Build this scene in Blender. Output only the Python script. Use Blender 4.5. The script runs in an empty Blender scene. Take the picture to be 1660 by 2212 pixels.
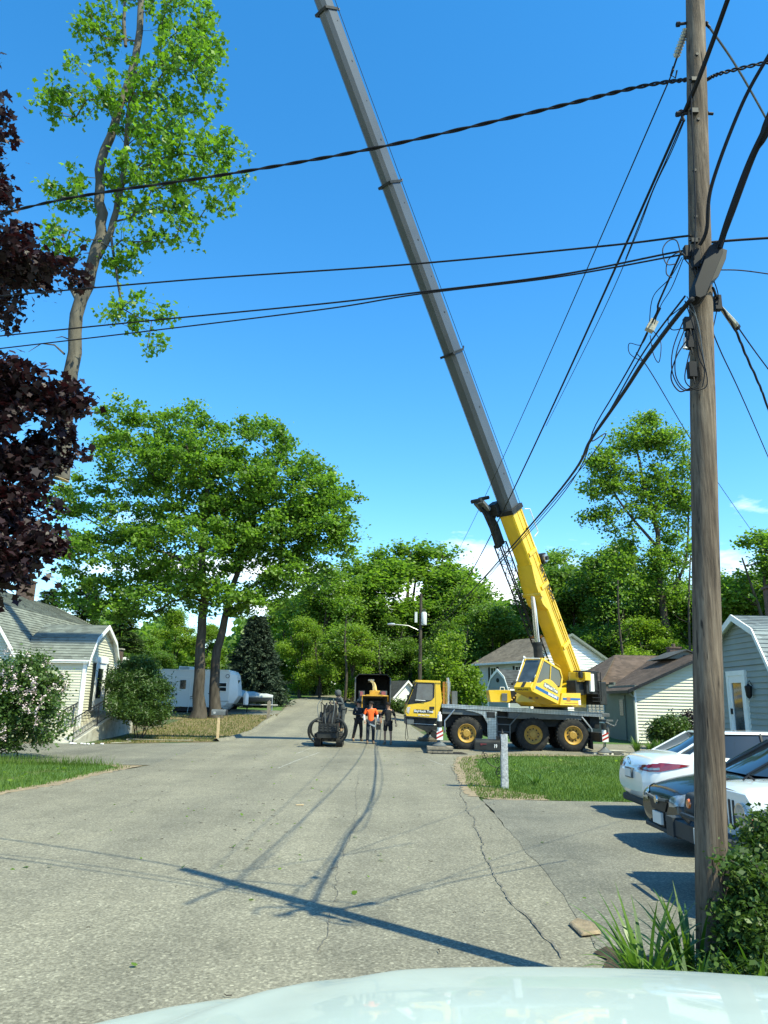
import bpy, bmesh, math, random
import numpy as np
from mathutils import Vector, Matrix
rng = np.random.default_rng(7)
random.seed(7)
R = math.radians
scene = bpy.context.scene
COL = scene.collection

# ------------------------------------------------------------------ camera
FPX, CAMH, PITCH, ROLL = 1620.0, 1.85, R(14.2), 0.020
_f = Vector((0, math.cos(PITCH), math.sin(PITCH)))
_u0 = Vector((0, -math.sin(PITCH), math.cos(PITCH)))
_r0 = Vector((1, 0, 0))
_r = _r0 * math.cos(ROLL) + _u0 * math.sin(ROLL)
_u = _u0 * math.cos(ROLL) - _r0 * math.sin(ROLL)
cam = bpy.data.cameras.new('camera')
cam_ob = bpy.data.objects.new('camera', cam)
COL.objects.link(cam_ob)
cam.sensor_fit = 'VERTICAL'
cam.sensor_height = 24.0
cam.lens = FPX / 2212.0 * 24.0
cam.clip_start = 0.05
cam.clip_end = 1500
M_ = Matrix((( _r.x, _u.x, -_f.x), (_r.y, _u.y, -_f.y), (_r.z, _u.z, -_f.z)))
cam_ob.matrix_world = Matrix.Translation((0, 0, CAMH)) @ M_.to_4x4()
scene.camera = cam_ob

# ------------------------------------------------------------------ sky, sun, exposure
scene.view_settings.view_transform = 'Standard'
scene.view_settings.look = 'None'
scene.view_settings.exposure = 0.85
scene.view_settings.gamma = 1.0
scene.cycles.max_bounces = 6
scene.cycles.transparent_max_bounces = 12
SUNV = Vector((0.59, -0.47, 1.0)).normalized()
sl = bpy.data.lights.new('sun', 'SUN')
sl.energy = 4.6
sl.angle = R(0.53)
sl.color = (1.0, 0.985, 0.73)
so = bpy.data.objects.new('sun', sl)
COL.objects.link(so)
so.rotation_euler = SUNV.to_track_quat('Z', 'Y').to_euler()
so.location = (10, -8, 30)
world = bpy.data.worlds.new('World')
scene.world = world
world.use_nodes = True
wn = world.node_tree
for n in list(wn.nodes):
    wn.nodes.remove(n)
def W(t, **k):
    n = wn.nodes.new(t)
    for a, b in k.items():
        setattr(n, a, b)
    return n
wo = W('ShaderNodeOutputWorld')
bg = W('ShaderNodeBackground')
bg.inputs['Strength'].default_value = 0.15
sky = W('ShaderNodeTexSky', sky_type='NISHITA', sun_disc=False)
sky.sun_elevation = math.asin(SUNV.z)
sky.sun_rotation = math.atan2(SUNV.x, SUNV.y)
sky.air_density = 1.0
sky.dust_density = 0.15
sky.ozone_density = 3.0
hs = W('ShaderNodeHueSaturation')
hs.inputs['Hue'].default_value = 0.494
hs.inputs['Saturation'].default_value = 1.33
hs.inputs['Value'].default_value = 1.16
wn.links.new(sky.outputs[0], hs.inputs['Color'])
# clouds low over the horizon
tc = W('ShaderNodeTexCoord')
sp = W('ShaderNodeSeparateXYZ')
wn.links.new(tc.outputs['Generated'], sp.inputs[0])
mp = W('ShaderNodeMapping')
mp.inputs['Scale'].default_value = (2.6, 2.6, 9.0)
mp.inputs['Location'].default_value = (0.35, 0.1, 0.3)
wn.links.new(tc.outputs['Generated'], mp.inputs[0])
cn = W('ShaderNodeTexNoise')
cn.inputs['Scale'].default_value = 1.6
cn.inputs['Detail'].default_value = 9
cn.inputs['Roughness'].default_value = 0.58
wn.links.new(mp.outputs[0], cn.inputs['Vector'])
band = W('ShaderNodeValToRGB')
band.color_ramp.elements[0].position = 0.0
band.color_ramp.elements[0].color = (0.62, 0.62, 0.62, 1)
e = band.color_ramp.elements[1]; e.position = 0.34; e.color = (0.30, 0.30, 0.30, 1)
e = band.color_ramp.elements.new(0.17); e.color = (0.55, 0.55, 0.55, 1)
wn.links.new(sp.outputs['Z'], band.inputs[0])
ad = W('ShaderNodeMath', operation='ADD')
wn.links.new(cn.outputs['Fac'], ad.inputs[0]); wn.links.new(band.outputs[0], ad.inputs[1])
mr = W('ShaderNodeMapRange')
mr.inputs['From Min'].default_value = 1.05; mr.inputs['From Max'].default_value = 1.20
wn.links.new(ad.outputs[0], mr.inputs['Value'])
mx = W('ShaderNodeMix', data_type='RGBA')
wn.links.new(mr.outputs[0], mx.inputs['Factor'])
wn.links.new(hs.outputs[0], mx.inputs['A'])
mx.inputs['B'].default_value = (6.6, 7.0, 7.2, 1)
wn.links.new(mx.outputs['Result'], bg.inputs['Color'])
wn.links.new(bg.outputs[0], wo.inputs['Surface'])

# ------------------------------------------------------------------ helpers
def at(u, v, Y):
    d = _f + _r * ((u - 830) / FPX) + _u * ((1106 - v) / FPX)
    return Vector((0, 0, CAMH)) + d * (Y / d.y)

def sstep(a, b, x):
    t = min(1, max(0, (x - a) / (b - a)))
    return t * t * (3 - 2 * t)

def G(x, y):
    """height of the terrain"""
    t = max(0.0, y - 31.0)
    t = t * t / (t + 4.0)
    t = min(t, 60.0) if t < 60 else 60.0
    left = sstep(5, -5, x)
    return t * (0.058 * left + 0.022 * (1 - left)) * sstep(240, 60, y)

def tag(o, label=None, cat=None, group=None, kind=None):
    if label: o['label'] = label
    if cat: o['category'] = cat
    if group: o['group'] = group
    if kind: o['kind'] = kind
    return o

def empty(name, loc, rz=0.0, label=None, cat=None, group=None):
    o = bpy.data.objects.new(name, None)
    COL.objects.link(o)
    o.location = loc
    o.rotation_euler = (0, 0, rz)
    o.empty_display_size = 0.2
    return tag(o, label, cat, group)

class MB:
    """collects shapes and links them as one mesh object"""
    def __init__(s):
        s.v = []; s.f = []; s.m = []; s.mats = []
        s.T = Matrix.Identity(4)
    def mi(s, mat):
        if mat not in s.mats: s.mats.append(mat)
        return s.mats.index(mat)
    def add(s, verts, faces, mat):
        b = len(s.v); k = s.mi(mat)
        s.v += [tuple(s.T @ Vector(p)) for p in verts]
        s.f += [tuple(i + b for i in f) for f in faces]
        s.m += [k] * len(faces)
        return s
    def box(s, c, d, mat, rot=None):
        hx, hy, hz = d[0] / 2, d[1] / 2, d[2] / 2
        P = [Vector((a * hx, b * hy, e * hz)) for a in (-1, 1) for b in (-1, 1) for e in (-1, 1)]
        if rot is not None: P = [rot @ p for p in P]
        P = [p + Vector(c) for p in P]
        return s.add(P, [(0, 1, 3, 2), (4, 6, 7, 5), (0, 4, 5, 1), (2, 3, 7, 6), (0, 2, 6, 4), (1, 5, 7, 3)], mat)
    def bx(s, x0, x1, y0, y1, z0, z1, mat):
        return s.box(((x0 + x1) / 2, (y0 + y1) / 2, (z0 + z1) / 2), (x1 - x0, y1 - y0, z1 - z0), mat)
    def tube(s, pts, r, mat, n=8, caps=True):
        pts = [Vector(p) for p in pts]
        if not isinstance(r, (list, tuple)): r = [r] * len(pts)
        V = []; F = []
        up = None
        for i, p in enumerate(pts):
            a = pts[max(0, i - 1)]; b = pts[min(len(pts) - 1, i + 1)]
            d = (b - a)
            if d.length < 1e-9: d = Vector((0, 0, 1))
            d.normalize()
            if up is None:
                up = Vector((0, 0, 1)) if abs(d.z) < 0.9 else Vector((1, 0, 0))
            x = d.cross(up)
            if x.length < 1e-4: x = d.cross(Vector((1, 0.3, 0)))
            x.normalize(); y = x.cross(d).normalized(); up = y
            for k in range(n):
                t = 2 * math.pi * k / n
                V.append(p + x * (r[i] * math.cos(t)) + y * (r[i] * math.sin(t)))
        for i in range(len(pts) - 1):
            for k in range(n):
                k2 = (k + 1) % n
                F.append((i * n + k, i * n + k2, (i + 1) * n + k2, (i + 1) * n + k))
        if caps:
            F.append(tuple(range(n))[::-1]); F.append(tuple((len(pts) - 1) * n + k for k in range(n)))
        return s.add(V, F, mat)
    def cyl(s, a, b, r, mat, n=16, r2=None):
        return s.tube([a, b], [r, r if r2 is None else r2], mat, n)
    def prism(s, poly, axis, a0, a1, mat):
        """polygon in the plane across axis ('x': (y,z), 'y': (x,z), 'z': (x,y)) pushed from a0 to a1"""
        def P(p, a):
            return (a, p[0], p[1]) if axis == 'x' else ((p[0], a, p[1]) if axis == 'y' else (p[0], p[1], a))
        n = len(poly)
        V = [P(p, a0) for p in poly] + [P(p, a1) for p in poly]
        F = [tuple(range(n)), tuple(range(2 * n - 1, n - 1, -1))]
        F += [(i, n + i, n + (i + 1) % n, (i + 1) % n) for i in range(n)]
        return s.add(V, F, mat)
    def ring(s, c, axis, r0, r1, w, mat, n=24):
        """washer: axis unit vector"""
        ax = Vector(axis).normalized()
        x = ax.cross(Vector((0, 0, 1)));
        if x.length < .1: x = Vector((1, 0, 0))
        x.normalize(); y = ax.cross(x)
        V = []; F = []
        for k in range(n):
            t = 2 * math.pi * k / n
            d = x * math.cos(t) + y * math.sin(t)
            for (rr, h) in ((r0, -w / 2), (r1, -w / 2), (r1, w / 2), (r0, w / 2)):
                V.append(Vector(c) + d * rr + ax * h)
        for k in range(n):
            a = 4 * k; b = 4 * ((k + 1) % n)
            for j in range(4):
                F.append((a + j, a + (j + 1) % 4, b + (j + 1) % 4, b + j))
        return s.add(V, F, mat)
    def lathe(s, prof, c, axis, mat, n=24):
        ax = Vector(axis).normalized()
        x = ax.cross(Vector((0, 0, 1)))
        if x.length < .1: x = Vector((1, 0, 0))
        x.normalize(); y = ax.cross(x)
        V = []; F = []; m = len(prof)
        for k in range(n):
            t = 2 * math.pi * k / n
            d = x * math.cos(t) + y * math.sin(t)
            for (rr, h) in prof: V.append(Vector(c) + d * rr + ax * h)
        for k in range(n):
            for j in range(m - 1):
                a = k * m + j; b = ((k + 1) % n) * m + j
                F.append((a, a + 1, b + 1, b))
        return s.add(V, F, mat)
    def grid(s, P, mat, wrap=False):
        """P: rows of points"""
        nr = len(P); nc = len(P[0]); V = [p for row in P for p in row]; F = []
        for i in range(nr - 1):
            for j in range(nc if wrap else nc - 1):
                j2 = (j + 1) % nc
                F.append((i * nc + j, i * nc + j2, (i + 1) * nc + j2, (i + 1) * nc + j))
        return s.add(V, F, mat)
    def build(s, name, parent=None, bevel=0, angle=32, subsurf=0, recalc=True, local=False):
        me = bpy.data.meshes.new(name)
        me.from_pydata(s.v, [], s.f)
        for m in s.mats: me.materials.append(m)
        me.polygons.foreach_set('material_index', s.m)
        if recalc:
            bm = bmesh.new(); bm.from_mesh(me)
            bmesh.ops.recalc_face_normals(bm, faces=bm.faces)
            bm.to_mesh(me); bm.free()
        me.polygons.foreach_set('use_smooth', [True] * len(me.polygons))
        me.update()
        me.set_sharp_from_angle(angle=R(angle))
        o = bpy.data.objects.new(name, me)
        COL.objects.link(o)
        if bevel:
            b = o.modifiers.new('bevel', 'BEVEL'); b.width = bevel; b.segments = 2; b.limit_method = 'ANGLE'; b.angle_limit = R(40)
        if subsurf:
            b = o.modifiers.new('subsurf', 'SUBSURF'); b.levels = subsurf; b.render_levels = subsurf
        if parent is not None:
            o.parent = parent
            if not local:      # shapes were given in world space
                o.matrix_parent_inverse = PMAT(parent).inverted()
        return o

def PMAT(o):
    m = Matrix.Translation(o.location) @ o.rotation_euler.to_matrix().to_4x4() if o.type == 'EMPTY' else Matrix.Identity(4)
    if o.parent is not None:
        return PMAT(o.parent) @ (o.matrix_parent_inverse @ m)
    return m

def copy_tree(o, parent=None):
    c = o.copy(); COL.objects.link(c)
    if parent is not None:
        c.parent = parent; c.matrix_parent_inverse = o.matrix_parent_inverse.copy()
    for ch in [x for x in COL.objects if x.parent == o]: copy_tree(ch, c)
    return c

# ------------------------------------------------------------------ materials
def mat(name, color, rough=0.6, metal=0.0, var=0.12, scale=3.0, bump=0.0, bscale=20.0, spec=0.5, coat=0.0, detail=5, dirt=None, dscale=1.2, damt=0.5, stretch=(1, 1, 1)):
    m = bpy.data.materials.new(name); m.use_nodes = True
    nt = m.node_tree; b = nt.nodes['Principled BSDF']
    b.inputs['Roughness'].default_value = rough
    b.inputs['Metallic'].default_value = metal
    if max(color[:3]) < 0.07 and spec == 0.5: spec = 0.18
    b.inputs['Specular IOR Level'].default_value = spec
    b.inputs['Coat Weight'].default_value = coat
    tc = nt.nodes.new('ShaderNodeTexCoord')
    mp = nt.nodes.new('ShaderNodeMapping'); mp.inputs['Scale'].default_value = stretch
    nt.links.new(tc.outputs['Object'], mp.inputs[0])
    nz = nt.nodes.new('ShaderNodeTexNoise'); nz.inputs['Scale'].default_value = scale; nz.inputs['Detail'].default_value = detail
    nt.links.new(mp.outputs[0], nz.inputs['Vector'])
    rp = nt.nodes.new('ShaderNodeValToRGB')
    c = np.array(color[:3])
    rp.color_ramp.elements[0].position = 0.3; rp.color_ramp.elements[0].color = (*(c * (1 - var)), 1)
    rp.color_ramp.elements[1].position = 0.7; rp.color_ramp.elements[1].color = (*np.minimum(c * (1 + var), 1), 1)
    nt.links.new(nz.outputs['Fac'], rp.inputs[0])
    out = rp.outputs[0]
    if dirt is not None:
        n2 = nt.nodes.new('ShaderNodeTexNoise'); n2.inputs['Scale'].default_value = dscale; n2.inputs['Detail'].default_value = 8
        n2.inputs['Roughness'].default_value = 0.65
        nt.links.new(mp.outputs[0], n2.inputs['Vector'])
        r2 = nt.nodes.new('ShaderNodeMapRange'); r2.inputs['From Min'].default_value = 0.5; r2.inputs['From Max'].default_value = 0.72
        r2.inputs['To Max'].default_value = damt
        nt.links.new(n2.outputs['Fac'], r2.inputs['Value'])
        mx = nt.nodes.new('ShaderNodeMix'); mx.data_type = 'RGBA'
        nt.links.new(r2.outputs[0], mx.inputs['Factor']); nt.links.new(out, mx.inputs['A']); mx.inputs['B'].default_value = (*dirt, 1)
        out = mx.outputs['Result']
    nt.links.new(out, b.inputs['Base Color'])
    if bump:
        n3 = nt.nodes.new('ShaderNodeTexNoise'); n3.inputs['Scale'].default_value = bscale; n3.inputs['Detail'].default_value = 6
        nt.links.new(mp.outputs[0], n3.inputs['Vector'])
        bp = nt.nodes.new('ShaderNodeBump'); bp.inputs['Strength'].default_value = bump; bp.inputs['Distance'].default_value = 0.02
        nt.links.new(n3.outputs['Fac'], bp.inputs['Height']); nt.links.new(bp.outputs[0], b.inputs['Normal'])
    m.diffuse_color = (*color[:3], 1)
    return m

def leafmat(name, c1, c2, trans=0.35, tcol=None, rough=0.45, spec=0.4):
    m = bpy.data.materials.new(name); m.use_nodes = True
    nt = m.node_tree; b = nt.nodes['Principled BSDF']; out = nt.nodes['Material Output']
    at_ = nt.nodes.new('ShaderNodeAttribute'); at_.attribute_name = 'rnd'
    rp = nt.nodes.new('ShaderNodeValToRGB')
    rp.color_ramp.elements[0].color = (*c1, 1); rp.color_ramp.elements[1].color = (*c2, 1)
    nt.links.new(at_.outputs['Fac'], rp.inputs[0])
    nt.links.new(rp.outputs[0], b.inputs['Base Color'])
    b.inputs['Roughness'].default_value = rough; b.inputs['Specular IOR Level'].default_value = spec
    tr = nt.nodes.new('ShaderNodeBsdfTranslucent')
    mul = nt.nodes.new('ShaderNodeMix'); mul.data_type = 'RGBA'; mul.blend_type = 'MULTIPLY'; mul.inputs['Factor'].default_value = 1
    nt.links.new(rp.outputs[0], mul.inputs['A']); mul.inputs['B'].default_value = (*(tcol or (1.5, 1.65, 0.8)), 1)
    nt.links.new(mul.outputs['Result'], tr.inputs['Color'])
    ms = nt.nodes.new('ShaderNodeMixShader'); ms.inputs[0].default_value = trans
    nt.links.new(b.outputs[0], ms.inputs[1]); nt.links.new(tr.outputs[0], ms.inputs[2]); nt.links.new(ms.outputs[0], out.inputs['Surface'])
    return m

def ramp(nt, src, stops):
    r = nt.nodes.new('ShaderNodeValToRGB')
    while len(r.color_ramp.elements) < len(stops): r.color_ramp.elements.new(0.5)
    for el, (p, c) in zip(r.color_ramp.elements, stops): el.position = p; el.color = (*c, 1)
    nt.links.new(src, r.inputs[0]); return r.outputs[0]
def noise(nt, scale, detail=5, rough=0.5, vec=None, dist=0.0):
    n = nt.nodes.new('ShaderNodeTexNoise'); n.inputs['Scale'].default_value = scale; n.inputs['Detail'].default_value = detail
    n.inputs['Roughness'].default_value = rough; n.inputs['Distortion'].default_value = dist
    if vec is not None: nt.links.new(vec, n.inputs['Vector'])
    return n.outputs['Fac']
def mixc(nt, fac, a, b, mode='MIX'):
    m = nt.nodes.new('ShaderNodeMix'); m.data_type = 'RGBA'; m.blend_type = mode
    if isinstance(fac, (int, float)): m.inputs['Factor'].default_value = fac
    else: nt.links.new(fac, m.inputs['Factor'])
    for k, x in (('A', a), ('B', b)):
        if isinstance(x, tuple): m.inputs[k].default_value = (*x, 1)
        else: nt.links.new(x, m.inputs[k])
    return m.outputs['Result']
def newmat(name, rough=0.8):
    m = bpy.data.materials.new(name); m.use_nodes = True
    nt = m.node_tree; b = nt.nodes['Principled BSDF']; b.inputs['Roughness'].default_value = rough
    tc = nt.nodes.new('ShaderNodeTexCoord')
    return m, nt, b, tc.outputs['Object']
def bumpn(nt, b, h, strength=0.3, dist=0.01):
    bp = nt.nodes.new('ShaderNodeBump'); bp.inputs['Strength'].default_value = strength; bp.inputs['Distance'].default_value = dist
    nt.links.new(h, bp.inputs['Height']); nt.links.new(bp.outputs[0], b.inputs['Normal'])

# asphalt: pale worn aggregate, tar patches, fine stones
def asphalt(name, dark, lite, stain):
    m, nt, b, oc = newmat(name, 0.85)
    b.inputs['Specular IOR Level'].default_value = 0.25
    fine = ramp(nt, noise(nt, 38, 4, 0.75, oc), [(0.34, dark), (0.52, tuple((d + l) / 2 for d, l in zip(dark, lite))), (0.68, lite)])
    vor = nt.nodes.new('ShaderNodeTexVoronoi'); vor.inputs['Scale'].default_value = 48; nt.links.new(oc, vor.inputs['Vector'])
    st = ramp(nt, vor.outputs['Color'], [(0.0, (0.50,) * 3), (0.75, (1.0,) * 3), (1.0, (1.75,) * 3)])
    c = mixc(nt, 0.75, fine, st, 'MULTIPLY')
    big = ramp(nt, noise(nt, 0.35, 6, 0.6, oc), [(0.38, stain), (0.56, (1, 1, 1)), (0.75, (1.12, 1.1, 1.05))])
    c = mixc(nt, 0.7, c, big, 'MULTIPLY')
    ln = nt.nodes.new('ShaderNodeMapping'); ln.inputs['Scale'].default_value = (1.0, 0.06, 1); nt.links.new(oc, ln.inputs[0])
    c = mixc(nt, 0.8, c, ramp(nt, noise(nt, 0.9, 5, 0.55, ln.outputs[0]), [(0.35, (0.80, 0.80, 0.80)), (0.65, (1.10, 1.09, 1.06))]), 'MULTIPLY')
    c = mixc(nt, 0.9, c, ramp(nt, noise(nt, 0.8, 7, 0.7, oc, 1.5), [(0.30, (0.78, 0.78, 0.79)), (0.40, (1, 1, 1))]), 'MULTIPLY')
    med = ramp(nt, noise(nt, 2.3, 5, 0.6, oc, 0.4), [(0.3, (0.82, 0.82, 0.82)), (0.6, (1.05, 1.05, 1.05))])
    c = mixc(nt, 0.6, c, med, 'MULTIPLY')
    nt.links.new(c, b.inputs['Base Color'])
    bumpn(nt, b, noise(nt, 60, 3, 0.7, oc), 0.5, 0.008)
    return m
M = {}
M['road'] = asphalt('road_asphalt', (0.155, 0.146, 0.108), (0.345, 0.322, 0.245), (0.80, 0.80, 0.80))
M['drive'] = asphalt('driveway_asphalt', (0.135, 0.130, 0.102), (0.30, 0.285, 0.225), (0.68, 0.70, 0.72))
def grassm(name, greens, dry, dryamt):
    m, nt, b, oc = newmat(name, 0.9)
    g = ramp(nt, noise(nt, 14, 6, 0.7, oc), [(0.3, greens[0]), (0.5, greens[1]), (0.72, greens[2])])
    d = ramp(nt, noise(nt, 0.55, 5, 0.6, oc), [(dryamt, (1, 1, 1)), (dryamt + 0.12, (0, 0, 0))])
    c = mixc(nt, d, g, dry)
    p = ramp(nt, noise(nt, 60, 2, 0.6, oc), [(0.3, (0.7,) * 3), (0.7, (1.25,) * 3)])
    c = mixc(nt, 0.8, c, p, 'MULTIPLY')
    nt.links.new(c, b.inputs['Base Color'])
    bumpn(nt, b, noise(nt, 40, 4, 0.7, oc), 0.8, 0.03)
    return m
M['ground'] = grassm('ground_soil', ((0.03, 0.05, 0.015), (0.05, 0.085, 0.022), (0.08, 0.11, 0.03)), (0.13, 0.10, 0.055), 0.42)
M['lawn'] = grassm('lawn_grass', ((0.04, 0.085, 0.012), (0.065, 0.135, 0.018), (0.095, 0.17, 0.03)), (0.15, 0.14, 0.05), 0.30)
M['drylawn'] = grassm('dry_lawn', ((0.05, 0.085, 0.015), (0.08, 0.125, 0.025), (0.12, 0.145, 0.04)), (0.19, 0.14, 0.06), 0.60)
M['dirt'] = mat('sandy_soil', (0.26, 0.20, 0.125), 0.95, var=0.3, scale=9, bump=0.6, bscale=50, dirt=(0.12, 0.09, 0.05), dscale=5)
M['blade'] = leafmat('grass_blades', (0.045, 0.10, 0.012), (0.14, 0.22, 0.04), 0.3, (1.4, 1.5, 0.6), 0.6, 0.2)
M['blade_dry'] = leafmat('dry_grass_blades', (0.045, 0.10, 0.015), (0.17, 0.17, 0.05), 0.3, (1.4, 1.3, 0.8), 0.7, 0.2)
M['bark'] = mat('tree_bark', (0.065, 0.055, 0.043), 0.95, var=0.45, scale=6, bump=1.0, bscale=14, stretch=(1, 1, 0.25))
M['bark_light'] = mat('maple_bark', (0.10, 0.09, 0.07), 0.95, var=0.45, scale=5, bump=1.0, bscale=14, stretch=(1, 1, 0.3))
M['cutwood'] = mat('cut_wood', (0.55, 0.40, 0.22), 0.8, var=0.15, scale=12)
M['oakleaf'] = leafmat('oak_leaves', (0.065, 0.14, 0.02), (0.20, 0.33, 0.045), 0.5)
M['mapleleaf'] = leafmat('bright_maple_leaves', (0.05, 0.14, 0.015), (0.20, 0.34, 0.03), 0.45)
M['purpleleaf'] = leafmat('purple_maple_leaves', (0.010, 0.006, 0.008), (0.034, 0.015, 0.018), 0.16, (2.0, 0.7, 0.8), 0.5, 0.35)
M['woodleaf'] = leafmat('woodland_leaves', (0.075, 0.15, 0.02), (0.20, 0.31, 0.045), 0.5)
M['woodleaf2'] = leafmat('woodland_leaves_yellow', (0.09, 0.17, 0.016), (0.24, 0.33, 0.04), 0.5)
M['darkleaf'] = leafmat('dark_woodland_leaves', (0.06, 0.125, 0.02), (0.15, 0.24, 0.04), 0.47)
M['needle'] = leafmat('spruce_needles', (0.022, 0.042, 0.024), (0.065, 0.092, 0.058), 0.12, (1, 1.2, 1), 0.7, 0.2)
M['hemlock'] = leafmat('hemlock_needles', (0.035, 0.065, 0.018), (0.085, 0.13, 0.035), 0.2, (1.2, 1.3, 0.7), 0.7, 0.2)
M['bushleaf'] = leafmat('bush_leaves', (0.025, 0.06, 0.010), (0.09, 0.15, 0.03), 0.30)
M['lilacleaf'] = leafmat('lilac_leaves', (0.035, 0.08, 0.018), (0.11, 0.18, 0.045), 0.30)
M['blossom'] = mat('faded_lilac_blossom', (0.62, 0.50, 0.50), 0.8, var=0.2, scale=8)
M['glossleaf'] = leafmat('glossy_privet_leaves', (0.018, 0.05, 0.008), (0.10, 0.16, 0.03), 0.25, None, 0.45, 0.25)
M['daylily'] = leafmat('daylily_leaves', (0.04, 0.10, 0.012), (0.13, 0.22, 0.03), 0.35, None, 0.4, 0.5)
# ------------------------------------------------------------------ ground, road, lawns
def cut_sheet(name, polys, dz, material, label=None, kind='structure', step=1.0, zf=None):
    bm = bmesh.new()
    for poly in polys:
        vs = [bm.verts.new((p[0], p[1], 0)) for p in poly]
        bm.faces.new(vs)
    bmesh.ops.triangulate(bm, faces=bm.faces[:])
    xs = [v.co.x for v in bm.verts]; ys = [v.co.y for v in bm.verts]
    for k in range(math.ceil(min(xs) / step), math.floor(max(xs) / step) + 1):
        bmesh.ops.bisect_plane(bm, geom=bm.verts[:] + bm.edges[:] + bm.faces[:], plane_co=(k * step, 0, 0), plane_no=(1, 0, 0), dist=1e-5)
    for k in range(math.ceil(min(ys) / step), math.floor(max(ys) / step) + 1):
        bmesh.ops.bisect_plane(bm, geom=bm.verts[:] + bm.edges[:] + bm.faces[:], plane_co=(0, k * step, 0), plane_no=(0, 1, 0), dist=1e-5)
    for v in bm.verts: v.co.z = G(v.co.x, v.co.y) + dz
    bmesh.ops.recalc_face_normals(bm, faces=bm.faces)
    for f in bm.faces:
        if f.normal.z < 0: f.normal_flip()
        f.smooth = True
    me = bpy.data.meshes.new(name); bm.to_mesh(me); bm.free()
    me.materials.append(material)
    o = bpy.data.objects.new(name, me); COL.objects.link(o)
    return tag(o, label, None, None, kind)

def ragged(poly, step=0.3, amp=0.05):
    out = []
    n = len(poly)
    for i in range(n):
        a = Vector(poly[i]); b = Vector(poly[(i + 1) % n]); L = (b - a).length
        if L > 60: out.append(tuple(a)); continue
        k = max(1, int(L / step)); t = (b - a) / max(L, 1e-6); nrm = Vector((-t.y, t.x))
        for j in range(k):
            p = a + (b - a) * (j / k)
            if j: p = p + nrm * random.gauss(0, amp)
            out.append((p.x, p.y))
    return out

# one sheet that reaches the horizon
xs = [-900, -500, -300, -200, -140, -100] + list(range(-80, 81, 1)) + [100, 140, 200, 300, 500, 900]
ys = [-60, -20, 0] + list(range(4, 121, 1)) + [140, 170, 210, 260, 350, 500, 900, 1300]
gm = MB(); gm.grid([[(x, y, G(x, y)) for x in xs] for y in ys], M['ground'])
g_ = gm.build('ground', angle=180); tag(g_, None, None, None, 'structure')

road_poly = [(1.6, -12), (1.75, 6.2), (1.95, 9), (1.98, 12), (2.0, 15.7), (2.02, 16.6), (1.95, 19), (2.2, 23), (2.75, 27.4), (4.2, 29.8), (14.5, 30.2), (14.5, 37.2), (2.9, 37.4),
             (2.3, 41), (1.9, 50), (1.8, 60), (2.6, 68), (8, 75), (20, 80), (20, 88), (0, 84), (-6, 74), (-7.6, 66), (-7.0, 58), (-6.4, 48), (-6.1, 38.5), (-6.5, 34.4),
             (-6.9, 33.2), (-6.35, 21.9), (-6.45, 21.2), (-6.72, 19.5), (-6.8, 17), (-7.2, 14.8), (-7.9, 10), (-8.0, -12)]
cut_sheet('road', [ragged(road_poly, 0.4, 0.025)], 0.020, M['road'])
cut_sheet('driveway_right', [ragged([(1.72, 6.1), (3.4, 6.0), (14, 5.6), (14, 15.72), (2.05, 15.72), (1.9, 9)], 0.4, 0.02)], 0.0245, M['drive'])
cut_sheet('driveway_left', [ragged([(-6.15, 22.0), (-13, 22.2), (-20, 22.4), (-20, 30.4), (-12.4, 30.6), (-10, 31.6), (-6.6, 33.3)], 0.4, 0.05)], 0.012, M['drive'])
cut_sheet('driveway_far_left', [ragged([(-6.6, 49.5), (-6.7, 53.5), (-22, 55), (-22, 50)], 0.5, 0.06)], 0.014, M['drive'])
lawn_right = [(2.05, 15.85), (14, 15.9), (14, 29.9), (4.4, 29.6), (2.95, 27.4), (2.45, 24.5), (2.3, 21), (2.0, 18)]
cut_sheet('lawn_right', [ragged(lawn_right, 0.25, 0.05)], 0.010, M['lawn'])
cut_sheet('lawn_right_back', [ragged([(14.6, 29.9), (40, 29), (40, 70), (2.4, 62), (2.2, 50), (2.6, 41), (3.1, 37.6), (14.6, 37.4)], 0.5, 0.06)], 0.010, M['lawn'])
lawn_left = [(-6.6, 21.15), (-6.85, 19.4), (-6.92, 17), (-7.35, 14.8), (-8.05, 10), (-8.2, -6), (-30, -6), (-30, 22.3), (-13, 22.1), (-7.2, 21.8)]
cut_sheet('lawn_left', [ragged(lawn_left, 0.25, 0.06)], 0.016, M['lawn'])
lawn_far = [(-6.7, 34.6), (-6.25, 38.5), (-6.5, 48), (-6.6, 49.4), (-22, 49.8), (-22, 46), (-11.4, 45), (-11.4, 31.2), (-8.2, 33.2), (-7.2, 33.4)]
cut_sheet('dry_lawn', [ragged(lawn_far, 0.3, 0.06)], 0.012, M['drylawn'])
cut_sheet('lawn_far_left', [ragged([(-6.9, 53.7), (-7.8, 66), (-6.4, 74), (-30, 90), (-40, 60), (-22, 55.2)], 0.5, 0.06)], 0.012, M['lawn'])
cut_sheet('sandy_verge', [ragged([(1.8, 16.2), (2.3, 15.72), (3.4, 15.78), (3.5, 16.5), (2.85, 17.2), (2.55, 18.5), (2.75, 21), (2.95, 24), (3.3, 26.8), (4.6, 28.6), (8, 29.4), (8.2, 30), (4.2, 30.0), (2.75, 27.6), (2.15, 23), (1.92, 19)], 0.2, 0.05)], 0.026, M['dirt'])
M['bedsoil'] = mat('dark_bed_soil', (0.055, 0.042, 0.028), 0.95, var=0.4, scale=12, bump=0.8, bscale=40)
cut_sheet('plant_bed', [ragged([(1.66, 6.35), (1.80, 6.5), (1.98, 6.35), (2.15, 6.05), (4.2, 5.8), (4.2, -2), (1.75, -2), (1.62, 5.9)], 0.12, 0.03)], 0.034, M['bedsoil'])
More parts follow.
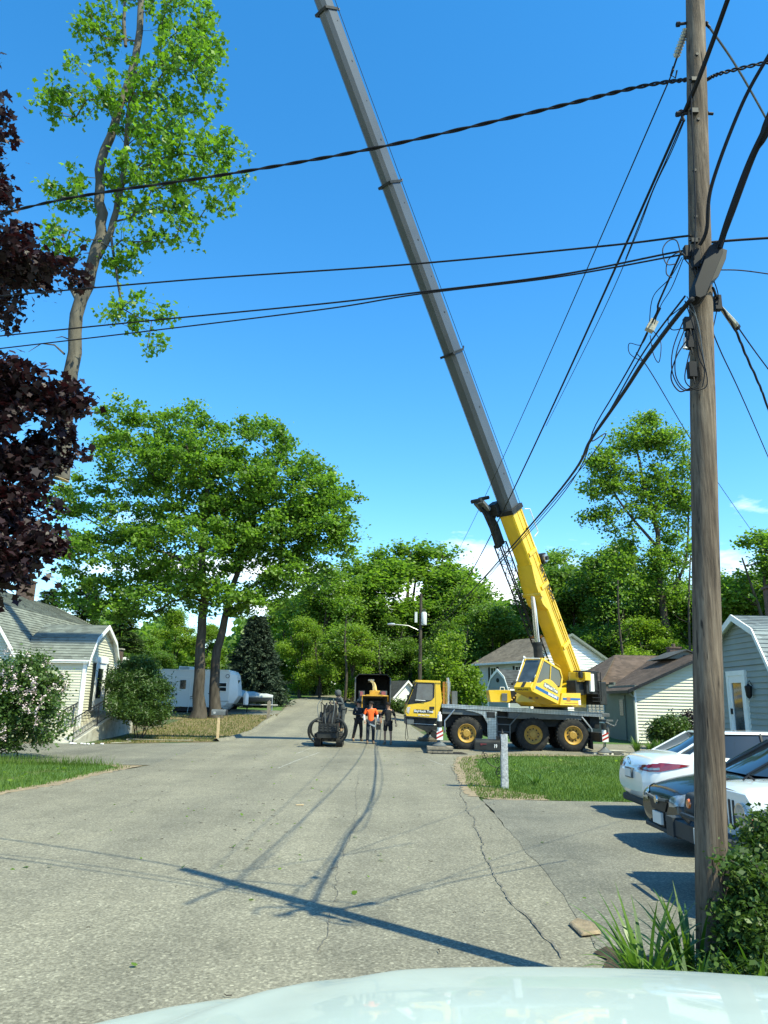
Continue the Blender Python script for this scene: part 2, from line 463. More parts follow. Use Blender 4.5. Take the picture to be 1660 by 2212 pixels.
cut_sheet('lawn_edge_soil', [ragged([(-6.5, 21.7), (-6.68, 19.5), (-6.74, 17), (-7.12, 14.8), (-7.85, 10), (-8.25, 10), (-7.45, 14.8), (-7.12, 17), (-7.05, 19.5), (-6.9, 21.0), (-7.4, 21.7), (-9.5, 21.9), (-9.5, 22.15)], 0.15, 0.05)], 0.024, M['dirt'])
# asphalt berm along the far left edge of the road
bb = MB()
bp_ = [(-7.0, 33.6), (-6.62, 34.4), (-6.2, 38.5), (-6.45, 44), (-6.5, 48.5)]
prof = [(-0.16, 0.0), (-0.10, 0.10), (0.02, 0.12), (0.16, 0.0)]
rows = []
for i in range(len(bp_) - 1):
    for k in range(8):
        t = k / 8; x = bp_[i][0] * (1 - t) + bp_[i + 1][0] * t; y = bp_[i][1] * (1 - t) + bp_[i + 1][1] * t
        j = random.uniform(0.85, 1.15)
        rows.append([(x + p[0] * j, y, G(x, y) + 0.015 + p[1] * j) for p in prof])
bb.grid(rows, M['road']); tag(bb.build('road_kerb', angle=60), None, None, None, 'structure')

# cracks and old tar lines in the road surface
M['crack'] = mat('crack_dark', (0.12, 0.112, 0.092), 0.95, var=0.4, scale=12)
M['chalk'] = mat('faded_chalk', (0.42, 0.42, 0.38), 0.9, var=0.2, scale=12)
def crack(mb, px, w, jit, material, dz=0.026):
    P = []
    for (u, v) in px:
        d = at(u, v, 10.0) - Vector((0, 0, CAMH)); t = -CAMH / d.z; P.append((d.x * t, d.y * t))
    pts = []
    for i in range(len(P) - 1):
        a = Vector(P[i]); b = Vector(P[i + 1]); n = max(2, int((b - a).length / 0.07))
        for k in range(n): pts.append(a + (b - a) * (k / n))
    wob = Vector((0, 0)); L = []; Rr = []
    for i, p in enumerate(pts):
        wob = wob * 0.93 + Vector((random.gauss(0, jit), random.gauss(0, jit * .4)))
        q = p + wob; ww = w * random.uniform(0.25, 1.3)
        L.append((q.x - ww, q.y, G(q.x, q.y) + dz)); Rr.append((q.x + ww, q.y, G(q.x, q.y) + dz))
    mb.grid([L, Rr], material)
cb = MB()
crack(cb, [(975, 1655), (1000, 1712), (1022, 1770), (1040, 1812), (1060, 1880), (1100, 1950), (1150, 2010), (1215, 2085)], 0.008, 0.010, M['crack'], 0.034)
crack(cb, [(776, 1665), (774, 1695), (760, 1778), (741, 1844), (730, 1888), (721, 1948), (710, 1998), (688, 2075)], 0.004, 0.012, M['crack'])
crack(cb, [(560, 1625), (420, 1650), (330, 1672), (215, 1700)], 0.006, 0.02, M['crack'])
crack(cb, [(250, 1750), (420, 1700), (560, 1655)], 0.004, 0.02, M['crack'])
tag(cb.build('road_cracks'), None, None, None, 'structure')
cb = MB()
crack(cb, [(690, 1627), (640, 1645), (600, 1662)], 0.015, 0.002, M['chalk'])
crack(cb, [(920, 1640), (960, 1655)], 0.013, 0.002, M['chalk'])
crack(cb, [(720, 1601), (670, 1618), (640, 1630)], 0.015, 0.002, M['chalk'])
tag(cb.build('road_chalk_marks'), None, None, None, 'structure')

# ------------------------------------------------------------------ leaves and grass
def fast_mesh(name, V, k, rnd, material, ngon=True):
    """V: (N*k,3) vertices, one face of k vertices after another"""
    n = len(V) // k
    me = bpy.data.meshes.new(name)
    me.vertices.add(len(V)); me.vertices.foreach_set('co', V.astype(np.float32).ravel())
    me.loops.add(n * k); me.polygons.add(n)
    me.loops.foreach_set('vertex_index', np.arange(n * k, dtype=np.int32))
    me.polygons.foreach_set('loop_start', np.arange(0, n * k, k, dtype=np.int32))
    a = me.attributes.new('rnd', 'FLOAT', 'FACE'); a.data.foreach_set('value', rnd.astype(np.float32))
    me.materials.append(material)
    me.update(calc_edges=True)
    return me
SH = {
    'quad': np.array([(0, 0), (0.33, 0.45), (0, 1), (-0.33, 0.45)]),
    'wide': np.array([(0, 0), (0.45, 0.35), (0.28, 0.85), (0, 1.0), (-0.28, 0.85), (-0.45, 0.35)]),
    'maple': np.array([(0, 0), (0.30, -0.02), (0.26, 0.18), (0.56, 0.42), (0.30, 0.52), (0.20, 0.66), (0.0, 1.0), (-0.20, 0.66), (-0.30, 0.52), (-0.56, 0.42), (-0.26, 0.18), (-0.30, -0.02)]),
    'needle': np.array([(-0.05, 0), (0.05, 0), (0.03, 1), (-0.03, 1)]),
    'spray': np.array([(0, 0), (0.16, 0.3), (0.10, 0.8), (0, 1), (-0.10, 0.8), (-0.16, 0.3)]),
}
def leaves(name, P, size, material, shape='quad', up=0.5, rnd=None, dirs=None, fold=0.18):
    N = len(P); S = SH[shape]; k = len(S)
    nrm = rng.normal(size=(N, 3)); nrm[:, 2] = np.abs(nrm[:, 2]) + up
    nrm /= np.linalg.norm(nrm, axis=1)[:, None]
    d = rng.normal(size=(N, 3)) if dirs is None else dirs + rng.normal(size=(N, 3)) * 0.45
    d -= nrm * (d * nrm).sum(1)[:, None]; d /= np.linalg.norm(d, axis=1)[:, None] + 1e-9
    x = np.cross(d, nrm)
    s = size * rng.uniform(0.5, 1.4, N)
    V = P[:, None, :] + x[:, None, :] * (S[None, :, 0:1] * s[:, None, None]) + d[:, None, :] * (S[None, :, 1:2] * s[:, None, None]) \
        - nrm[:, None, :] * ((np.abs(S[None, :, 0:1]) + S[None, :, 1:2] ** 2 * 0.6) * (s * fold)[:, None, None])
    if rnd is None: rnd = rng.uniform(0, 1, N)
    return fast_mesh(name, V.reshape(-1, 3), k, np.clip(rnd, 0, 1), material)

def obj(name, me, parent=None, loc=None):
    o = bpy.data.objects.new(name, me); COL.objects.link(o)
    if parent is not None: o.parent = parent
    if loc is not None: o.location = loc
    return o

def blob_points(blobs, n, outer=2.0, flat=1.0):
    w = np.array([b[3] * b[4] * b[5] for b in blobs]); w = w ** 0.85; w /= w.sum()
    idx = rng.choice(len(blobs), n, p=w)
    B = np.array([b[:6] for b in blobs])[idx]
    d = rng.normal(size=(n, 3)); d /= np.linalg.norm(d, axis=1)[:, None]
    r = rng.uniform(0, 1, n) ** (1 / (3.0 * outer / 2.0 + 0.5))
    return B[:, :3] + d * B[:, 3:6] * r[:, None]

def skeleton(trunks, C, rtip=0.012, minidx=0.35, lift=0.12, pathw=0.22, maxr=None, power=0.46, seg=1.2, jit=0.10):
    """trunks: list of (points, radii).  Links every cluster centre to the nearest limb."""
    pos = []; par = []; plen = []; fixr = {}; ok = []
    for (pts, rad) in trunks:
        n = len(pts)
        for i, p in enumerate(pts):
            pos.append(np.array(p, float)); par.append(len(pos) - 2 if i else -1)
            plen.append(0 if i == 0 else plen[-1] + np.linalg.norm(pos[-1] - pos[-2]) * 0.3)
            fixr[len(pos) - 1] = rad[i]; ok.append(i / (n - 1) >= minidx)
    nt = len(pos)
    allt = np.array([p for p, o in zip(pos, ok) if o])
    order = np.argsort([np.min(np.linalg.norm(allt - c, axis=1)) for c in C])
    P = np.zeros((nt + len(C) * 6, 3)); P[:nt] = pos; L = np.zeros(len(P)); L[:nt] = plen
    OK = np.zeros(len(P), bool); OK[:nt] = ok
    par = list(par); n = nt; ends = []
    for ci in order:
        c = C[ci]
        d = c - P[:n]; dist = np.linalg.norm(d, axis=1)
        cost = dist + pathw * L[:n] + np.where(d[:, 2] < -0.2 * dist, 0.6 * dist, 0) + np.where(OK[:n], 0, 1e6)
        j = int(np.argmin(cost)); a = P[j].copy(); D = dist[j]
        k = int(min(5, max(1, round(D / seg))))
        prev = j
        for s in range(1, k + 1):
            t = s / k
            q = a + (c - a) * t + np.array([0, 0, lift * D * math.sin(math.pi * t)])
            if s < k: q = q + rng.normal(size=3) * jit * D / k * 1.4
            P[n] = q; par.append(prev); L[n] = L[prev] + np.linalg.norm(q - P[prev]); OK[n] = True
            prev = n; n += 1
        ends.append((ci, prev))
    cnt = np.zeros(n)
    for _, e in ends:
        while e != -1: cnt[e] += 1; e = par[e]
    rad = rtip * np.maximum(cnt, 1) ** power
    for i in range(nt, n):
        r = par[i]
        if r < nt: rad[i] = min(rad[i], fixr[r] * 0.75)
    for i in range(nt, n):
        rad[i] = min(rad[i], rad[par[i]] if par[i] >= nt else fixr[par[i]])
    for i in range(nt): rad[i] = fixr[i]
    return P[:n], par, rad, nt

def limbs_mesh(mb, P, par, rad, nt, material, minr=0.0):
    for i in range(nt, len(P)):
        j = par[i]
        r0 = rad[j] if j >= nt else min(rad[i] * 1.3, rad[j])
        if rad[i] < minr: continue
        n = 8 if rad[i] > 0.1 else (5 if rad[i] > 0.035 else 3)
        mb.tube([P[j], P[i]], [min(r0, rad[i] * 1.5), rad[i]], material, n, caps=False)

def smooth_line(pts, n):
    pts = [Vector(p) for p in pts]; out = []
    for i in range(len(pts) - 1):
        p0 = pts[max(0, i - 1)]; p1 = pts[i]; p2 = pts[i + 1]; p3 = pts[min(len(pts) - 1, i + 2)]
        for k in range(n):
            t = k / n
            out.append(0.5 * ((2 * p1) + (p2 - p0) * t + (2 * p0 - 5 * p1 + 4 * p2 - p3) * t * t + (3 * p1 - p0 - 3 * p2 + p3) * t ** 3))
    out.append(pts[-1]); return out

def make_tree(name, label, cat, base, trunks, blobs, nclus, perc, sig, leafsize, lm, bark, shape='quad', group=None, rtip=0.012,
              minidx=0.35, lift=0.12, outer=2.0, up=0.5, flat=0.6, scatter=0.12, minr=0.0, clumpvar=0.5, hang=0.0, cutends=None, extra=None, droop=0.0, seg=1.2):
    """coordinates relative to base; returns an Empty with trunk and crown"""
    root = empty(name, base, 0, label, cat, group)
    C = blob_points(blobs, nclus, outer)
    TR = []
    for (pts, r0, r1) in trunks:
        sp_ = smooth_line(pts, 4)
        for i in range(1, len(sp_) - 1): sp_[i] = sp_[i] + Vector(rng.normal(size=3) * r0 * 0.12)
        n = len(sp_); rr = [r0 + (r1 - r0) * (i / (n - 1)) ** 0.8 for i in range(n)]
        if pts[0][2] < 0.3 and cutends is None: rr[0] *= 1.45; rr[1] *= 1.12
        TR.append(([tuple(p) for p in sp_], rr))
    P, par, rad, nt = skeleton(TR, C, rtip, minidx, lift, seg=seg)
    mb = MB()
    for (pts, rr) in TR: mb.tube(pts, rr, bark, 12)
    limbs_mesh(mb, P, par, rad, nt, bark, minr)
    if extra: extra(mb)
    mb.build('trunk', root, angle=60, recalc=False, local=True)
    # leaves around twig ends, some along outer limbs
    N = nclus * perc
    ci = np.repeat(np.arange(nclus), perc)
    csz = rng.uniform(0.6, 1.35, nclus)
    off = rng.normal(size=(N, 3)) * np.array([1, 1, flat]) * sig * csz[ci][:, None]
    Q = C[ci] + off
    if droop: Q[:, 2] -= droop * (off[:, 0] ** 2 + off[:, 1] ** 2)
    ns = int(N * scatter)
    if ns:
        ii = rng.integers(nt, len(P), ns); Q = np.vstack([Q, P[ii] + rng.normal(size=(ns, 3)) * sig * 0.45])
        ci = np.concatenate([ci, rng.integers(0, nclus, ns)])
    crnd = rng.uniform(0, 1, nclus)
    rnd = rng.uniform(0, 1, len(Q)) * (1 - clumpvar) + crnd[ci] * clumpvar
    me = leaves('crown', Q, leafsize, lm, shape, up, rnd)
    obj('crown', me, root)
    return root

def blades(name, poly_fn, xr, yr, n, h, w, material, label):
    x = rng.uniform(*xr, n); y = 1.0 / rng.uniform(1.0 / yr[1], 1.0 / yr[0], n)
    keep = np.array([poly_fn(a, b) for a, b in zip(x, y)]); x = x[keep]; y = y[keep]; n = len(x)
    z = np.array([G(a, b) for a, b in zip(x, y)]) + 0.008
    th = rng.uniform(0, math.pi, n); hh = h * rng.uniform(0.5, 1.4, n)
    le = rng.normal(size=(n, 2)) * hh[:, None] * 0.35
    V = np.zeros((n, 3, 3)); dx = np.cos(th) * w; dy = np.sin(th) * w
    V[:, 0] = np.stack([x - dx, y - dy, z], 1); V[:, 1] = np.stack([x + dx, y + dy, z], 1)
    V[:, 2] = np.stack([x + le[:, 0], y + le[:, 1], z + hh], 1)
    pn = 0.5 + 0.25 * np.sin(x * 1.7 + 1.3 * np.sin(y * .9)) + 0.25 * np.sin(y * 1.1 + 2.0 * np.sin(x * .6 + 1))
    me = fast_mesh(name, V.reshape(-1, 3), 3, np.clip(pn * .6 + rng.uniform(0, .45, n), 0, 1), material)
    return tag(obj(name, me), label, 'grass', None, 'stuff')

def inpoly(poly, shrink=0):
    def f(x, y):
        c = False; j = len(poly) - 1
        for i in range(len(poly)):
            if ((poly[i][1] > y) != (poly[j][1] > y)) and x < (poly[j][0] - poly[i][0]) * (y - poly[i][1]) / (poly[j][1] - poly[i][1]) + poly[i][0]: c = not c
            j = i
        return c
    return f
blades('lawn_blades', inpoly(lawn_right), (2, 14), (15.7, 30), 60000, 0.075, 0.009, M['blade'], 'short green grass of the lawn beside the granite mailbox post')
blades('lawn_blades', inpoly(lawn_left), (-20, -6.6), (13, 22.2), 45000, 0.09, 0.009, M['blade'], 'grass of the small lawn under the lilac bush at left')
blades('unmown_grass', inpoly([(-20, 21.4), (-7.8, 21.2), (-7.2, 21.8), (-20, 22.3)]), (-20, -7.2), (21.1, 22.3), 7000, 0.24, 0.008, M['blade'], 'taller unmown grass along the edge of the left driveway')
blades('dry_grass', inpoly(lawn_far), (-22, -6), (31, 50), 30000, 0.09, 0.014, M['blade_dry'], 'patchy brown and green grass of the lawn below the camping trailer')
blades('verge_tufts', inpoly([(2.0, 15.7), (4, 15.8), (3.4, 17.5), (2.9, 20), (3.1, 25), (4.6, 29), (2.6, 27.5), (2.1, 23), (1.95, 18)]), (1.8, 5), (15.7, 29), 3500, 0.05, 0.009, M['blade_dry'], 'sparse dry tufts in the sandy verge by the road')
# ------------------------------------------------------------------ the trees
def rel(base, pts): return [tuple(Vector(p) - Vector(base)) for p in pts]
def blob(base, u, v, Y, rx, ry, rz):
    p = at(u, v, Y) - Vector(base); return (p.x, p.y, p.z, rx, ry, rz)

# big oak, two trunks that read as two trees growing from one foot
Yo = 46.0
b0 = Vector((at(428, 1550, Yo).x, Yo, G(-10.7, Yo) - 0.05))
P = lambda u, v, Y=Yo: tuple(at(u, v, Y) - b0)
bl = [blob(b0, 290, 1000, Yo, 2.8, 2.8, 1.9), blob(b0, 265, 900, Yo, 1.7, 1.7, 1.1), blob(b0, 420, 925, Yo, 2.6, 2.6, 1.2), blob(b0, 400, 1010, Yo, 2.8, 3.2, 1.5),
      blob(b0, 180, 1075, Yo, 2.4, 2.4, 1.1), blob(b0, 110, 1140, Yo, 1.1, 1.3, 0.7), blob(b0, 240, 1210, Yo, 3.2, 2.6, 1.4), blob(b0, 190, 1290, Yo, 1.9, 2, 0.7),
      blob(b0, 430, 1190, Yo, 3.4, 3.5, 2.3), blob(b0, 350, 1285, Yo, 3.0, 3, 1.1), blob(b0, 290, 1130, Yo, 2.2, 2.4, 1.2), blob(b0, 350, 1100, Yo, 2, 2, 1.2), blob(b0, 150, 1180, Yo, 1.5, 1.6, .7), blob(b0, 250, 1320, Yo, 1.6, 2, .5), blob(b0, 490, 1290, Yo, 2.3, 2.6, 0.9)]
oak1 = make_tree('oak_tree', 'big spreading green oak with straight trunk before the camping trailer, left of its twin', 'tree', b0,
    [([(0, 0, 0), P(432, 1430), P(440, 1300), P(438, 1180), P(445, 1060), P(400, 960)], 0.40, 0.09), ([P(438, 1240), P(370, 1200), P(270, 1165), P(190, 1120)], 0.15, 0.04),
     ([P(440, 1150), P(380, 1090), P(310, 1000)], 0.15, 0.04)],
    [b[:5] + (b[5] * 1.25,) for b in bl], 600, 85, 0.33, 0.18, M['oakleaf'], M['bark'], 'wide', None, 0.012, 0.30, flat=0.55, outer=2.6, clumpvar=.65)
b1 = Vector((at(462, 1550, Yo).x, Yo + 0.5, G(-10.2, Yo) - 0.05))
P = lambda u, v, Y=Yo + .5: tuple(at(u, v, Y) - b1)
Y1 = Yo + .5
bl = [blob(b1, 560, 960, Y1, 2.4, 2.4, 1.4), blob(b1, 640, 1050, Y1, 2.9, 3, 1.6), blob(b1, 720, 1080, Y1, 1.8, 2, 1.4), blob(b1, 700, 1160, Y1, 2.2, 2.4, 1.2),
      blob(b1, 580, 1150, Y1, 3.0, 3, 2.0), blob(b1, 640, 1240, Y1, 2.2, 2.4, 0.9), blob(b1, 500, 1040, Y1, 2.6, 3, 1.7), blob(b1, 565, 1300, Y1, 2.2, 2.2, 0.8), blob(b1, 640, 1130, Y1, 2.4, 2.4, 1.2), blob(b1, 500, 1130, Y1, 2.2, 2.4, 1.4), blob(b1, 750, 1150, Y1, 1.1, 1.4, 0.8)]
oak2 = make_tree('oak_tree', 'big green oak whose trunk leans right, right of its twin before the trailer', 'tree', b1,
    [([(0, 0, 0), P(466, 1430), P(486, 1340), P(512, 1240), P(545, 1120), P(590, 1020)], 0.36, 0.07), ([P(500, 1290), P(560, 1260), P(640, 1225)], 0.14, 0.05), ([P(525, 1200), P(600, 1150), P(700, 1120)], 0.13, 0.04)],
    [b[:5] + (b[5] * 1.25,) for b in bl], 540, 85, 0.33, 0.18, M['oakleaf'], M['bark'], 'wide', None, 0.012, 0.30, flat=0.55, outer=2.6, clumpvar=.65)

# the top of a maple hanging from the crane hook
Yl = 18.0
tb = at(133, 1035, Yl)
P = lambda u, v, Y=Yl: tuple(at(u, v, Y) - tb)
bl = [blob(tb, 215, 60, Yl, 0.75, .9, 0.7), blob(tb, 390, 60, Yl, 1.1, 1.3, 1.3), blob(tb, 400, 170, Yl, 1.2, 1.4, 1.0), blob(tb, 160, 200, Yl, 0.75, .9, 0.9), blob(tb, 105, 225, Yl, 0.55, .6, 0.4),
      blob(tb, 320, 240, Yl, 1.2, 1.4, 1.3), blob(tb, 390, 330, Yl, 1.3, 1.3, 0.7), blob(tb, 490, 350, Yl, 0.9, 1.1, 0.5), blob(tb, 480, 420, Yl, 0.55, .8, 0.45), blob(tb, 150, 410, Yl, 0.7, .9, 0.7),
      blob(tb, 370, 480, Yl, 0.9, 1.1, 0.8), blob(tb, 290, 520, Yl, 0.75, .9, 0.8), blob(tb, 140, 520, Yl, 0.5, .7, 0.5), blob(tb, 265, 560, Yl, .5, .6, .5), blob(tb, 300, 680, Yl, 1.15, 1.0, 0.42), blob(tb, 345, 735, Yl, 0.5, .6, 0.3),
      blob(tb, 300, -110, Yl, 1.5, 1.6, 1.4), blob(tb, 320, 400, Yl, 1.2, 1.2, 1.0), blob(tb, 540, 400, Yl, .3, .4, .12), blob(tb, 455, 120, Yl, .4, .5, .8), blob(tb, 240, 650, Yl, .45, .5, .2)]
def stubs(mb):
    mb.cyl((-0.004, 0, -0.012), (0.0, 0, 0.004), 0.21, M['cutwood'], 14)
    mb.tube([P(168, 650), P(155, 625), P(152, 600)], [0.06, 0.05, 0.04], M['bark_light'], 8)
    mb.tube([P(140, 765), P(118, 745), P(90, 742), P(62, 760)], [0.03, 0.022, 0.015, 0.006], M['bark_light'], 5)
    mb.tube([P(155, 735), P(135, 727), P(120, 730)], [0.02, 0.015, 0.006], M['bark_light'], 5)
    mb.tube([P(272, 100), P(268, 50), P(270, 5)], [0.05, 0.055, 0.04], M['bark_light'], 7)
lift = make_tree('lifted_tree', 'sawn off leafy maple top hanging in the air above the houses, cut end down', 'tree', tb,
    [([(0, 0, 0), P(150, 850), P(168, 680), P(205, 560), P(222, 480), P(215, 390), P(235, 300), P(285, 160), P(300, 60), P(310, -60)], 0.20, 0.085),
     ([P(212, 555), P(245, 480), P(265, 380), P(278, 250), P(292, 160)], 0.10, 0.06), ([P(238, 500), P(250, 580), P(262, 650)], 0.04, 0.03)],
    bl, 700, 19, 0.115, 0.125, M['mapleleaf'], M['bark_light'], 'maple', None, 0.0055, 0.22, lift=-0.02, outer=1.8, up=0.25, flat=0.9, scatter=0.10, cutends=True, extra=stubs, seg=0.45)

# purple maple at the left edge
Yp = 13.0
pb = Vector((-10.6, Yp + 0.5, -0.05))
P = lambda u, v, Y=Yp: tuple(at(u, v, Y) - pb)
bl = [blob(pb, -75, 230, Yp, .75, 1.3, 0.4), blob(pb, -85, 330, Yp, .9, 1.4, 0.55), blob(pb, -60, 450, Yp, 1.05, 1.5, 0.6), blob(pb, -30, 560, Yp, 1.0, 1.3, 0.5), blob(pb, 60, 575, Yp, .5, .8, .25), blob(pb, 125, 590, Yp, 0.42, .6, 0.28),
      blob(pb, -25, 655, Yp, .45, 0.8, 0.32), blob(pb, 30, 860, Yp, 0.95, 1.3, 0.55), blob(pb, 150, 865, Yp, 0.4, .5, 0.16), blob(pb, 50, 950, Yp, 0.95, 1.3, 0.6), blob(pb, 10, 1050, Yp, .95, 1.3, 0.65),
      blob(pb, 20, 1160, Yp, .85, 1.1, 0.6), blob(pb, -5, 1235, Yp, .7, 1, 0.38), blob(pb, -230, 430, Yp, 1.5, 2, 2.0), blob(pb, -240, 930, Yp, 1.6, 2.2, 1.5), blob(pb, -230, 1100, Yp, 1.8, 2.2, 1.8), blob(pb, 90, 1190, Yp, .3, .4, .3), blob(pb, -110, 90, Yp, .8, 1.2, .5)]
make_tree('purple_maple_tree', 'dark purple leaved maple reaching in from the left edge of the photo', 'tree', pb,
    [([(0, 0, 0), (0.1, 0, 2.2), (0.0, 0, 5), (0.3, -.2, 8.5), (0.5, -.4, 12)], 0.30, 0.07)],
    bl, 850, 60, 0.15, 0.135, M['purpleleaf'], M['bark'], 'maple', None, 0.006, 0.25, outer=2.0, up=0.3, flat=0.8, scatter=0.08, seg=.6)

# ---- woodland trees: a few grown once, then copied
def wood_variant(name, label, lm, seed_blobs, nclus, perc, h=16.0, bark=None, sig=0.46, leaf=0.22, forks=2, shape='wide', flat=.8):
    tr = [([(0, 0, 0), (0.1, 0, h * 0.3), (-0.15, .1, h * 0.6), (0.1, 0, h * 0.9)], 0.26, 0.05)]
    for k in range(forks):
        a = rng.uniform(0, 6.28); z = h * rng.uniform(0.25, 0.45)
        tr.append(([(0, 0, z), (math.cos(a) * 1.0, math.sin(a) * 1.0, z + h * 0.18), (math.cos(a) * 2.2, math.sin(a) * 2.2, z + h * 0.40)], 0.15, 0.05))
    return make_tree(name, label, 'tree', (0, 0, 0), tr, seed_blobs, nclus, perc, sig, leaf, lm, bark or M['bark'], shape, None, 0.016, 0.2, flat=flat, outer=2.2, minr=0.014)
def rblobs(h, w, n, z0=0.35, top=0.9):
    out = []
    for i in range(n):
        t = (i + 0.5) / n; z = h * (z0 + (top - z0) * t); a = rng.uniform(0, 6.28)
        r = w * (0.55 + 0.45 * math.sin(math.pi * min(1, t * 1.05))) * rng.uniform(0.35, 0.75)
        if i == n - 1: r = 0
        s = w * rng.uniform(0.30, 0.52)
        out.append((math.cos(a) * r, math.sin(a) * r, z, s, s, s * 0.62))
    return out
VAR = {}
VAR['broad'] = lambda l: wood_variant('woodland_tree', l, M['woodleaf'], rblobs(16, 4.6, 17, .14), 300, 100)
VAR['yellow'] = lambda l: wood_variant('woodland_tree', l, M['woodleaf2'], rblobs(16, 4.0, 15, .10), 280, 100)
VAR['dark'] = lambda l: wood_variant('woodland_tree', l, M['darkleaf'], rblobs(16, 4.6, 16, .08), 300, 100)
VAR['open'] = lambda l: wood_variant('tall_open_tree', l, M['woodleaf'], rblobs(16, 3.6, 12, .36, .93), 240, 80, sig=0.40)
def hemlock_tree(label):
    root = empty('hemlock_tree', (0, 0, 0), 0, label, 'tree'); mb = MB(); h = 15.0
    mb.tube([(0, 0, 0), (0, 0, h * .5), (0, 0, h)], [0.24, 0.14, 0.02], M['bark'], 8)
    pts = []; dr = []
    for i in range(170):
        z = h * (0.08 + 0.9 * (i / 170)); L = 3.6 * (1 - z / h) ** 0.75 * rng.uniform(0.6, 1.1) + 0.25; a = rng.uniform(0, 6.28)
        d = np.array([math.cos(a), math.sin(a), 0.0]); tip = d * L + np.array([0, 0, z + 0.12 * L])
        mb.tube([(0, 0, z), tuple((np.array([0, 0, z]) + tip) / 2 + np.array([0, 0, .1 * L])), tuple(tip)], [0.035, 0.022, 0.008], M['bark'], 3, caps=False)
        k = int(50 + L * 50); t = rng.uniform(0.15, 1.08, k) ** .8
        q = np.array([0, 0, z]) + (tip - np.array([0, 0, z])) * t[:, None] + rng.normal(size=(k, 3)) * np.array([.20, .20, .10]) * (0.5 + L * .25)
        q[:, 2] -= 0.10 * t ** 2 * L
        pts.append(q); dr.append(np.tile(d + np.array([0, 0, -.25]), (k, 1)))
    mb.build('trunk', root, angle=60, recalc=False, local=True)
    Q = np.vstack(pts); D = np.vstack(dr)
    obj('crown', leaves('crown', Q, 0.34, M['hemlock'], 'spray', .8, None, D), root)
    return root
VAR['hemlock'] = hemlock_tree
firsts = {}
def wood(kind, u, vtop, Y, label, wide=1.0, group='trees behind the houses', rz=None, name=None):
    top = at(u, vtop, Y); g = G(top.x, Y) - 0.1; h = top.z - g
    if kind not in firsts: r = firsts[kind] = VAR[kind](label)
    else: r = copy_tree(firsts[kind])
    s = h / (15.3 if kind != 'hemlock' else 15.0)
    r.location = (top.x, Y, g); r.rotation_euler = (0, 0, rz if rz is not None else rng.uniform(0, 6.28)); r.scale = (s * wide, s * wide, s)
    tag(r, label, 'tree', group); return r
WL = [
 ('hemlock', 190, 1252, 66, 'feathery evergreen above the ridge of the left gambrel house, leftmost of three', 1.5),
 ('hemlock', 268, 1290, 72, 'feathery evergreen right of the tallest one behind the left house', 1.5),
 ('hemlock', 110, 1270, 74, 'feathery evergreen behind the brick chimney of the left house', 1.5),
 ('yellow', 385, 1312, 84, 'yellow green tree seen left of the oak trunks under the cloud gap', 1.1),
 ('broad', 320, 1372, 80, 'rounded tree behind the brown roofed house at far left', 1.2),
 ('dark', 345, 1405, 59, 'small dark tree standing over the camping trailer roof', 1.25),
 ('yellow', 452, 1345, 88, 'pale tree seen between the oak trunks and the spruce', 1.1),
 ('yellow', 620, 1290, 80, 'light green tree rising right behind the dark spruce', 1.0),
 ('yellow', 655, 1330, 70, 'bright young tree above the white camper at the road bend', 1.1),
 ('broad', 700, 1222, 76, 'tall broad green tree above the skid steer loader', 1.15),
 ('broad', 775, 1200, 82, 'tallest rounded green tree left of the far street lamp', 1.2),
 ('yellow', 765, 1345, 68, 'yellow green tree right above the chip truck', 1.25),
 ('dark', 840, 1330, 78, 'shaded tree directly behind the far street lamp pole', 1.15),
 ('open', 885, 1172, 84, 'tall loose crowned tree behind the far utility pole', 1.5),
 ('open', 955, 1180, 88, 'tall open tree against the cloud left of the crane boom', 1.4),
 ('broad', 1010, 1262, 80, 'green tree just left of the lattice jib', 1.2),
 ('dark', 960, 1340, 74, 'dark tree above the small white gabled house', 1.3),
 ('dark', 1060, 1300, 72, 'dark tree right behind the crane jib and grey house', 1.3),
 ('broad', 1165, 1235, 78, 'green tree showing right of the yellow boom', 1.25),
 ('dark', 1240, 1215, 76, 'dark green tree above the peak of the grey two storey house', 1.25),
 ('open', 1215, 1190, 84, 'open branched tree between the boom and the tall right tree', 1.0),
 ('dark', 1330, 1170, 70, 'broad dark tree over the brown roofed house', 1.15),
 ('broad', 1420, 1215, 66, 'green tree over the chimney of the brown roofed house', 1.1),
 ('dark', 1300, 1290, 66, 'low dark tree filling behind the brown hip roof', 1.3),
 ('yellow', 1390, 1330, 60, 'sunlit yellowish tree just above the brown roof ridge', 1.2),
 ('broad', 1560, 1240, 62, 'green tree showing right of the near utility pole', 1.1),
 ('open', 1640, 1150, 56, 'sparse tree at the right edge above the grey gambrel house', 1.2),
 ('dark', 1700, 1200, 60, 'dark tree beyond the right edge behind the gambrel house', 1.3),
 ('yellow', 545, 1400, 82, 'pale tree filling behind the spruce', 1.4),
 ('dark', 20, 1330, 70, 'dark tree behind the left house near the photo edge', 1.6),
]
for (k, u, v, Y, l, w_) in WL: wood(k, u, v, Y, l, w_)
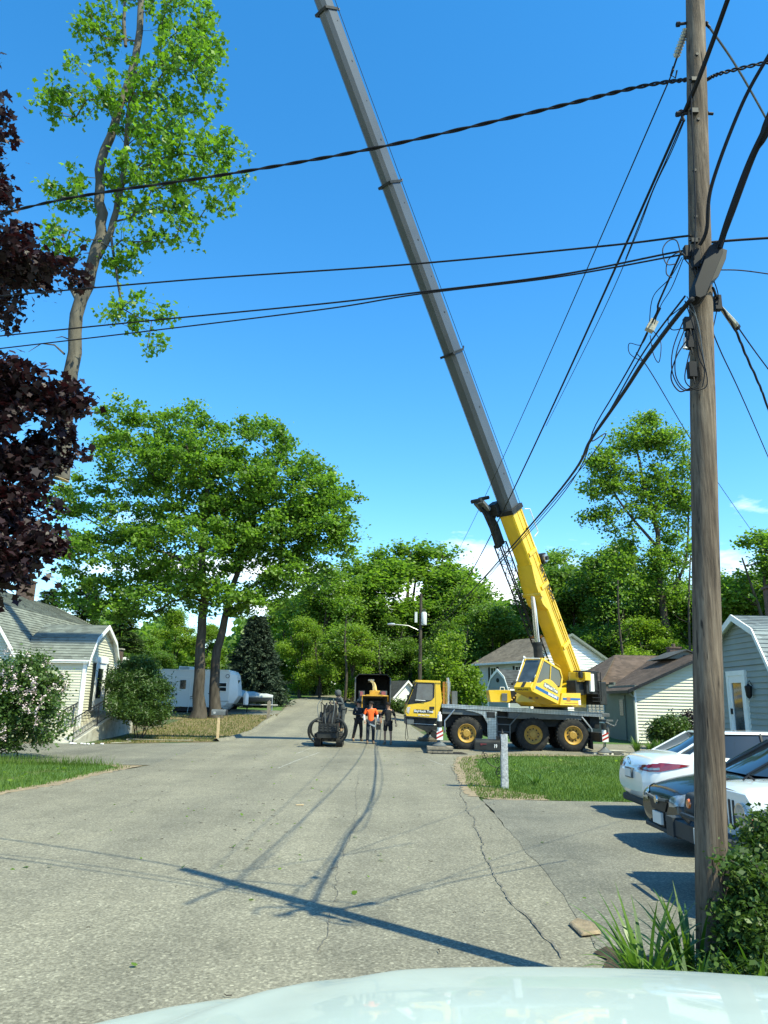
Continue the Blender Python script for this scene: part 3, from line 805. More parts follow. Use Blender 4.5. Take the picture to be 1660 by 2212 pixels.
# the tall tree right of the boom, grown on its own
Yt = 62.0
tb2 = Vector((at(1462, 1425, Yt).x, Yt, G(20, Yt) - 0.1))
P = lambda u, v, Y=Yt: tuple(at(u, v, Y) - tb2)
bl = [blob(tb2, u_, v_, Yt, r_ * .95, r_ * 1.1, r_ * .95) for (u_, v_, r_) in ((1350, 955, 1.5), (1400, 935, 1.7), (1450, 955, 1.5), (1480, 1010, 1.3), (1300, 1005, 1.4), (1278, 1055, 1.1), (1340, 1035, 1.7), (1420, 1040, 1.7), (1390, 1100, 1.5), (1305, 1115, 1.1), (1470, 1085, 1.4), (1450, 1145, 1.3), (1350, 1155, 1.2), (1484, 1200, 1.1), (1420, 1215, 1.5), (1335, 1215, 1.4), (1380, 1275, 1.6), (1460, 1285, 1.5), (1270, 1110, .6))]
make_tree('tall_oak_tree', 'tallest tree, high open crown above the brown roof between boom and utility pole', 'tree', tb2,
    [([(0, 0, 0), P(1440, 1360), P(1425, 1250), P(1420, 1150), P(1390, 1040), P(1375, 960)], 0.42, 0.08), ([P(1430, 1300), P(1480, 1220), P(1488, 1100)], 0.18, 0.06), ([P(1420, 1180), P(1350, 1100), P(1310, 1030)], 0.15, 0.05)],
    bl, 420, 70, 0.36, 0.20, M['woodleaf'], M['bark'], 'wide', None, 0.016, 0.3, flat=0.9, outer=2.0, minr=.014)

# thin dark stems standing in front of the wood
def stem_tree(u, v, vtop, Y, label, lean=0):
    b = Vector((at(u, v, Y).x, Y, 0)); b.z = G(b.x, Y) - 0.05
    t = at(u + lean, vtop, Y) - b
    r = empty('bare_stem', b, 0, label, 'tree', 'slim trunks at the wood edge')
    mb = MB(); pts = smooth_line([(0, 0, 0), (t.x * .3 + .1, 0, t.z * .35), (t.x * .7 - .1, 0, t.z * .7), (t.x, 0, t.z)], 4)
    mb.tube(pts, [0.14 - 0.09 * i / (len(pts) - 1) for i in range(len(pts))], M['bark'], 7)
    for k in range(9):
        z = t.z * rng.uniform(.35, .95); a = rng.uniform(0, 6.28); L = rng.uniform(.5, 1.6); x = t.x * z / t.z
        mb.tube([(x, 0, z), (x + math.cos(a) * L * .6, math.sin(a) * L * .6, z + L * .3), (x + math.cos(a) * L, math.sin(a) * L, z + L * .7)], [0.03, 0.02, 0.006], M['bark'], 4)
    mb.build('trunk', r, angle=60, local=True)
    q = rng.normal(size=(500, 3)) * np.array([.9, .9, t.z * .16]) + np.array([t.x * .8, 0, t.z * .82])
    obj('crown', leaves('crown', q, .2, M['woodleaf']), r)
for a in [(745, 1530, 1330, 66, 'slim dark trunk behind the skid steer loader', 4), (690, 1520, 1370, 70, 'slim dark trunk above the white camper', -8), (1000, 1500, 1350, 70, 'slim forked trunk over the white gabled house', 12),
          (1345, 1430, 1250, 58, 'slim trunk above the brown roof, left of the sunlit tree', -10), (1478, 1430, 1200, 58, 'slim trunk left of the near utility pole above the brick chimney', 14), (820, 1500, 1380, 72, 'slim trunk behind the open chip truck box', 2)]:
    stem_tree(*a)

# a far wood that reads as one mass
N = 60000
uu = rng.uniform(-420, 2100, N); Yf = rng.uniform(92, 112, N)
top = 1385 + 26 * np.sin(uu / 61.0) + 20 * np.sin(uu / 23.0 + 1.3) + rng.normal(0, 6, N)
top = np.where((uu > 520) & (uu < 1560), top - 45, top)
X_ = (uu - 830) / FPX * Yf; Zt = 1.85 + (1512 - top) / FPX * Yf * 1.0
zz = np.array([G(a, b) for a, b in zip(X_, Yf)]); Z_ = zz + (Zt - zz) * rng.uniform(0, 1, N) ** .6
clump = np.floor(uu / 30) * 7.3 + np.floor(Z_ / 1.6) * 3.1
rn = (np.sin(clump * 12.9898) * 43758.5) % 1.0
mw = leaves('far_wood', np.stack([X_, Yf, Z_], 1), 0.75, M['woodleaf'], 'wide', 0.4, rn * .6 + rng.uniform(0, .4, N))
tag(obj('far_wood', mw), 'dense green wood far behind all the houses', 'woodland', None, 'stuff')

N = 42000
uu = rng.uniform(-300, 1900, N); Yf = np.where(uu > 860, rng.uniform(61, 84, N), rng.uniform(86, 94, N)); Yf = np.where((uu > 860) & (uu < 1130), rng.uniform(78, 88, N), Yf)
X_ = (uu - 830) / FPX * Yf; hh_ = 2.4 + 1.2 * np.sin(uu / 37.0) + .8 * np.sin(uu / 13.0 + Yf)
Z_ = np.array([G(a, b) for a, b in zip(X_, Yf)]) + np.abs(hh_) * rng.uniform(0, 1.2, N)
rn = (np.sin(np.floor(uu / 24) * 12.9898 + np.floor(Z_)) * 43758.5) % 1.0
tag(obj('undergrowth', leaves('undergrowth', np.stack([X_, Yf, Z_], 1), 0.36, M['darkleaf'], 'wide', 0.4, rn * .6 + rng.uniform(0, .4, N))), 'tangled green undergrowth along the foot of the woods', 'undergrowth', None, 'stuff')

# spruce
def spruce(base, h, w, label):
    root = empty('spruce_tree', base, 0, label, 'tree'); mb = MB()
    mb.tube([(0, 0, 0), (0, 0, h * .5), (0, 0, h * .98)], [0.2, 0.12, 0.015], M['bark'], 8)
    pts = []; dr = []
    for i in range(230):
        z = h * (0.03 + 0.95 * (i / 230)); L = w * (1 - z / h) ** 0.72 * rng.uniform(0.72, 1.1) + 0.15; a = i * 2.399 + rng.uniform(-.3, .3)
        d = np.array([math.cos(a), math.sin(a), 0.0]); o_ = np.array([0, 0, z]); tip = o_ + d * L + np.array([0, 0, -0.16 * L])
        mb.tube([tuple(o_), tuple((o_ + tip) / 2 + np.array([0, 0, -.04 * L])), tuple(tip + np.array([0, 0, .08 * L]))], [0.035, 0.022, 0.008], M['bark'], 3, caps=False)
        k = int(60 + L * 90); t = rng.uniform(0.1, 1.05, k) ** .8
        q = o_ + (tip - o_) * t[:, None] + rng.normal(size=(k, 3)) * np.array([.15, .15, .07]) * (0.4 + L * .3); q[:, 2] += .10 * L * t ** 3
        pts.append(q); dr.append(np.tile(d + np.array([0, 0, .1]), (k, 1)))
    mb.build('trunk', root, angle=60, recalc=False, local=True)
    obj('crown', leaves('crown', np.vstack(pts), 0.26, M['needle'], 'spray', .5, None, np.vstack(dr)), root)
p = at(545, 1530, 58); t = at(545, 1325, 58)
spruce((p.x, 58, G(p.x, 58) - .1), t.z - G(p.x, 58), 2.6, 'blue grey spruce standing right of the camping trailer')

# bushes
def bush(name, label, cat, base, blobs, nclus, perc, sig, leafsize, lm, stems=7, shape='quad', up=0.4, group=None, spread=0.5, extra=None, rstem=.022, dead=None):
    tr = []
    for k in range(stems):
        a = 6.283 * k / stems + rng.uniform(-.3, .3); b = blobs[k % len(blobs)]
        s = spread * 0.35
        tr.append(([(math.cos(a) * s * .5, math.sin(a) * s * .5, 0), (math.cos(a) * s + b[0] * .35, math.sin(a) * s + b[1] * .35, b[2] * .45), (b[0] * .8, b[1] * .8, b[2] * .95)], rstem, rstem * .4))
    r = make_tree(name, label, cat, base, tr, blobs, nclus, perc, sig, leafsize, lm, M['bark'], shape, group, 0.003, 0.25, outer=2.4, up=up, flat=0.8, scatter=0.08, cutends=True, seg=.4)
    return r
lb = Vector((-11.9, 23.6, -0.03))
lbl = [blob(lb, 60, 1570, 23.5, 1.1, 1.2, 0.55), blob(lb, 20, 1540, 23.3, 1.2, 1.2, 0.8), blob(lb, 80, 1480, 23.5, 0.75, 1.1, 0.5), blob(lb, 30, 1465, 23.4, .95, 1.2, 0.55), blob(lb, 70, 1432, 23.5, .4, .7, 0.25), blob(lb, 110, 1530, 23.5, .4, .7, .5), blob(lb, -50, 1500, 23.5, 1.2, 1.3, 1.1), blob(lb, -10, 1600, 23.4, .8, 1, .35)]
lil = bush('lilac_bush', 'large lilac bush with fading pale blossom at the left edge of the lawn', 'bush', lb, lbl, 330, 70, 0.17, 0.085, M['lilacleaf'], 9, 'wide', spread=1.3, rstem=.03)
C = blob_points([(b[0] * 1.02, b[1] - .1, b[2] + .12, b[3] * 1.2, b[4] * 1.25, b[5] * 1.25) for b in lbl if b[2] > 1.2], 190, 9.0); Q = np.repeat(C, 26, 0) + rng.normal(size=(190 * 26, 3)) * np.array([.04, .04, .065])
fl = leaves('blossom', Q, 0.045, M['blossom'], 'wide'); obj('blossom', fl, lil)
rb = Vector((at(305, 1545, 34).x, 34, G(-11, 34) - .03))
bush('rhododendron_bush', 'wide dark rhododendron bush between the ramp railing and the trailer', 'bush', rb,
     [blob(rb, 290, 1475, 34.5, 1.15, 1.1, 0.9), blob(rb, 340, 1505, 34, .65, .9, .75), blob(rb, 275, 1525, 33.6, .85, 1, .55), blob(rb, 315, 1545, 33.6, .9, 1, .4), blob(rb, 300, 1438, 34.6, .8, .8, .35)], 420, 75, 0.16, 0.13, M['bushleaf'], 7, 'spray', spread=.8)
gb = Vector((at(1447, 1615, 34.5).x, 34.5, 0)); gb.z = G(gb.x, 34.5) - .03
bush('round_bush', 'round clipped green bush against the white clapboard gable', 'bush', gb, [blob(gb, 1440, 1585, 34.5, .75, .7, .6), blob(gb, 1455, 1570, 34.5, .65, .6, .45), blob(gb, 1475, 1597, 34.5, .5, .5, .35)], 170, 70, 0.13, 0.075, M['bushleaf'], 6, 'wide', spread=.5)
jb = Vector((at(1490, 1615, 35.3).x, 35.3, 0)); jb.z = G(jb.x, 35.3) - .03
bush('red_leaf_shrub', 'thin reddish leaved shrub right behind the round green bush', 'bush', jb, [blob(jb, 1490, 1560, 35.3, .5, .5, .5), blob(jb, 1502, 1580, 35.3, .5, .5, .5)], 50, 26, 0.14, 0.08, M['purpleleaf'], 5, 'wide', spread=.4)
yb = Vector((at(985, 1540, 52).x, 52, 0)); yb.z = G(yb.x, 52) - .05
bush('young_tree', 'small light green young tree behind the carrier cab and exhaust stack', 'tree', yb, [blob(yb, 975, 1395, 52, .9, 1, .9), blob(yb, 960, 1450, 52, 1.1, 1.1, 1.0), blob(yb, 1005, 1470, 52, .9, 1, 1), blob(yb, 1020, 1505, 52, .9, 1, .7), blob(yb, 950, 1500, 52, .8, 1, .9)], 170, 60, 0.28, 0.15, M['woodleaf2'], 4, 'wide', spread=.4, rstem=.05)
for (u, v, Y, r, l) in [(690, 1520, 78, 1.0, 'dark shrub in front of the far garage'), (860, 1535, 66, .8, 'low shrub before the small white house'), (885, 1545, 64, .8, 'green shrub right of the small white house'), (765, 1525, 74, 1.0, 'dark shrub at the far garage wall'), (590, 1525, 62, .9, 'pale bush at the foot of the spruce')]:
    p = at(u, v, Y); p.z = G(p.x, Y) - .05
    bush('shrub', l, 'bush', p, [(0, 0, .6 * r, .9 * r, .8 * r, .55 * r), (.6 * r, 0, .5 * r, .6 * r, .6 * r, .45 * r)], 60, 50, 0.2, 0.16, M['bushleaf'], 5, 'wide', spread=.5)

# near plants at the foot of the utility pole
M['vine'] = M['glossleaf']
nb = Vector((3.25, 5.55, 0.0))
bush('privet_bush', 'glossy small leaved bush growing around the foot of the near utility pole', 'bush', nb,
     [blob(nb, 1665, 1930, 5.3, .30, .4, .22), blob(nb, 1610, 1880, 5.1, .14, .25, .10), blob(nb, 1560, 1850, 4.85, .06, .08, .05), blob(nb, 1670, 2030, 5.2, .36, .4, .25), blob(nb, 1605, 1990, 5.0, .16, .25, .16), blob(nb, 1650, 1800, 5.5, .07, .12, .16), blob(nb, 1740, 1850, 5.6, .4, .4, .35), blob(nb, 1620, 2090, 4.9, .26, .3, .12)],
     560, 46, 0.042, 0.036, M['glossleaf'], 12, 'quad', spread=.6, rstem=.008)
def daylily(base, n, L, label, hs_=1.0):
    mb_v = []; rnd = []
    for i in range(n):
        a = rng.uniform(0, 6.28); l = L * rng.uniform(.6, 1.15); lean = rng.uniform(.25, .95); w = rng.uniform(.012, .021); r0 = rng.uniform(0, .10)
        d = np.array([math.cos(a), math.sin(a), 0]); s = np.array([-d[1], d[0], 0]); b = np.array([math.cos(a) * r0, math.sin(a) * r0, 0.0])
        prev = None; q = rng.uniform(0, 1)
        K = 7
        for k in range(K + 1):
            t = k / K; ang = lean * t * 2.0
            p = b + d * l * (1 - math.cos(ang)) / max(lean * 2, .2) * 1.0 + np.array([0, 0, hs_ * l * math.sin(min(ang, 2.6)) / max(lean * 2, .2)])
            ww = w * (1 - t ** 2.2) * (0.6 + t * .8) + .0006
            cur = (p - s * ww, p + s * ww)
            if prev is not None: mb_v += [prev[0], prev[1], cur[1], cur[0]]; rnd.append(q)
            prev = cur
    me = fast_mesh('daylily', np.array(mb_v), 4, np.array(rnd), M['daylily'])
    o = obj('daylily_plant', me, None, base); tag(o, label, 'plant', 'strap leaved plants by the near pole'); return o
for (x, y, n, L, l) in [(1.66, 5.1, 70, .66, 'clump of long strap leaves nearest the white hood, left of the others'), (1.98, 5.25, 70, .68, 'clump of long strap leaves right before the utility pole foot'), (1.80, 4.75, 60, .55, 'low clump of strap leaves in front, against the hood edge'), (2.2, 4.8, 56, .55, 'shaded clump of strap leaves right of the low one')]:
    daylily((x, y, 0.03), n, L, l)
for (u, v, Y, l) in [(1405, 1605, 31.5, 'strap leaved plants right of the rear outrigger'), (1375, 1598, 31.8, 'strap leaved plants just behind the rear outrigger'), (1425, 1612, 31.6, 'strap leaved plants before the round green bush')]:
    p = at(u, v, Y); o = daylily((p.x, Y, G(p.x, Y)), 70, .7, l); o['group'] = 'strap leaved plants along the house bed'
p = at(1155, 1695, 18.6)
o = daylily((p.x, 18.6, 0.0), 22, .35, 'small pale leafy weed standing alone in the lawn beside the granite post'); del o['group']
# ------------------------------------------------------------------ houses
def courses(mb, O, X, U, N, poly, step, lip, material, close=True):
    """clapboards or shingle courses laid on a plane. poly is convex in (x, u)"""
    O = Vector(O); X = Vector(X); U = Vector(U); N = Vector(N)
    us = [p[1] for p in poly]; u0 = min(us); u1 = max(us)
    def span(u):
        xs = []
        for i in range(len(poly)):
            a = poly[i]; b = poly[(i + 1) % len(poly)]
            if abs(a[1] - b[1]) < 1e-9:
                if abs(a[1] - u) < 1e-6: xs += [a[0], b[0]]
                continue
            t = (u - a[1]) / (b[1] - a[1])
            if -1e-6 <= t <= 1 + 1e-6: xs.append(a[0] + (b[0] - a[0]) * t)
        return (min(xs), max(xs)) if xs else None
    u = u0
    cuts = sorted(set([round(x, 5) for x in us]))
    while u < u1 - 1e-4:
        v = min(u + step, u1)
        for c in cuts:
            if u + 1e-4 < c < v - 1e-4: v = c
        a = span(u + 1e-5); b = span(v - 1e-5)
        if a and b:
            P0 = O + X * a[0] + U * u; P1 = O + X * a[1] + U * u; Q0 = O + X * b[0] + U * v; Q1 = O + X * b[1] + U * v
            V = [P0, P1, P1 + N * lip, P0 + N * lip, Q1, Q0]
            mb.add(V, [(0, 1, 2, 3), (3, 2, 4, 5), (0, 3, 5), (1, 4, 2)], material)
        u = v
def nmb(T=None):
    m = MB()
    if T is not None: m.T = T
    return m
def TR(x, y, z=0, deg=0): return Matrix.Translation((x, y, z)) @ Matrix.Rotation(R(deg), 4, 'Z')

def siding_mat(name, c, dirt=None, damt=.3):
    return mat(name, c, 0.6, var=0.07, scale=1.4, dirt=dirt, dscale=0.9, damt=damt, bump=.1, bscale=9)
def shingle_mat(name, c, v=.28):
    m, nt, b, oc = newmat(name, 0.95)
    br = nt.nodes.new('ShaderNodeTexVoronoi'); br.inputs['Scale'].default_value = 3.4
    mp = nt.nodes.new('ShaderNodeMapping'); mp.inputs['Scale'].default_value = (1, 1, 2.4); nt.links.new(oc, mp.inputs[0]); nt.links.new(mp.outputs[0], br.inputs['Vector'])
    c = np.array(c)
    col = ramp(nt, br.outputs['Color'], [(0.1, tuple(c * (1 - v))), (0.9, tuple(c * (1 + v)))])
    st = ramp(nt, noise(nt, 0.7, 6, .65, oc), [(.35, (.8, .8, .8)), (.65, (1.1, 1.1, 1.1))])
    gr = ramp(nt, noise(nt, 45, 3, .7, oc), [(.3, (.75, .75, .75)), (.7, (1.25, 1.25, 1.25))])
    col = mixc(nt, 1.0, col, st, 'MULTIPLY'); col = mixc(nt, .8, col, gr, 'MULTIPLY')
    nt.links.new(col, b.inputs['Base Color']); return m
M['side_yellow'] = siding_mat('yellowed_white_clapboard', (0.58, 0.56, 0.43), (0.30, 0.26, 0.16), .35)
M['side_white'] = siding_mat('white_clapboard', (0.72, 0.72, 0.66))
M['side_grey_and_shade'] = siding_mat('pale_grey_and_wall_shade', (0.56, 0.58, 0.56))  # also carries the painted shade of the two storey house's side walls
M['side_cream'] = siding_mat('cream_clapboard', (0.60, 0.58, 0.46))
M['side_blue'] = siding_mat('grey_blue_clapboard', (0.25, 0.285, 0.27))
M['side_olive_and_shade'] = siding_mat('dark_olive_and_wall_shade', (0.13, 0.15, 0.125))  # also carries the painted shade of the ranch house side walls
M['trim'] = mat('white_painted_trim', (0.78, 0.78, 0.74), 0.5, var=.05, scale=4)
M['roof_green'] = shingle_mat('grey_green_shingles', (0.165, 0.18, 0.155))
M['roof_brown'] = shingle_mat('brown_shingles', (0.15, 0.105, 0.078))
M['roof_tan'] = shingle_mat('tan_shingles', (0.20, 0.165, 0.12))
M['roof_dark'] = shingle_mat('dark_shingles', (0.055, 0.06, 0.06))
M['roof_grey'] = shingle_mat('grey_shingles', (0.19, 0.22, 0.225))
M['brick'] = mat('chimney_brick', (0.10, 0.065, 0.05), 0.9, var=.45, scale=9, bump=.8, bscale=12, stretch=(1, 1, 2.5))
M['glass'] = mat('window_glass', (0.018, 0.025, 0.028), 0.06, var=.3, scale=1.5, spec=0.9)
M['glass_lite'] = mat('reflecting_glass', (0.05, 0.065, 0.07), 0.08, var=.4, scale=2.5, spec=0.9)
M['shutter'] = mat('black_green_shutter', (0.016, 0.022, 0.02), 0.55, var=.2)
M['door_white'] = mat('white_door_paint', (0.78, 0.78, 0.76), 0.35, var=.04)
M['concrete'] = mat('concrete', (0.40, 0.38, 0.31), 0.9, var=.22, scale=3, bump=.5, bscale=30, dirt=(.18, .15, .10), dscale=2, damt=.6)
M['iron'] = mat('black_iron', (0.015, 0.015, 0.017), 0.5, var=.3)
M['blackmetal'] = mat('dark_metal', (0.03, 0.032, 0.034), 0.45, metal=.3, var=.3, scale=6)
M['steel'] = mat('galvanised_steel', (0.45, 0.46, 0.46), 0.4, metal=.8, var=.15, scale=8)

def window(parent, T, x, z, w, h, cols=2, rows=2, wall_y=0.0, glass='glass', shutters=None, fr=0.07, name='window'):
    """window whose outside faces -y of frame T"""
    m = nmb(T); y = wall_y - 0.035
    m.bx(x - fr, x, y - .03, y + .03, z - fr, z + h + fr, M['trim']); m.bx(x + w, x + w + fr, y - .03, y + .03, z - fr, z + h + fr, M['trim'])
    m.bx(x, x + w, y - .03, y + .03, z + h, z + h + fr, M['trim']); m.bx(x - fr - .02, x + w + fr + .02, y - .05, y + .031, z - fr - .03, z - fr + .04, M['trim'])
    for i in range(1, cols): m.bx(x + w * i / cols - .014, x + w * i / cols + .014, y - .02, y + .02, z, z + h, M['trim'])
    for i in range(1, rows): m.bx(x, x + w, y - .024, y + .018, z + h * i / rows - .016, z + h * i / rows + .016, M['trim'])
    f = m.build(name, parent)
    g = nmb(T); g.bx(x, x + w, y + .004, y + .012, z, z + h, M[glass]); g.build('pane', f)
    if shutters:
        for a in (x - fr - shutters - .01, x + w + fr + .01):
            s = nmb(T); s.bx(a, a + shutters, y - .03, y + .02, z - fr, z + h + fr, M['shutter'])
            for k in range(int(h / .09)): s.box((a + shutters / 2, y - .035, z + .05 + k * .09), (shutters - .07, .012, .06), M['shutter'], Matrix.Rotation(.5, 3, 'X'))
            s.build('shutter', parent)
    return f

def chimney(roof, T, x, y, z0, z1, w=.6, d=.5):
    m = nmb(T); m.bx(x - w / 2, x + w / 2, y - d / 2, y + d / 2, z0, z1, M['brick']); m.bx(x - w / 2 - .05, x + w / 2 + .05, y - d / 2 - .05, y + d / 2 + .05, z1, z1 + .09, M['brick'])
    m.cyl((x, y, z1 + .09), (x, y, z1 + .3), .11, M['brick'], 10)
    return m.build('chimney', roof)

def gambrel_parts(root, T, Wd, L, base, eave, brk, ridge, side, roofm, step=.115, oh=.22, back=True, mainwall=None):
    """gable in plane y=0 facing -y; ridge runs along +y"""
    bxx, bz = brk; hw = Wd / 2
    m = nmb(T)
    poly = [(0, base), (Wd, base), (Wd, eave), (Wd - bxx, bz), (hw, ridge), (bxx, bz), (0, eave)]
    courses(m, (0, 0, 0), (1, 0, 0), (0, 0, 1), (0, -1, 0), poly, step, .034, M[side])
    courses(m, (0, 0, 0), (0, 1, 0), (0, 0, 1), (-1, 0, 0), [(0, base), (L, base), (L, eave), (0, eave)], step, .022, M[side])
    courses(m, (Wd, 0, 0), (0, 1, 0), (0, 0, 1), (1, 0, 0), [(0, base), (L, base), (L, eave), (0, eave)], step, .022, M[side])
    if back: m.add([(p[0], L, p[1]) for p in poly], [tuple(range(7))], M[side])
    for a in (0, Wd): m.bx(a - .045, a + .045, -.05, .06, base, eave, M['trim'])
    m.build('wall', root)
    r = nmb(T); y0 = -oh; y1 = L + (oh if back else 0); th = .07
    for sgn in (0, 1):
        X = (lambda x: Wd - x) if sgn else (lambda x: x)
        d1 = Vector((bxx, 0, bz - eave)).normalized(); e0 = Vector((0, 0, eave)) - d1 * .28
        P = [(e0.x, e0.z), (bxx, bz), (hw, ridge)]
        for i in range(2):
            a = Vector((X(P[i][0]), 0, P[i][1] + .03)); b = Vector((X(P[i + 1][0]), 0, P[i + 1][1] + .03))
            U = (b - a); ln = U.length; U.normalize(); N = Vector((-U.z, 0, U.x)) if not sgn else Vector((U.z, 0, -U.x))
            if N.z < 0: N = -N
            courses(r, a + Vector((0, 0, 0)), (0, 1, 0), U, N, [(y0, 0), (y1, 0), (y1, ln), (y0, ln)], .145, .022, M[roofm])
            r.add([a + Vector((0, y0, 0)), a + Vector((0, y1, 0)), b + Vector((0, y1, 0)), b + Vector((0, y0, 0))], [(0, 1, 2, 3)], M['trim'])
    ro = r.build('roof', root, angle=20)
    t = nmb(T)
    for yy in ([y0 - .02] + ([L + oh] if back else [])):
        for sgn in (0, 1):
            X = (lambda x: Wd - x) if sgn else (lambda x: x)
            d1 = Vector((bxx, 0, bz - eave)).normalized(); e0 = Vector((0, 0, eave)) - d1 * .28
            pts = [(e0.x, e0.z), (bxx, bz), (hw, ridge)]
            for i in range(2):
                (xa, za), (xb, zb) = pts[i], pts[i + 1]
                q = [(X(xa), za + .045), (X(xb), zb + .045), (X(xb), zb - .14), (X(xa), za - .14)]
                t.prism(q, 'y', yy - .02 - .002 * i - .001 * sgn, yy + .015, M['trim'])
    for sgn in (0, 1):
        xx = -.1 if not sgn else Wd + .1
        t.bx(xx - .06, xx + .06, y0 + .03, y1 - .03, eave - .24, eave - .10, M['trim'])
    t.build('trim', root)
    return ro

# left house
h1 = empty('gambrel_house', (-15, 33, 0), 0, 'pale yellow clapboard house at left with grey green gambrel roof, entry porch and ramp', 'house')
rf = gambrel_parts(h1, TR(-23.3, 31.5), 8.2, 12.6, 0.0, 3.6, (1.45, 5.65), 6.85, 'side_yellow', 'roof_green')
chimney(rf, TR(0, 0), -19.3, 40.5, 6.3, 7.75, .75, .6)
T = TR(-12.75, 33.0, 0, 90)
gambrel_parts(h1, T, 3.6, 2.7, 0.0, 3.45, (.58, 4.30), 4.98, 'side_yellow', 'roof_green', back=False)
m = nmb(T); dx0, dx1 = 1.28, 2.28
m.bx(dx0 - .14, dx0, -.10, 0.0, 1.2, 3.30, M['trim']); m.bx(dx1, dx1 + .14, -.10, 0.0, 1.2, 3.30, M['trim']); m.bx(dx0 - .2, dx1 + .2, -.12, 0.0, 3.30, 3.56, M['trim'])
m.bx(dx0, dx1, -.075, -.01, 1.2, 1.75, M['door_white']); m.bx(dx0, dx0 + .16, -.075, -.01, 1.75, 3.3, M['door_white']); m.bx(dx1 - .16, dx1, -.075, -.01, 1.75, 3.3, M['door_white']); m.bx(dx0 + .16, dx1 - .16, -.075, -.01, 3.05, 3.3, M['door_white'])
dr = m.build('door', h1)
m = nmb(T); m.bx(dx0 + .16, dx1 - .16, -.05, -.04, 1.75, 3.05, M['glass']); m.build('pane', dr)
m = nmb(T); m.bx(dx1 - .13, dx1 - .03, -.11, -.076, 2.15, 2.3, M['steel']); m.build('handle', dr)
for a in (dx0 - .42, dx1 + .16):
    m = nmb(T); m.bx(a, a + .26, -.075, -.024, 1.25, 3.28, M['shutter']); m.build('shutter', h1)
m = nmb(T); m.bx(dx1 + .52, dx1 + .6, -.10, -.02, 2.7, 2.78, M['iron']); m.lathe([(0, .16), (.05, .12), (.06, -.05), (.03, -.12), (0, -.14)], (dx1 + .56, -.14, 2.72), (0, 0, 1), M['iron'], 8); m.build('wall_lamp', h1)
window(h1, TR(-15.1, 37.3, 0, 90), 0.7, 1.9, .9, 1.4, 2, 2, shutters=.32)
window(h1, TR(-15.1, 40.5, 0, 90), 0.7, 1.9, .9, 1.4, 2, 2, shutters=.32)
window(h1, TR(-23.3, 31.5), 5.9, 1.5, .9, 1.3, 2, 2)
m = MB(); m.tube([(-12.70, 33.02, 3.3), (-12.68, 33.0, 2.0), (-12.68, 33.0, .3), (-12.6, 32.8, .12)], .045, M['trim'], 6); m.build('downspout', h1)
# ramp and railings
m = MB(); rp = [(-12.05, 30.9, .05), (-11.75, 35.2, 1.18), (-11.72, 37.0, 1.18)]
for i in range(2):
    a, b = rp[i], rp[i + 1]; wd = 1.0
    V = [(a[0] - wd, a[1], a[2]), (a[0], a[1], a[2]), (b[0], b[1], b[2]), (b[0] - wd, b[1], b[2])]
    V += [(v[0], v[1], -.1) for v in V]
    m.add(V, [(0, 1, 2, 3), (7, 6, 5, 4), (1, 5, 6, 2), (0, 3, 7, 4), (0, 4, 5, 1), (3, 2, 6, 7)], M['concrete'])
ramp_o = m.build('entrance_ramp', None); tag(ramp_o, 'concrete ramp rising to the white front door of the left house', 'ramp')
def railing(name, pts, label, hgt=.95, gap=.13):
    m = MB(); P = [Vector(p) for p in pts]
    for i in range(len(P) - 1):
        a, b = P[i], P[i + 1]; n = max(2, int((b - a).length / gap))
        m.tube([a + Vector((0, 0, hgt)), b + Vector((0, 0, hgt))], .024, M['iron'], 6); m.tube([a + Vector((0, 0, .12)), b + Vector((0, 0, .12))], .015, M['iron'], 5)
        m.tube([a + Vector((0, 0, hgt - .14)), b + Vector((0, 0, hgt - .14))], .012, M['iron'], 5)
        for k in range(n + 1):
            p = a + (b - a) * (k / n); post = k in (0, n, n // 2)
            m.cyl(p + Vector((0, 0, 0 if post else .12)), p + Vector((0, 0, hgt)), .022 if post else .011, M['iron'], 5)
    o = m.build(name); return tag(o, label, 'railing', 'black iron railings of the entrance ramp')
railing('iron_railing', [(-12.1, 30.95, .05), (-11.8, 35.2, 1.18), (-11.77, 36.9, 1.18)], 'black iron railing on the lawn side of the ramp, nearer the rhododendron')
railing('iron_railing', [(-12.98, 31.5, .22), (-12.78, 33.9, .86)], 'short black iron railing on the house side of the ramp, before the door')
m = MB()
for k in range(16):
    a = rng.uniform(0, 1); c = Vector((-12.1 + a * 1.6 + rng.normal() * .06, 30.55 + rng.normal() * .08, .05)); r_ = rng.uniform(.03, .055)
    m.lathe([(0, -r_ * .6), (r_ * .8, -r_ * .4), (r_, 0), (r_ * .7, r_ * .5), (0, r_ * .65)], c, (0, 0, 1), M['trim'], 7)
tag(m.build('edging_stones'), 'row of small white stones at the foot of the ramp', 'stones')
s_ = MB(); pts = [(-10.7, 31.3, .05), (-10.2, 32.2, .06), (-10.6, 33.0, .12), (-9.2, 32.9, .12), (-7.9, 33.2, .12)]
s_.tube(smooth_line(pts, 6), .011, M['concrete'], 5); tag(s_.build('garden_hose'), 'pale garden hose lying across the brown lawn', 'hose')

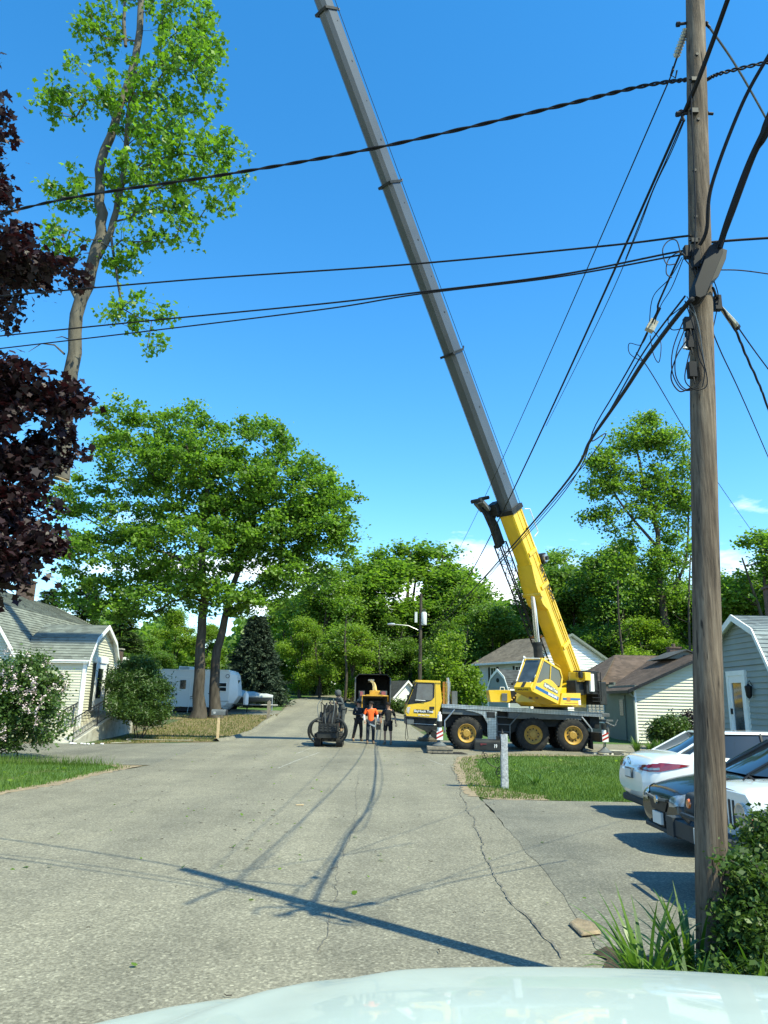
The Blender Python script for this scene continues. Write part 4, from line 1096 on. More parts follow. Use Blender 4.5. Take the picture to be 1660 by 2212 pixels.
# right house
h2 = empty('gambrel_house', (12, 22, 0), 0, 'grey blue clapboard gambrel house cut by the right edge, glass door in its porch', 'house')
rf = gambrel_parts(h2, TR(12.7, 13.0), 8.0, 16, 0.0, 3.3, (1.4, 4.75), 6.0, 'side_blue', 'roof_grey', step=.16)
chimney(rf, TR(0, 0), 14.3, 27.0, 4.9, 6.1, .7, .6)
T = TR(10.35, 23.5, 0, -90)
gambrel_parts(h2, T, 3.5, 2.9, 0.0, 3.05, (.62, 3.95), 4.45, 'side_blue', 'roof_grey', step=.16, back=False)
m = nmb(T); a0, a1 = 0.85, 1.75
m.bx(a0 - .13, a0, -.09, 0.0, .78, 2.78, M['trim']); m.bx(a1, a1 + .13, -.09, 0.0, .78, 2.78, M['trim']); m.bx(a0 - .13, a1 + .13, -.092, 0.0, 2.78, 2.92, M['trim'])
m.bx(a0, a1, -.07, -.01, .78, .95, M['door_white']); m.bx(a0, a0 + .14, -.07, -.01, .95, 2.78, M['door_white']); m.bx(a1 - .14, a1, -.07, -.01, .95, 2.78, M['door_white']); m.bx(a0 + .14, a1 - .14, -.07, -.01, 2.58, 2.78, M['door_white'])
dr = m.build('door', h2)
m = nmb(T); m.bx(a0 + .14, a1 - .14, -.045, -.035, .95, 2.58, M['glass_lite']); m.build('pane', dr)
m = nmb(T); m.bx(a0 + .03, a0 + .10, -.11, -.071, 1.7, 1.86, M['iron']); m.build('handle', dr)
m = nmb(T); x_ = a1 + .42
m.lathe([(0, .24), (.05, .17), (.10, .14), (.075, -.12), (.05, -.16), (0, -.2)], (x_, -.14, 2.32), (0, 0, 1), M['iron'], 6)
m.tube([(x_, -.02, 2.48), (x_, -.10, 2.62), (x_, -.14, 2.56)], .012, M['iron'], 5); m.build('wall_lamp', h2)
m = nmb(T); m.bx(.6, 2.6, -1.3, 0.0, 0.0, .76, M['concrete']); m.bx(.6, 2.6, -1.6, -1.3, 0.0, .4, M['concrete']); m.build('step', h2)

# brown roofed ranch house
h3 = empty('ranch_house', (16, 42, G(16, 42)), 0, 'low house with wide brown shingle roof and lit white clapboard gable, behind the crane rear', 'house')
zb = 0.15
m = MB()
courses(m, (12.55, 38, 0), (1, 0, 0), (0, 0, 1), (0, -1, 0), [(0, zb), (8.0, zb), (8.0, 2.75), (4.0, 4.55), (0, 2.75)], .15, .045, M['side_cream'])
m.bx(12.5, 12.6, 37.95, 38.05, zb, 2.75, M['trim'])
m.bx(12.58, 12.7, 38.05, 42.5, zb, 2.9, M['side_olive_and_shade']); m.bx(12.9, 13.0, 42.5, 51.5, zb, 3.15, M['side_olive_and_shade'])  # shade of the left walls is put into this darker colour
m.bx(20.5, 20.55, 38.05, 51.5, zb, 2.9, M['side_olive_and_shade']); m.bx(13, 20.5, 51.4, 51.5, zb, 3.15, M['side_olive_and_shade']); m.bx(12.6, 13, 42.45, 42.55, zb, 3.0, M['side_olive_and_shade'])
m.build('wall', h3)
r = MB()
def slope(r, A, B, C, D, m_, under='trim'):
    """roof plane A-B eave, D-C ridge (D above A)"""
    A, B, C, D = map(Vector, (A, B, C, D)); X = (B - A).normalized(); N = X.cross(D - A).normalized()
    if N.z < 0: N = -N
    U = N.cross(X).normalized()
    if U.z < 0: U = -U
    poly = [((p - A).dot(X), (p - A).dot(U)) for p in (A, B, C, D)]
    if poly[2] == poly[3]: poly = poly[:3]
    courses(r, A, X, U, N, poly, .15, .022, m_)
    r.add([A - N * .03, B - N * .03, C - N * .03, D - N * .03], [(0, 1, 2, 3)], M[under])
ov = .35
slope(r, (12.15, 37.6, 2.62), (12.15, 42.6, 2.62), (16.55, 48.0, 4.62), (16.55, 37.6, 4.62), M['roof_brown'], 'side_olive_and_shade')
slope(r, (20.95, 37.6, 2.62), (20.95, 45, 2.62), (16.55, 45.0, 4.62), (16.55, 37.6, 4.62), M['roof_brown'], 'side_olive_and_shade')
slope(r, (12.2, 43.2, 3.05), (22, 43.2, 3.05), (20.5, 48, 5.0), (14.8, 48, 5.0), M['roof_brown'], 'side_olive_and_shade')
slope(r, (12.2, 52, 3.2), (12.2, 42.3, 3.2), (14.8, 48, 5.0), (14.8, 48.2, 5.0), M['roof_brown'], 'side_olive_and_shade')
slope(r, (12.2, 52, 3.2), (22, 52, 3.2), (20.5, 48, 5.0), (14.8, 48, 5.0), M['roof_brown'], 'side_olive_and_shade')
ro = r.build('roof', h3, angle=20)
chimney(ro, TR(0, 0), 17.9, 46.5, 4.5, 5.35, .65, .6)
m = MB()  # little vent gable on the ridge
m.prism([(15.5, 4.42), (17.5, 4.42), (16.5, 4.86)], 'y', 41.2, 44, M['side_olive_and_shade']); m.prism([(15.3, 4.42), (16.5, 4.93), (17.7, 4.42), (16.5, 4.86)], 'y', 41.0, 44.1, M['roof_dark'])
m.bx(16.35, 16.75, 41.17, 41.21, 4.46, 4.62, M['blackmetal']); m.build('roof_vent', ro)
t = MB()
t.prism([(12.1, 2.50), (16.55, 4.52), (16.55, 4.64), (12.1, 2.66)], 'y', 37.53, 37.6, M['blackmetal']); t.prism([(21.0, 2.50), (16.55, 4.52), (16.55, 4.64), (21.0, 2.66)], 'y', 37.532, 37.6, M['blackmetal'])
t.bx(12.08, 12.18, 37.6, 42.6, 2.5, 2.64, M['blackmetal']); t.tube([(12.15, 37.75, 2.5), (12.45, 37.9, 2.3), (12.45, 37.9, .2)], .05, M['side_olive_and_shade'], 6)
t.build('gutter', h3)
window(h3, TR(12.9, 48.5, 0, -90), .6, 1.0, 3.4, 1.8, 4, 3, fr=.06)
m = MB(); m.bx(12.52, 12.60, 39.6, 40.6, .2, 2.4, M['side_olive_and_shade']); dd = m.build('door', h3)
m = MB(); m.bx(12.50, 12.53, 39.8, 40.4, 1.4, 2.2, M['glass']); m.build('pane', dd)

# two storey house behind the crane
h4 = empty('two_storey_house', (10, 53, G(10, 53)), 0, 'two storey grey white house with dark shutters and tan roof right behind the crane cab', 'house')
T = TR(10.35, 53.2, 0, 26.8); zb = .4
m = nmb(T)
courses(m, (0, 0, 0), (1, 0, 0), (0, 0, 1), (0, -1, 0), [(0, zb), (7.2, zb), (7.2, 4.95), (3.6, 6.75), (0, 4.95)], .2, .055, M['side_white'])
courses(m, (0, 0, 0), (0, 1, 0), (0, 0, 1), (-1, 0, 0), [(0, zb), (6.2, zb), (6.2, 4.95), (0, 4.95)], .17, .03, M['side_grey_and_shade'])  # shaded copy of the gable's clapboard, shade put into the greyer colour
m.bx(-.05, .05, -.05, .05, zb, 4.95, M['trim']); m.bx(7.1, 7.2, 0.05, 6.2, zb, 4.9, M['side_grey_and_shade']); m.build('wall', h4)
r = nmb(T)
slope(r, (-.5, -.35, 4.78), (-.5, 6.6, 4.78), (3.6, 6.6, 6.85), (3.6, -.35, 6.85), M['roof_tan']); slope(r, (7.7, -.35, 4.78), (7.7, 6.6, 4.78), (3.6, 6.6, 6.85), (3.6, -.35, 6.85), M['roof_tan'])
ro = r.build('roof', h4, angle=20)
t = nmb(T); t.prism([(-.5, 4.66), (3.6, 6.74), (3.6, 6.9), (-.5, 4.84)], 'y', -.40, -.352, M['side_olive_and_shade']); t.prism([(7.7, 4.66), (3.6, 6.74), (3.6, 6.9), (7.7, 4.84)], 'y', -.402, -.352, M['side_olive_and_shade'])
t.bx(-.56, -.46, -.35, 6.6, 4.66, 4.8, M['trim']); t.build('trim', h4)
T2 = TR(10.35, 53.2, 0, 26.8) @ Matrix.Rotation(R(-90), 4, 'Z')
for (x, z) in [(-1.55, 3.1), (-4.6, 3.1), (-4.6, 1.2)]: window(h4, T2, x, z, .62, 1.35, 2, 2, shutters=.25)
# small gambrel shed beside it
h5 = empty('garden_shed', (7.4, 49.5, G(8, 49)), 0, 'small shed with steep dark gambrel roof between the crane boom and the small white house', 'shed')
z5 = G(7.4, 49)
gambrel_parts(h5, TR(7.1, 50.6, 0, -52), 1.75, 1.9, z5, 2.9, (.28, 3.55), 4.05, 'side_blue', 'roof_dark', step=.12, oh=.06)
m = nmb(TR(7.1, 50.6, 0, -52)); m.lathe([(0, 0), (.12, 0), (.14, .02), (0, .03)], (.87, -.03, 3.35), (0, -1, 0), M['shutter'], 14); m.build('round_window', h5)

# small white gabled house, far
def simple_house(name, label, T, Wd, L, zb, ze, zr, side, roofm, win=(), oh=.3, cat='house'):
    root = empty(name, T.translation, 0, label, cat)
    m = nmb(T)
    courses(m, (0, 0, 0), (1, 0, 0), (0, 0, 1), (0, -1, 0), [(0, zb), (Wd, zb), (Wd, ze), (Wd / 2, zr), (0, ze)], .16, .02, M[side])
    m.bx(0, .1, .0, L, zb, ze, M[side]); m.bx(Wd - .1, Wd, .0, L, zb, ze, M[side]); m.build('wall', root)
    r = nmb(T)
    for s in (0, 1):
        x0 = -oh if not s else Wd + oh; dz = oh * (zr - ze) / (Wd / 2)
        slope(r, (x0, -oh, ze - dz + .05), (x0, L, ze - dz + .05), (Wd / 2, L, zr + .05), (Wd / 2, -oh, zr + .05), M[roofm])
    r.build('roof', root, angle=20)
    t = nmb(T); dz = oh * (zr - ze) / (Wd / 2)
    t.prism([(-oh, ze - dz - .14), (Wd / 2, zr - .14), (Wd / 2, zr + .06), (-oh, ze - dz + .06)], 'y', -oh - .04, -oh - .001, M['trim']); t.prism([(Wd + oh, ze - dz - .14), (Wd / 2, zr - .14), (Wd / 2, zr + .06), (Wd + oh, ze - dz + .06)], 'y', -oh - .042, -oh - .001, M['trim'])
    t.build('trim', root)
    for (x, z, w, h, c) in win: window(root, T, x, z, w, h, c, 2)
    return root
simple_house('gabled_house', 'small pale house with white trimmed gable and double window right of the carrier cab', TR(7.75, 75, 0, 12), 2.7, 4.5, .7, 3.25, 4.35, 'side_cream', 'roof_grey', [(.62, 1.75, .62, .95, 1), (1.36, 1.75, .62, .95, 1)])
hw_ = simple_house('house_wing', 'low grey roofed wing left of the small white trimmed gable', TR(4.6, 82, 0, 0), 5.2, 5.0, .8, 2.6, 4.3, 'side_grey_and_shade', 'roof_grey')
simple_house('white_house', 'white house end with two small windows between the chip truck and the carrier cab', TR(1.25, 70, 0, 28), 2.6, 6.5, .4, 2.45, 3.75, 'side_white', 'roof_dark', [(1.3, 1.9, .45, .6, 1), (1.3, .95, .45, .5, 1)])
simple_house('far_garage', 'grey roofed garage behind the skid steer loader at the road bend', TR(-5.2, 92, 0, 90), 3.5, 6, .5, 2.0, 2.9, 'side_olive_and_shade', 'roof_grey', [(.8, 1.2, .6, .6, 1)])
simple_house('brown_roofed_house', 'low brown roofed house with pink brick chimney behind the left house', TR(-22, 60, 0, 78), 6, 8, .9, 4.2, 4.95, 'side_grey_and_shade', 'roof_tan')
m = MB(); m.bx(-20.7, -20.0, 58.6, 59.2, 3.5, 5.35, M['brick']); m.bx(-20.78, -19.92, 58.55, 59.25, 5.35, 5.45, M['concrete'])
c_ = m.build('chimney', [o for o in COL.objects if o.name.startswith('brown_roofed_house')][0])
# ------------------------------------------------------------------ mobile crane
M['yellow'] = mat('crane_yellow_paint', (0.70, 0.44, 0.012), 0.38, var=.06, scale=2.2, dirt=(.25, .17, .03), dscale=1.6, damt=.35, coat=.3)
M['grey_boom'] = mat('grey_boom_steel', (0.085, 0.096, 0.104), 0.38, metal=.3, var=.10, scale=.6, dirt=(.05, .057, .062), dscale=.35, damt=.5)
M['black_paint'] = mat('black_machine_paint', (0.022, 0.024, 0.024), 0.5, var=.4, scale=4, dirt=(.07, .06, .045), dscale=3, damt=.4)
M['machine_grey'] = mat('machine_grey', (0.10, 0.11, 0.11), 0.55, var=.2, scale=5, dirt=(.05, .045, .04), dscale=3)
M['rubber'] = mat('tyre_rubber', (0.028, 0.028, 0.027), 0.85, var=.25, scale=5, bump=.3, bscale=30, dirt=(.09, .08, .065), dscale=4, damt=.5)
M['rim'] = mat('ochre_rim', (0.42, 0.25, 0.04), 0.5, var=.2, scale=9, dirt=(.14, .09, .035), dscale=6, damt=.7)
M['chrome'] = mat('polished_rod', (0.6, 0.6, 0.6), 0.12, metal=1.0, var=.03)
M['blue_stripe'] = mat('blue_stripe', (0.01, 0.11, 0.33), 0.4, var=.03)
M['white_paint'] = mat('white_paint', (0.78, 0.78, 0.76), 0.4, var=.04)
M['red_paint'] = mat('red_paint', (0.45, 0.03, 0.02), 0.4, var=.1)
M['cable_black'] = mat('black_cable', (0.012, 0.012, 0.014), 0.6, var=.2)
M['wood_grey'] = mat('weathered_timber', (0.21, 0.18, 0.135), 0.9, var=.35, scale=8, bump=.6, bscale=16, stretch=(1, 6, 6))
M['letter_dark'] = mat('dark_lettering', (0.02, 0.025, 0.03), 0.5, var=.02)
M['orange_guard'] = mat('orange_brown_guard', (0.40, 0.17, 0.04), 0.5, var=.1)
def checker_mat():
    m, nt, b, oc = newmat('checker_plate', 0.35); b.inputs['Metallic'].default_value = .75
    mp = nt.nodes.new('ShaderNodeMapping'); mp.inputs['Rotation'].default_value = (0, R(45), 0); nt.links.new(oc, mp.inputs[0])
    ck = nt.nodes.new('ShaderNodeTexChecker'); ck.inputs['Scale'].default_value = 22; ck.inputs['Color1'].default_value = (.62, .63, .62, 1); ck.inputs['Color2'].default_value = (.30, .31, .31, 1)
    nt.links.new(mp.outputs[0], ck.inputs['Vector'])
    d = ramp(nt, noise(nt, 3, 6, .6, oc), [(.35, (.7, .69, .66)), (.6, (1, 1, 1))])
    nt.links.new(mixc(nt, 1, ck.outputs['Color'], d, 'MULTIPLY'), b.inputs['Base Color'])
    bumpn(nt, b, ck.outputs['Fac'], .3, .004); return m
M['checker'] = checker_mat()

def text_mesh(name, s, size, T, material, parent, extrude=.004, align='CENTER', shear=0, bold=0.0, sx=1.0):
    """lettering lying in the x-z plane of T, readable from -y"""
    cu = bpy.data.curves.new(name, 'FONT'); cu.body = s; cu.size = size; cu.extrude = extrude; cu.align_x = align; cu.align_y = 'CENTER'; cu.shear = shear; cu.offset = bold
    tmp = bpy.data.objects.new('tmp', cu); COL.objects.link(tmp)
    me = bpy.data.meshes.new_from_object(tmp.evaluated_get(bpy.context.evaluated_depsgraph_get()))
    bpy.data.objects.remove(tmp)
    me.transform(T @ Matrix.Rotation(R(90), 4, 'X') @ Matrix.Scale(sx, 4, (1, 0, 0)))
    me.materials.clear(); me.materials.append(material); me.name = name
    o = bpy.data.objects.new(name, me); COL.objects.link(o)
    if parent is not None: o.parent = parent; o.matrix_parent_inverse = PMAT(parent).inverted()
    return o

def c2(cx, cz, Y=32.0): return at((930 + cx * .3012) / 1.094, (1550 + cz * .3012) / 1.094, Y)
def c2p(pts, Y=32.0): return [(c2(a, b, Y).x, c2(a, b, Y).z) for a, b in pts]

cr = empty('mobile_crane', (5.6, 33.2, 0), 0, 'yellow three axle truck crane standing across the street with its boom raised', 'crane')
YN, YF = 32.0, 34.5
# carrier cab
m = MB()
prof = c2p([(195, 190), (365, 200), (383, 355), (345, 490), (105, 478), (95, 440), (105, 380), (180, 205)])
m.prism(prof, 'y', YN, YF - .1, M['yellow'])
vis = c2p([(175, 188), (368, 196), (372, 214), (172, 204)]); m.prism(vis, 'y', YN - .03, YF - .07, M['yellow'])
m.prism(c2p([(95, 470), (345, 488), (345, 497), (95, 482)]), 'y', YN - .02, YF - .1, M['blackmetal'])
for a in (330,): m.prism(c2p([(a, 214), (a + 3, 214), (a + 3, 486), (a, 486)]), 'y', YN - .003, YN + .01, M['blackmetal'])
m.prism(c2p([(283, 398), (322, 398), (322, 421), (283, 421)]), 'y', YN - .012, YN + .01, M['blackmetal'])
m.prism(c2p([(108, 402), (135, 400), (122, 455), (103, 440)]), 'y', YN - .015, YN + .01, M['chrome'])
cabc = m.build('carrier_cab', cr, bevel=.025)
m = MB(); m.prism(c2p([(180, 210), (318, 213), (326, 225), (322, 325), (300, 350), (262, 362), (108, 382)]), 'y', YN - .008, YN + .02, M['blackmetal'])
wf = m.build('window', cabc)
m = MB(); m.prism(c2p([(192, 220), (300, 222), (310, 232), (308, 335), (298, 348), (176, 346)]), 'y', YN - .016, YN, M['glass_lite']); m.build('pane', wf)
A = c2(180, 205); Bq = c2(105, 380)
m = MB(); off = .012
m.add([(A.x - off, YN + .12, A.z), (A.x - off, YF - .22, A.z), (Bq.x - off, YF - .22, Bq.z), (Bq.x - off, YN + .12, Bq.z)], [(0, 1, 2, 3)], M['glass']); m.build('windscreen', cabc)
m = MB(); m.tube([c2(172, 346, YN - .05), c2(252, 352, YN - .05)], .012, M['trim'], 5)
m.tube([c2(178, 205, YN - .03), c2(160, 225, YN - .22), c2(160, 300, YN - .22)], .014, M['iron'], 5); m.box(c2(162, 265, YN - .24), (.05, .16, .42), M['black_paint']); m.build('mirror', cabc)
T = Matrix.Translation((c2(238, 434).x, YN - .012, c2(238, 434).z)) @ Matrix.Rotation(R(1.2), 4, 'Y')
m = nmb(T); m.bx(-.40, .37, -.002, .004, -.075, .06, M['letter_dark']); m.build('sign_patch', cabc)
text_mesh('lettering', 'SkyHook Tree', .135, T @ Matrix.Translation((0, -.006, -.005)), M['white_paint'], cabc, bold=.003)
T = Matrix.Translation((c2(238, 466).x, YN - .012, c2(238, 466).z)) @ Matrix.Rotation(R(1.2), 4, 'Y')
text_mesh('phone_number', '508-966-3943', .085, T, M['white_paint'], cabc)
# chassis
m = MB()
m.prism(c2p([(105, 484), (345, 497), (345, 602), (272, 600), (150, 545), (108, 530)]), 'y', YN + .12, YF - .2, M['black_paint'])
m.prism(c2p([(385, 408), (1640, 470), (1640, 560), (1220, 560), (1180, 600), (960, 600), (900, 640), (745, 640), (700, 560), (400, 560)]), 'y', YN + .45, YF - .5, M['black_paint'])
m.prism(c2p([(385, 412), (700, 430), (700, 470), (385, 455)]), 'y', YN + .06, YN + .45, M['machine_grey'])
m.prism(c2p([(905, 440), (1480, 468), (1480, 505), (905, 492)]), 'y', YN + .06, YN + .45, M['machine_grey'])
for cx in (577, 1082, 1388):
    p = c2(cx, 620); m.cyl((p.x, YN + .3, .65), (p.x, YF - .3, .65), .14, M['black_paint'], 10); m.cyl((p.x, YN + 1.0, .62), (p.x, YN + 1.5, .62), .26, M['black_paint'], 12)
m.prism(c2p([(150, 528), (340, 540), (340, 545), (160, 534)]), 'y', YN + .10, YN + .12, M['steel'])
m.build('chassis', cr, bevel=.015)
# bumper and tow rope loop
m = MB(); p = c2(120, 505); m.bx(p.x - .12, p.x + .22, YN + .02, YF - .12, p.z - .17, p.z + .07, M['machine_grey']); m.build('bumper', cr, bevel=.02)
m = MB(); m.tube([c2(100, 492, YN - .04), c2(100, 560, YN - .05), c2(94, 640, YN - .05), c2(104, 668, YN - .05), c2(116, 645, YN - .05), c2(106, 560, YN - .05), c2(104, 492, YN - .04)], .014, M['cable_black'], 6); m.build('rope_loop', cr)
# deck
m = MB()
m.prism(c2p([(380, 380), (838, 402), (838, 432), (380, 407)]), 'y', YN - .01, YN + .02, M['checker'])
m.prism(c2p([(838, 402), (1110, 417), (1640, 446), (1640, 480), (1110, 450), (838, 434)]), 'y', YN, YN + .03, M['checker'])
m.prism(c2p([(378, 376), (1645, 443), (1645, 449), (378, 382)]), 'y', YN - .025, YF, M['checker'])
m.build('deck', cr)
m = MB(); m.prism(c2p([(560, 424), (812, 436), (812, 654), (742, 652), (738, 530), (700, 462), (640, 440)]), 'y', YN - .02, YN + .015, M['checker']); m.bx(c2(742, 0).x, c2(812, 0).x, YN + .015, YN + .4, c2(0, 652).z, c2(0, 500).z, M['machine_grey']); m.build('side_panel', cr)
m = MB(); m.prism(c2p([(728, 438), (797, 442), (797, 486), (735, 484)]), 'y', YN - .045, YN - .02, M['blackmetal']); m.build('tool_box', cr)
m = MB()
for z in (482, 539, 597): m.tube([c2(806, z - 4, YN - .03), c2(918, z + 2, YN - .03)], .022, M['machine_grey'], 6)
m.tube([c2(997, 450, YN - .03), c2(916, 542, YN - .03), c2(916, 655, YN - .03)], .026, M['machine_grey'], 6); m.tube([c2(812, 640, YN - .02), c2(812, 452, YN - .02)], .02, M['machine_grey'], 6)
m.build('ladder', cr)
for pts in ([(482, 420), (405, 510), (405, 602)], [(1478, 478), (1556, 575), (1560, 640)]):
    m = MB(); m.tube([c2(a, b, YN - .02) for a, b in pts], .03, M['steel'], 6); m.tube([c2(a, b, YN + .1) for a, b in pts], .05, M['black_paint'], 6); m.build('fender_bar', cr)
m = MB(); m.prism(c2p([(1548, 640), (1566, 640), (1570, 735), (1552, 725)]), 'y', YN, YN + .5, M['rubber']); m.build('mud_flap', cr)
for (a, b, c) in ((446, 470, 700), (990, 955, 1220), (1296, 1270, 1500)):
    pass
# wheels
def crane_wheel(x, y, zc, side=-1, r=.66, w=.44):
    wt = MB()
    h = w / 2
    wt.lathe([(r * .56, -h * .92), (r * .70, -h), (r * .90, -h * .96), (r * .975, -h * .80), (r, -h * .55), (r, h * .55), (r * .975, h * .8), (r * .9, h * .96), (r * .7, h), (r * .56, h * .92)], (0, 0, 0), (0, 1, 0), M['rubber'], 40)
    for k in range(30):
        a = 2 * math.pi * k / 30
        for s in (-1, 1):
            mm = Matrix.Rotation(a + (0.05 if s > 0 else 0), 3, 'Y'); wt.box(mm @ Vector((r * 1.0, s * h * .5, 0)), (.035, h * .8, .05), M['rubber'], mm)
    tyre = wt.build('tyre', None, local=True)
    rm = MB(); s = side * h
    rm.lathe([(r * .57, s * .98), (r * .55, s * 1.0), (r * .52, s * .80), (r * .48, s * .70), (r * .42, s * .66), (r * .40, s * .50), (r * .30, s * .46), (r * .24, s * .48), (r * .23, s * .80), (r * .20, s * .86), (0, s * .87)], (0, 0, 0), (0, 1, 0), M['rim'], 32)
    for k in range(10):
        a = 2 * math.pi * k / 10; rm.cyl((r * .345 * math.cos(a), s * .50, r * .345 * math.sin(a)), (r * .345 * math.cos(a), s * .56, r * .345 * math.sin(a)), r * .045, M['black_paint'], 8)
        a += .31; rm.cyl((r * .27 * math.cos(a), s * .48, r * .27 * math.sin(a)), (r * .27 * math.cos(a), s * .60, r * .27 * math.sin(a)), r * .026, M['rim'], 6)
    rm.lathe([(r * .555, -s * .9), (r * .45, -s * .5), (0, -s * .5)], (0, 0, 0), (0, 1, 0), M['black_paint'], 20)
    rim = rm.build('rim', None, local=True)
    root = bpy.data.objects.new('wheel', None); COL.objects.link(root); root.location = (x, y, zc)
    for o in (tyre, rim): o.parent = root
    return root
def attach(o, parent):
    o.parent = parent; o.matrix_parent_inverse = PMAT(parent).inverted()
w0 = crane_wheel(c2(577, 612).x, YN + .22, .665); attach(w0, cr)
for (x, y, rz) in [(c2(1082, 0).x, YN + .22, 0), (c2(1388, 0).x, YN + .22, 0), (c2(577, 0).x, YF - .22, math.pi), (c2(1082, 0).x, YF - .22, math.pi), (c2(1388, 0).x, YF - .22, math.pi)]:
    w = w0.copy(); COL.objects.link(w); w.location = (x, y, .665); w.rotation_euler = (0, 0.4, rz); w.parent = cr; w.matrix_parent_inverse = w0.matrix_parent_inverse.copy()
    for ch in [o for o in COL.objects if o.parent == w0]:
        c = ch.copy(); COL.objects.link(c); c.parent = w
# outriggers
def outrigger(x, y, ztop, foot_z, ybeam):
    m = MB(); m.bx(x - .14, x + .14, min(y, ybeam), max(y, ybeam), .50, .78, M['black_paint']); m.cyl((x, y, .5), (x, y, ztop), .085, M['white_paint'], 12); m.cyl((x, y, ztop), (x, y, ztop + .1), .05, M['white_paint'], 10)
    m.cyl((x, y, .95), (x, y, 1.18), .10, M['black_paint'], 12)
    o = m.build('outrigger', cr, bevel=.01)
    m = MB(); m.cyl((x, y, foot_z + .1), (x, y, .55), .055, M['chrome'], 12); m.lathe([(.05, .22), (.09, .16), (.24, .05), (.28, .03), (.28, 0), (0, 0)], (x, y, foot_z), (0, 0, 1), M['machine_grey'], 20); m.build('foot', o)
    m = MB(); m.bx(x - .12, x + .12, y - .165, y - .15, .5, .80, M['white_paint'])
    for k in range(2): m.add([(x - .12, y - .168, .53 + k * .15), (x + .12, y - .168, .65 + k * .15), (x + .12, y - .168, .72 + k * .15), (x - .12, y - .168, .60 + k * .15)], [(0, 1, 2, 3)], M['red_paint'])
    m.build('warning_plate', o); return o
outrigger(2.28, 29.7, 1.42, .27, 32.6)
outrigger(2.28, 36.7, 1.42, .27, 34.0)
outrigger(8.80, 30.6, 1.05, .10, 32.6)
outrigger(8.80, 36.5, 1.05, .27, 34.0)
# rear end frame and hook
m = MB(); p = c2(1600, 500)
m.bx(p.x - .35, p.x + .55, YN + .1, YF - .2, 1.42, 1.56, M['machine_grey']); m.bx(p.x - .25, p.x + .15, YN + .25, YF - .4, .95, 1.42, M['black_paint']); m.bx(p.x + .15, p.x + .75, YN + .3, YF - .3, 1.22, 1.30, M['machine_grey'])
m.tube([(p.x + .2, YN + .25, 1.3), (p.x + .75, YN + .2, 1.05), (p.x + .9, YN + .2, 1.32)], .03, M['machine_grey'], 6); m.tube([(p.x + .3, YN + .3, .9), (p.x + .85, YN + .25, 1.12)], .03, M['machine_grey'], 6)
m.bx(p.x - .3, p.x + .1, 30.75, YN + .2, .48, .82, M['black_paint']); m.tube([(p.x + .5, YN + .3, 1.2), (p.x + .5, YN + .3, .6)], .06, M['machine_grey'], 8); m.build('rear_frame', cr, bevel=.01)
# things behind the cab
m = MB(); a = c2(440, 370, 32.9); m.cyl((a.x - .05, 32.9, 1.75), (a.x - .05, 32.9, 2.75), .10, M['steel'], 14); m.bx(a.x + .1, a.x + .32, 32.7, 33.2, 1.78, 2.35, M['machine_grey']); m.cyl((a.x - .05, 32.9, 2.75), (a.x - .08, 32.9, 2.9), .06, M['steel'], 10); m.build('exhaust_stack', cr)
m = MB()
for dx_ in (0, .06): m.tube([(c2(398, 0).x + dx_, 32.4, 1.75), (c2(398, 0).x + dx_, 32.4, 2.72)], .022, M['orange_guard'], 6)
m.tube([(c2(398, 0).x, 32.4, 2.3), (c2(398, 0).x, 34.1, 2.3)], .02, M['orange_guard'], 6); m.tube([(c2(398, 0).x, 34.1, 1.75), (c2(398, 0).x, 34.1, 2.72)], .022, M['orange_guard'], 6); m.build('guard_rail', cr)
m = MB(); a = c2(745, 265, 32.9); b = c2(925, 365, 32.9)
m.prism([(a.x, a.z - .02), (b.x - .05, a.z - .0), (b.x, b.z + .1), (b.x - .1, b.z), (a.x + .08, b.z)], 'y', 32.8, 33.7, M['yellow']); m.bx(a.x + .55, a.x + .78, 32.74, 32.8, 1.98, 2.3, M['machine_grey']); m.bx(a.x + .9, a.x + 1.3, 32.85, 33.5, 1.9, 2.42, M['black_paint'])
m.tube([(a.x + .5, 32.9, 2.4), (a.x + .52, 32.9, 2.55), (a.x + .68, 32.9, 2.55), (a.x + .7, 32.9, 2.4)], .02, M['white_paint'], 6)
for k in range(4): m.cyl((a.x + .98 + .09 * k, 32.8, 2.0 + .09 * k), (a.x + .98 + .09 * k, 32.84, 2.05 + .09 * k), .045, M['rim'], 8)
m.build('stowage_box', cr, bevel=.02)

# superstructure, turned to the lower left
TS = TR(7.6, 33.3, 0, math.degrees(math.atan2(-.716, -.699)))
m = nmb(TS)
m.cyl((0.5, 0, 1.62), (0.5, 0, 1.80), .72, M['black_paint'], 28)
m.prism([(-1.7, 1.78), (1.9, 1.78), (2.3, 1.95), (2.2, 2.35), (1.2, 2.5), (-.2, 2.6), (-1.2, 3.0), (-1.8, 2.9)], 'y', -.55, .45, M['yellow'])
m.lathe([(0, 1.78), (1.0, 1.78), (1.25, 1.9), (1.2, 2.3), (0, 2.35)], (.7, 0, 0), (0, 0, 1), M['yellow'], 24)
m.bx(-.9, -.1, .45, .9, 2.3, 2.9, M['black_paint']); m.bx(-.7, -.2, .5, 1.0, 2.85, 3.25, M['yellow'])
m.build('turntable', cr, bevel=.02)
m = nmb(TS); m.prism([(1.95, 1.86), (0.3, 1.86), (0.3, 2.36), (1.75, 2.33)], 'y', .6, 1.34, M['yellow'])
m.bx(.34, 1.72, 1.34, 1.346, 2.06, 2.15, M['blue_stripe']); m.bx(.32, .50, 1.341, 1.35, 1.88, 2.07, M['white_paint']); m.bx(1.15, 1.42, 1.342, 1.352, 2.02, 2.17, M['orange_guard']); m.bx(.5, 1.6, 1.34, 1.348, 1.93, 1.95, M['orange_guard'])
m.build('side_box', cr, bevel=.015)
m = nmb(TS)
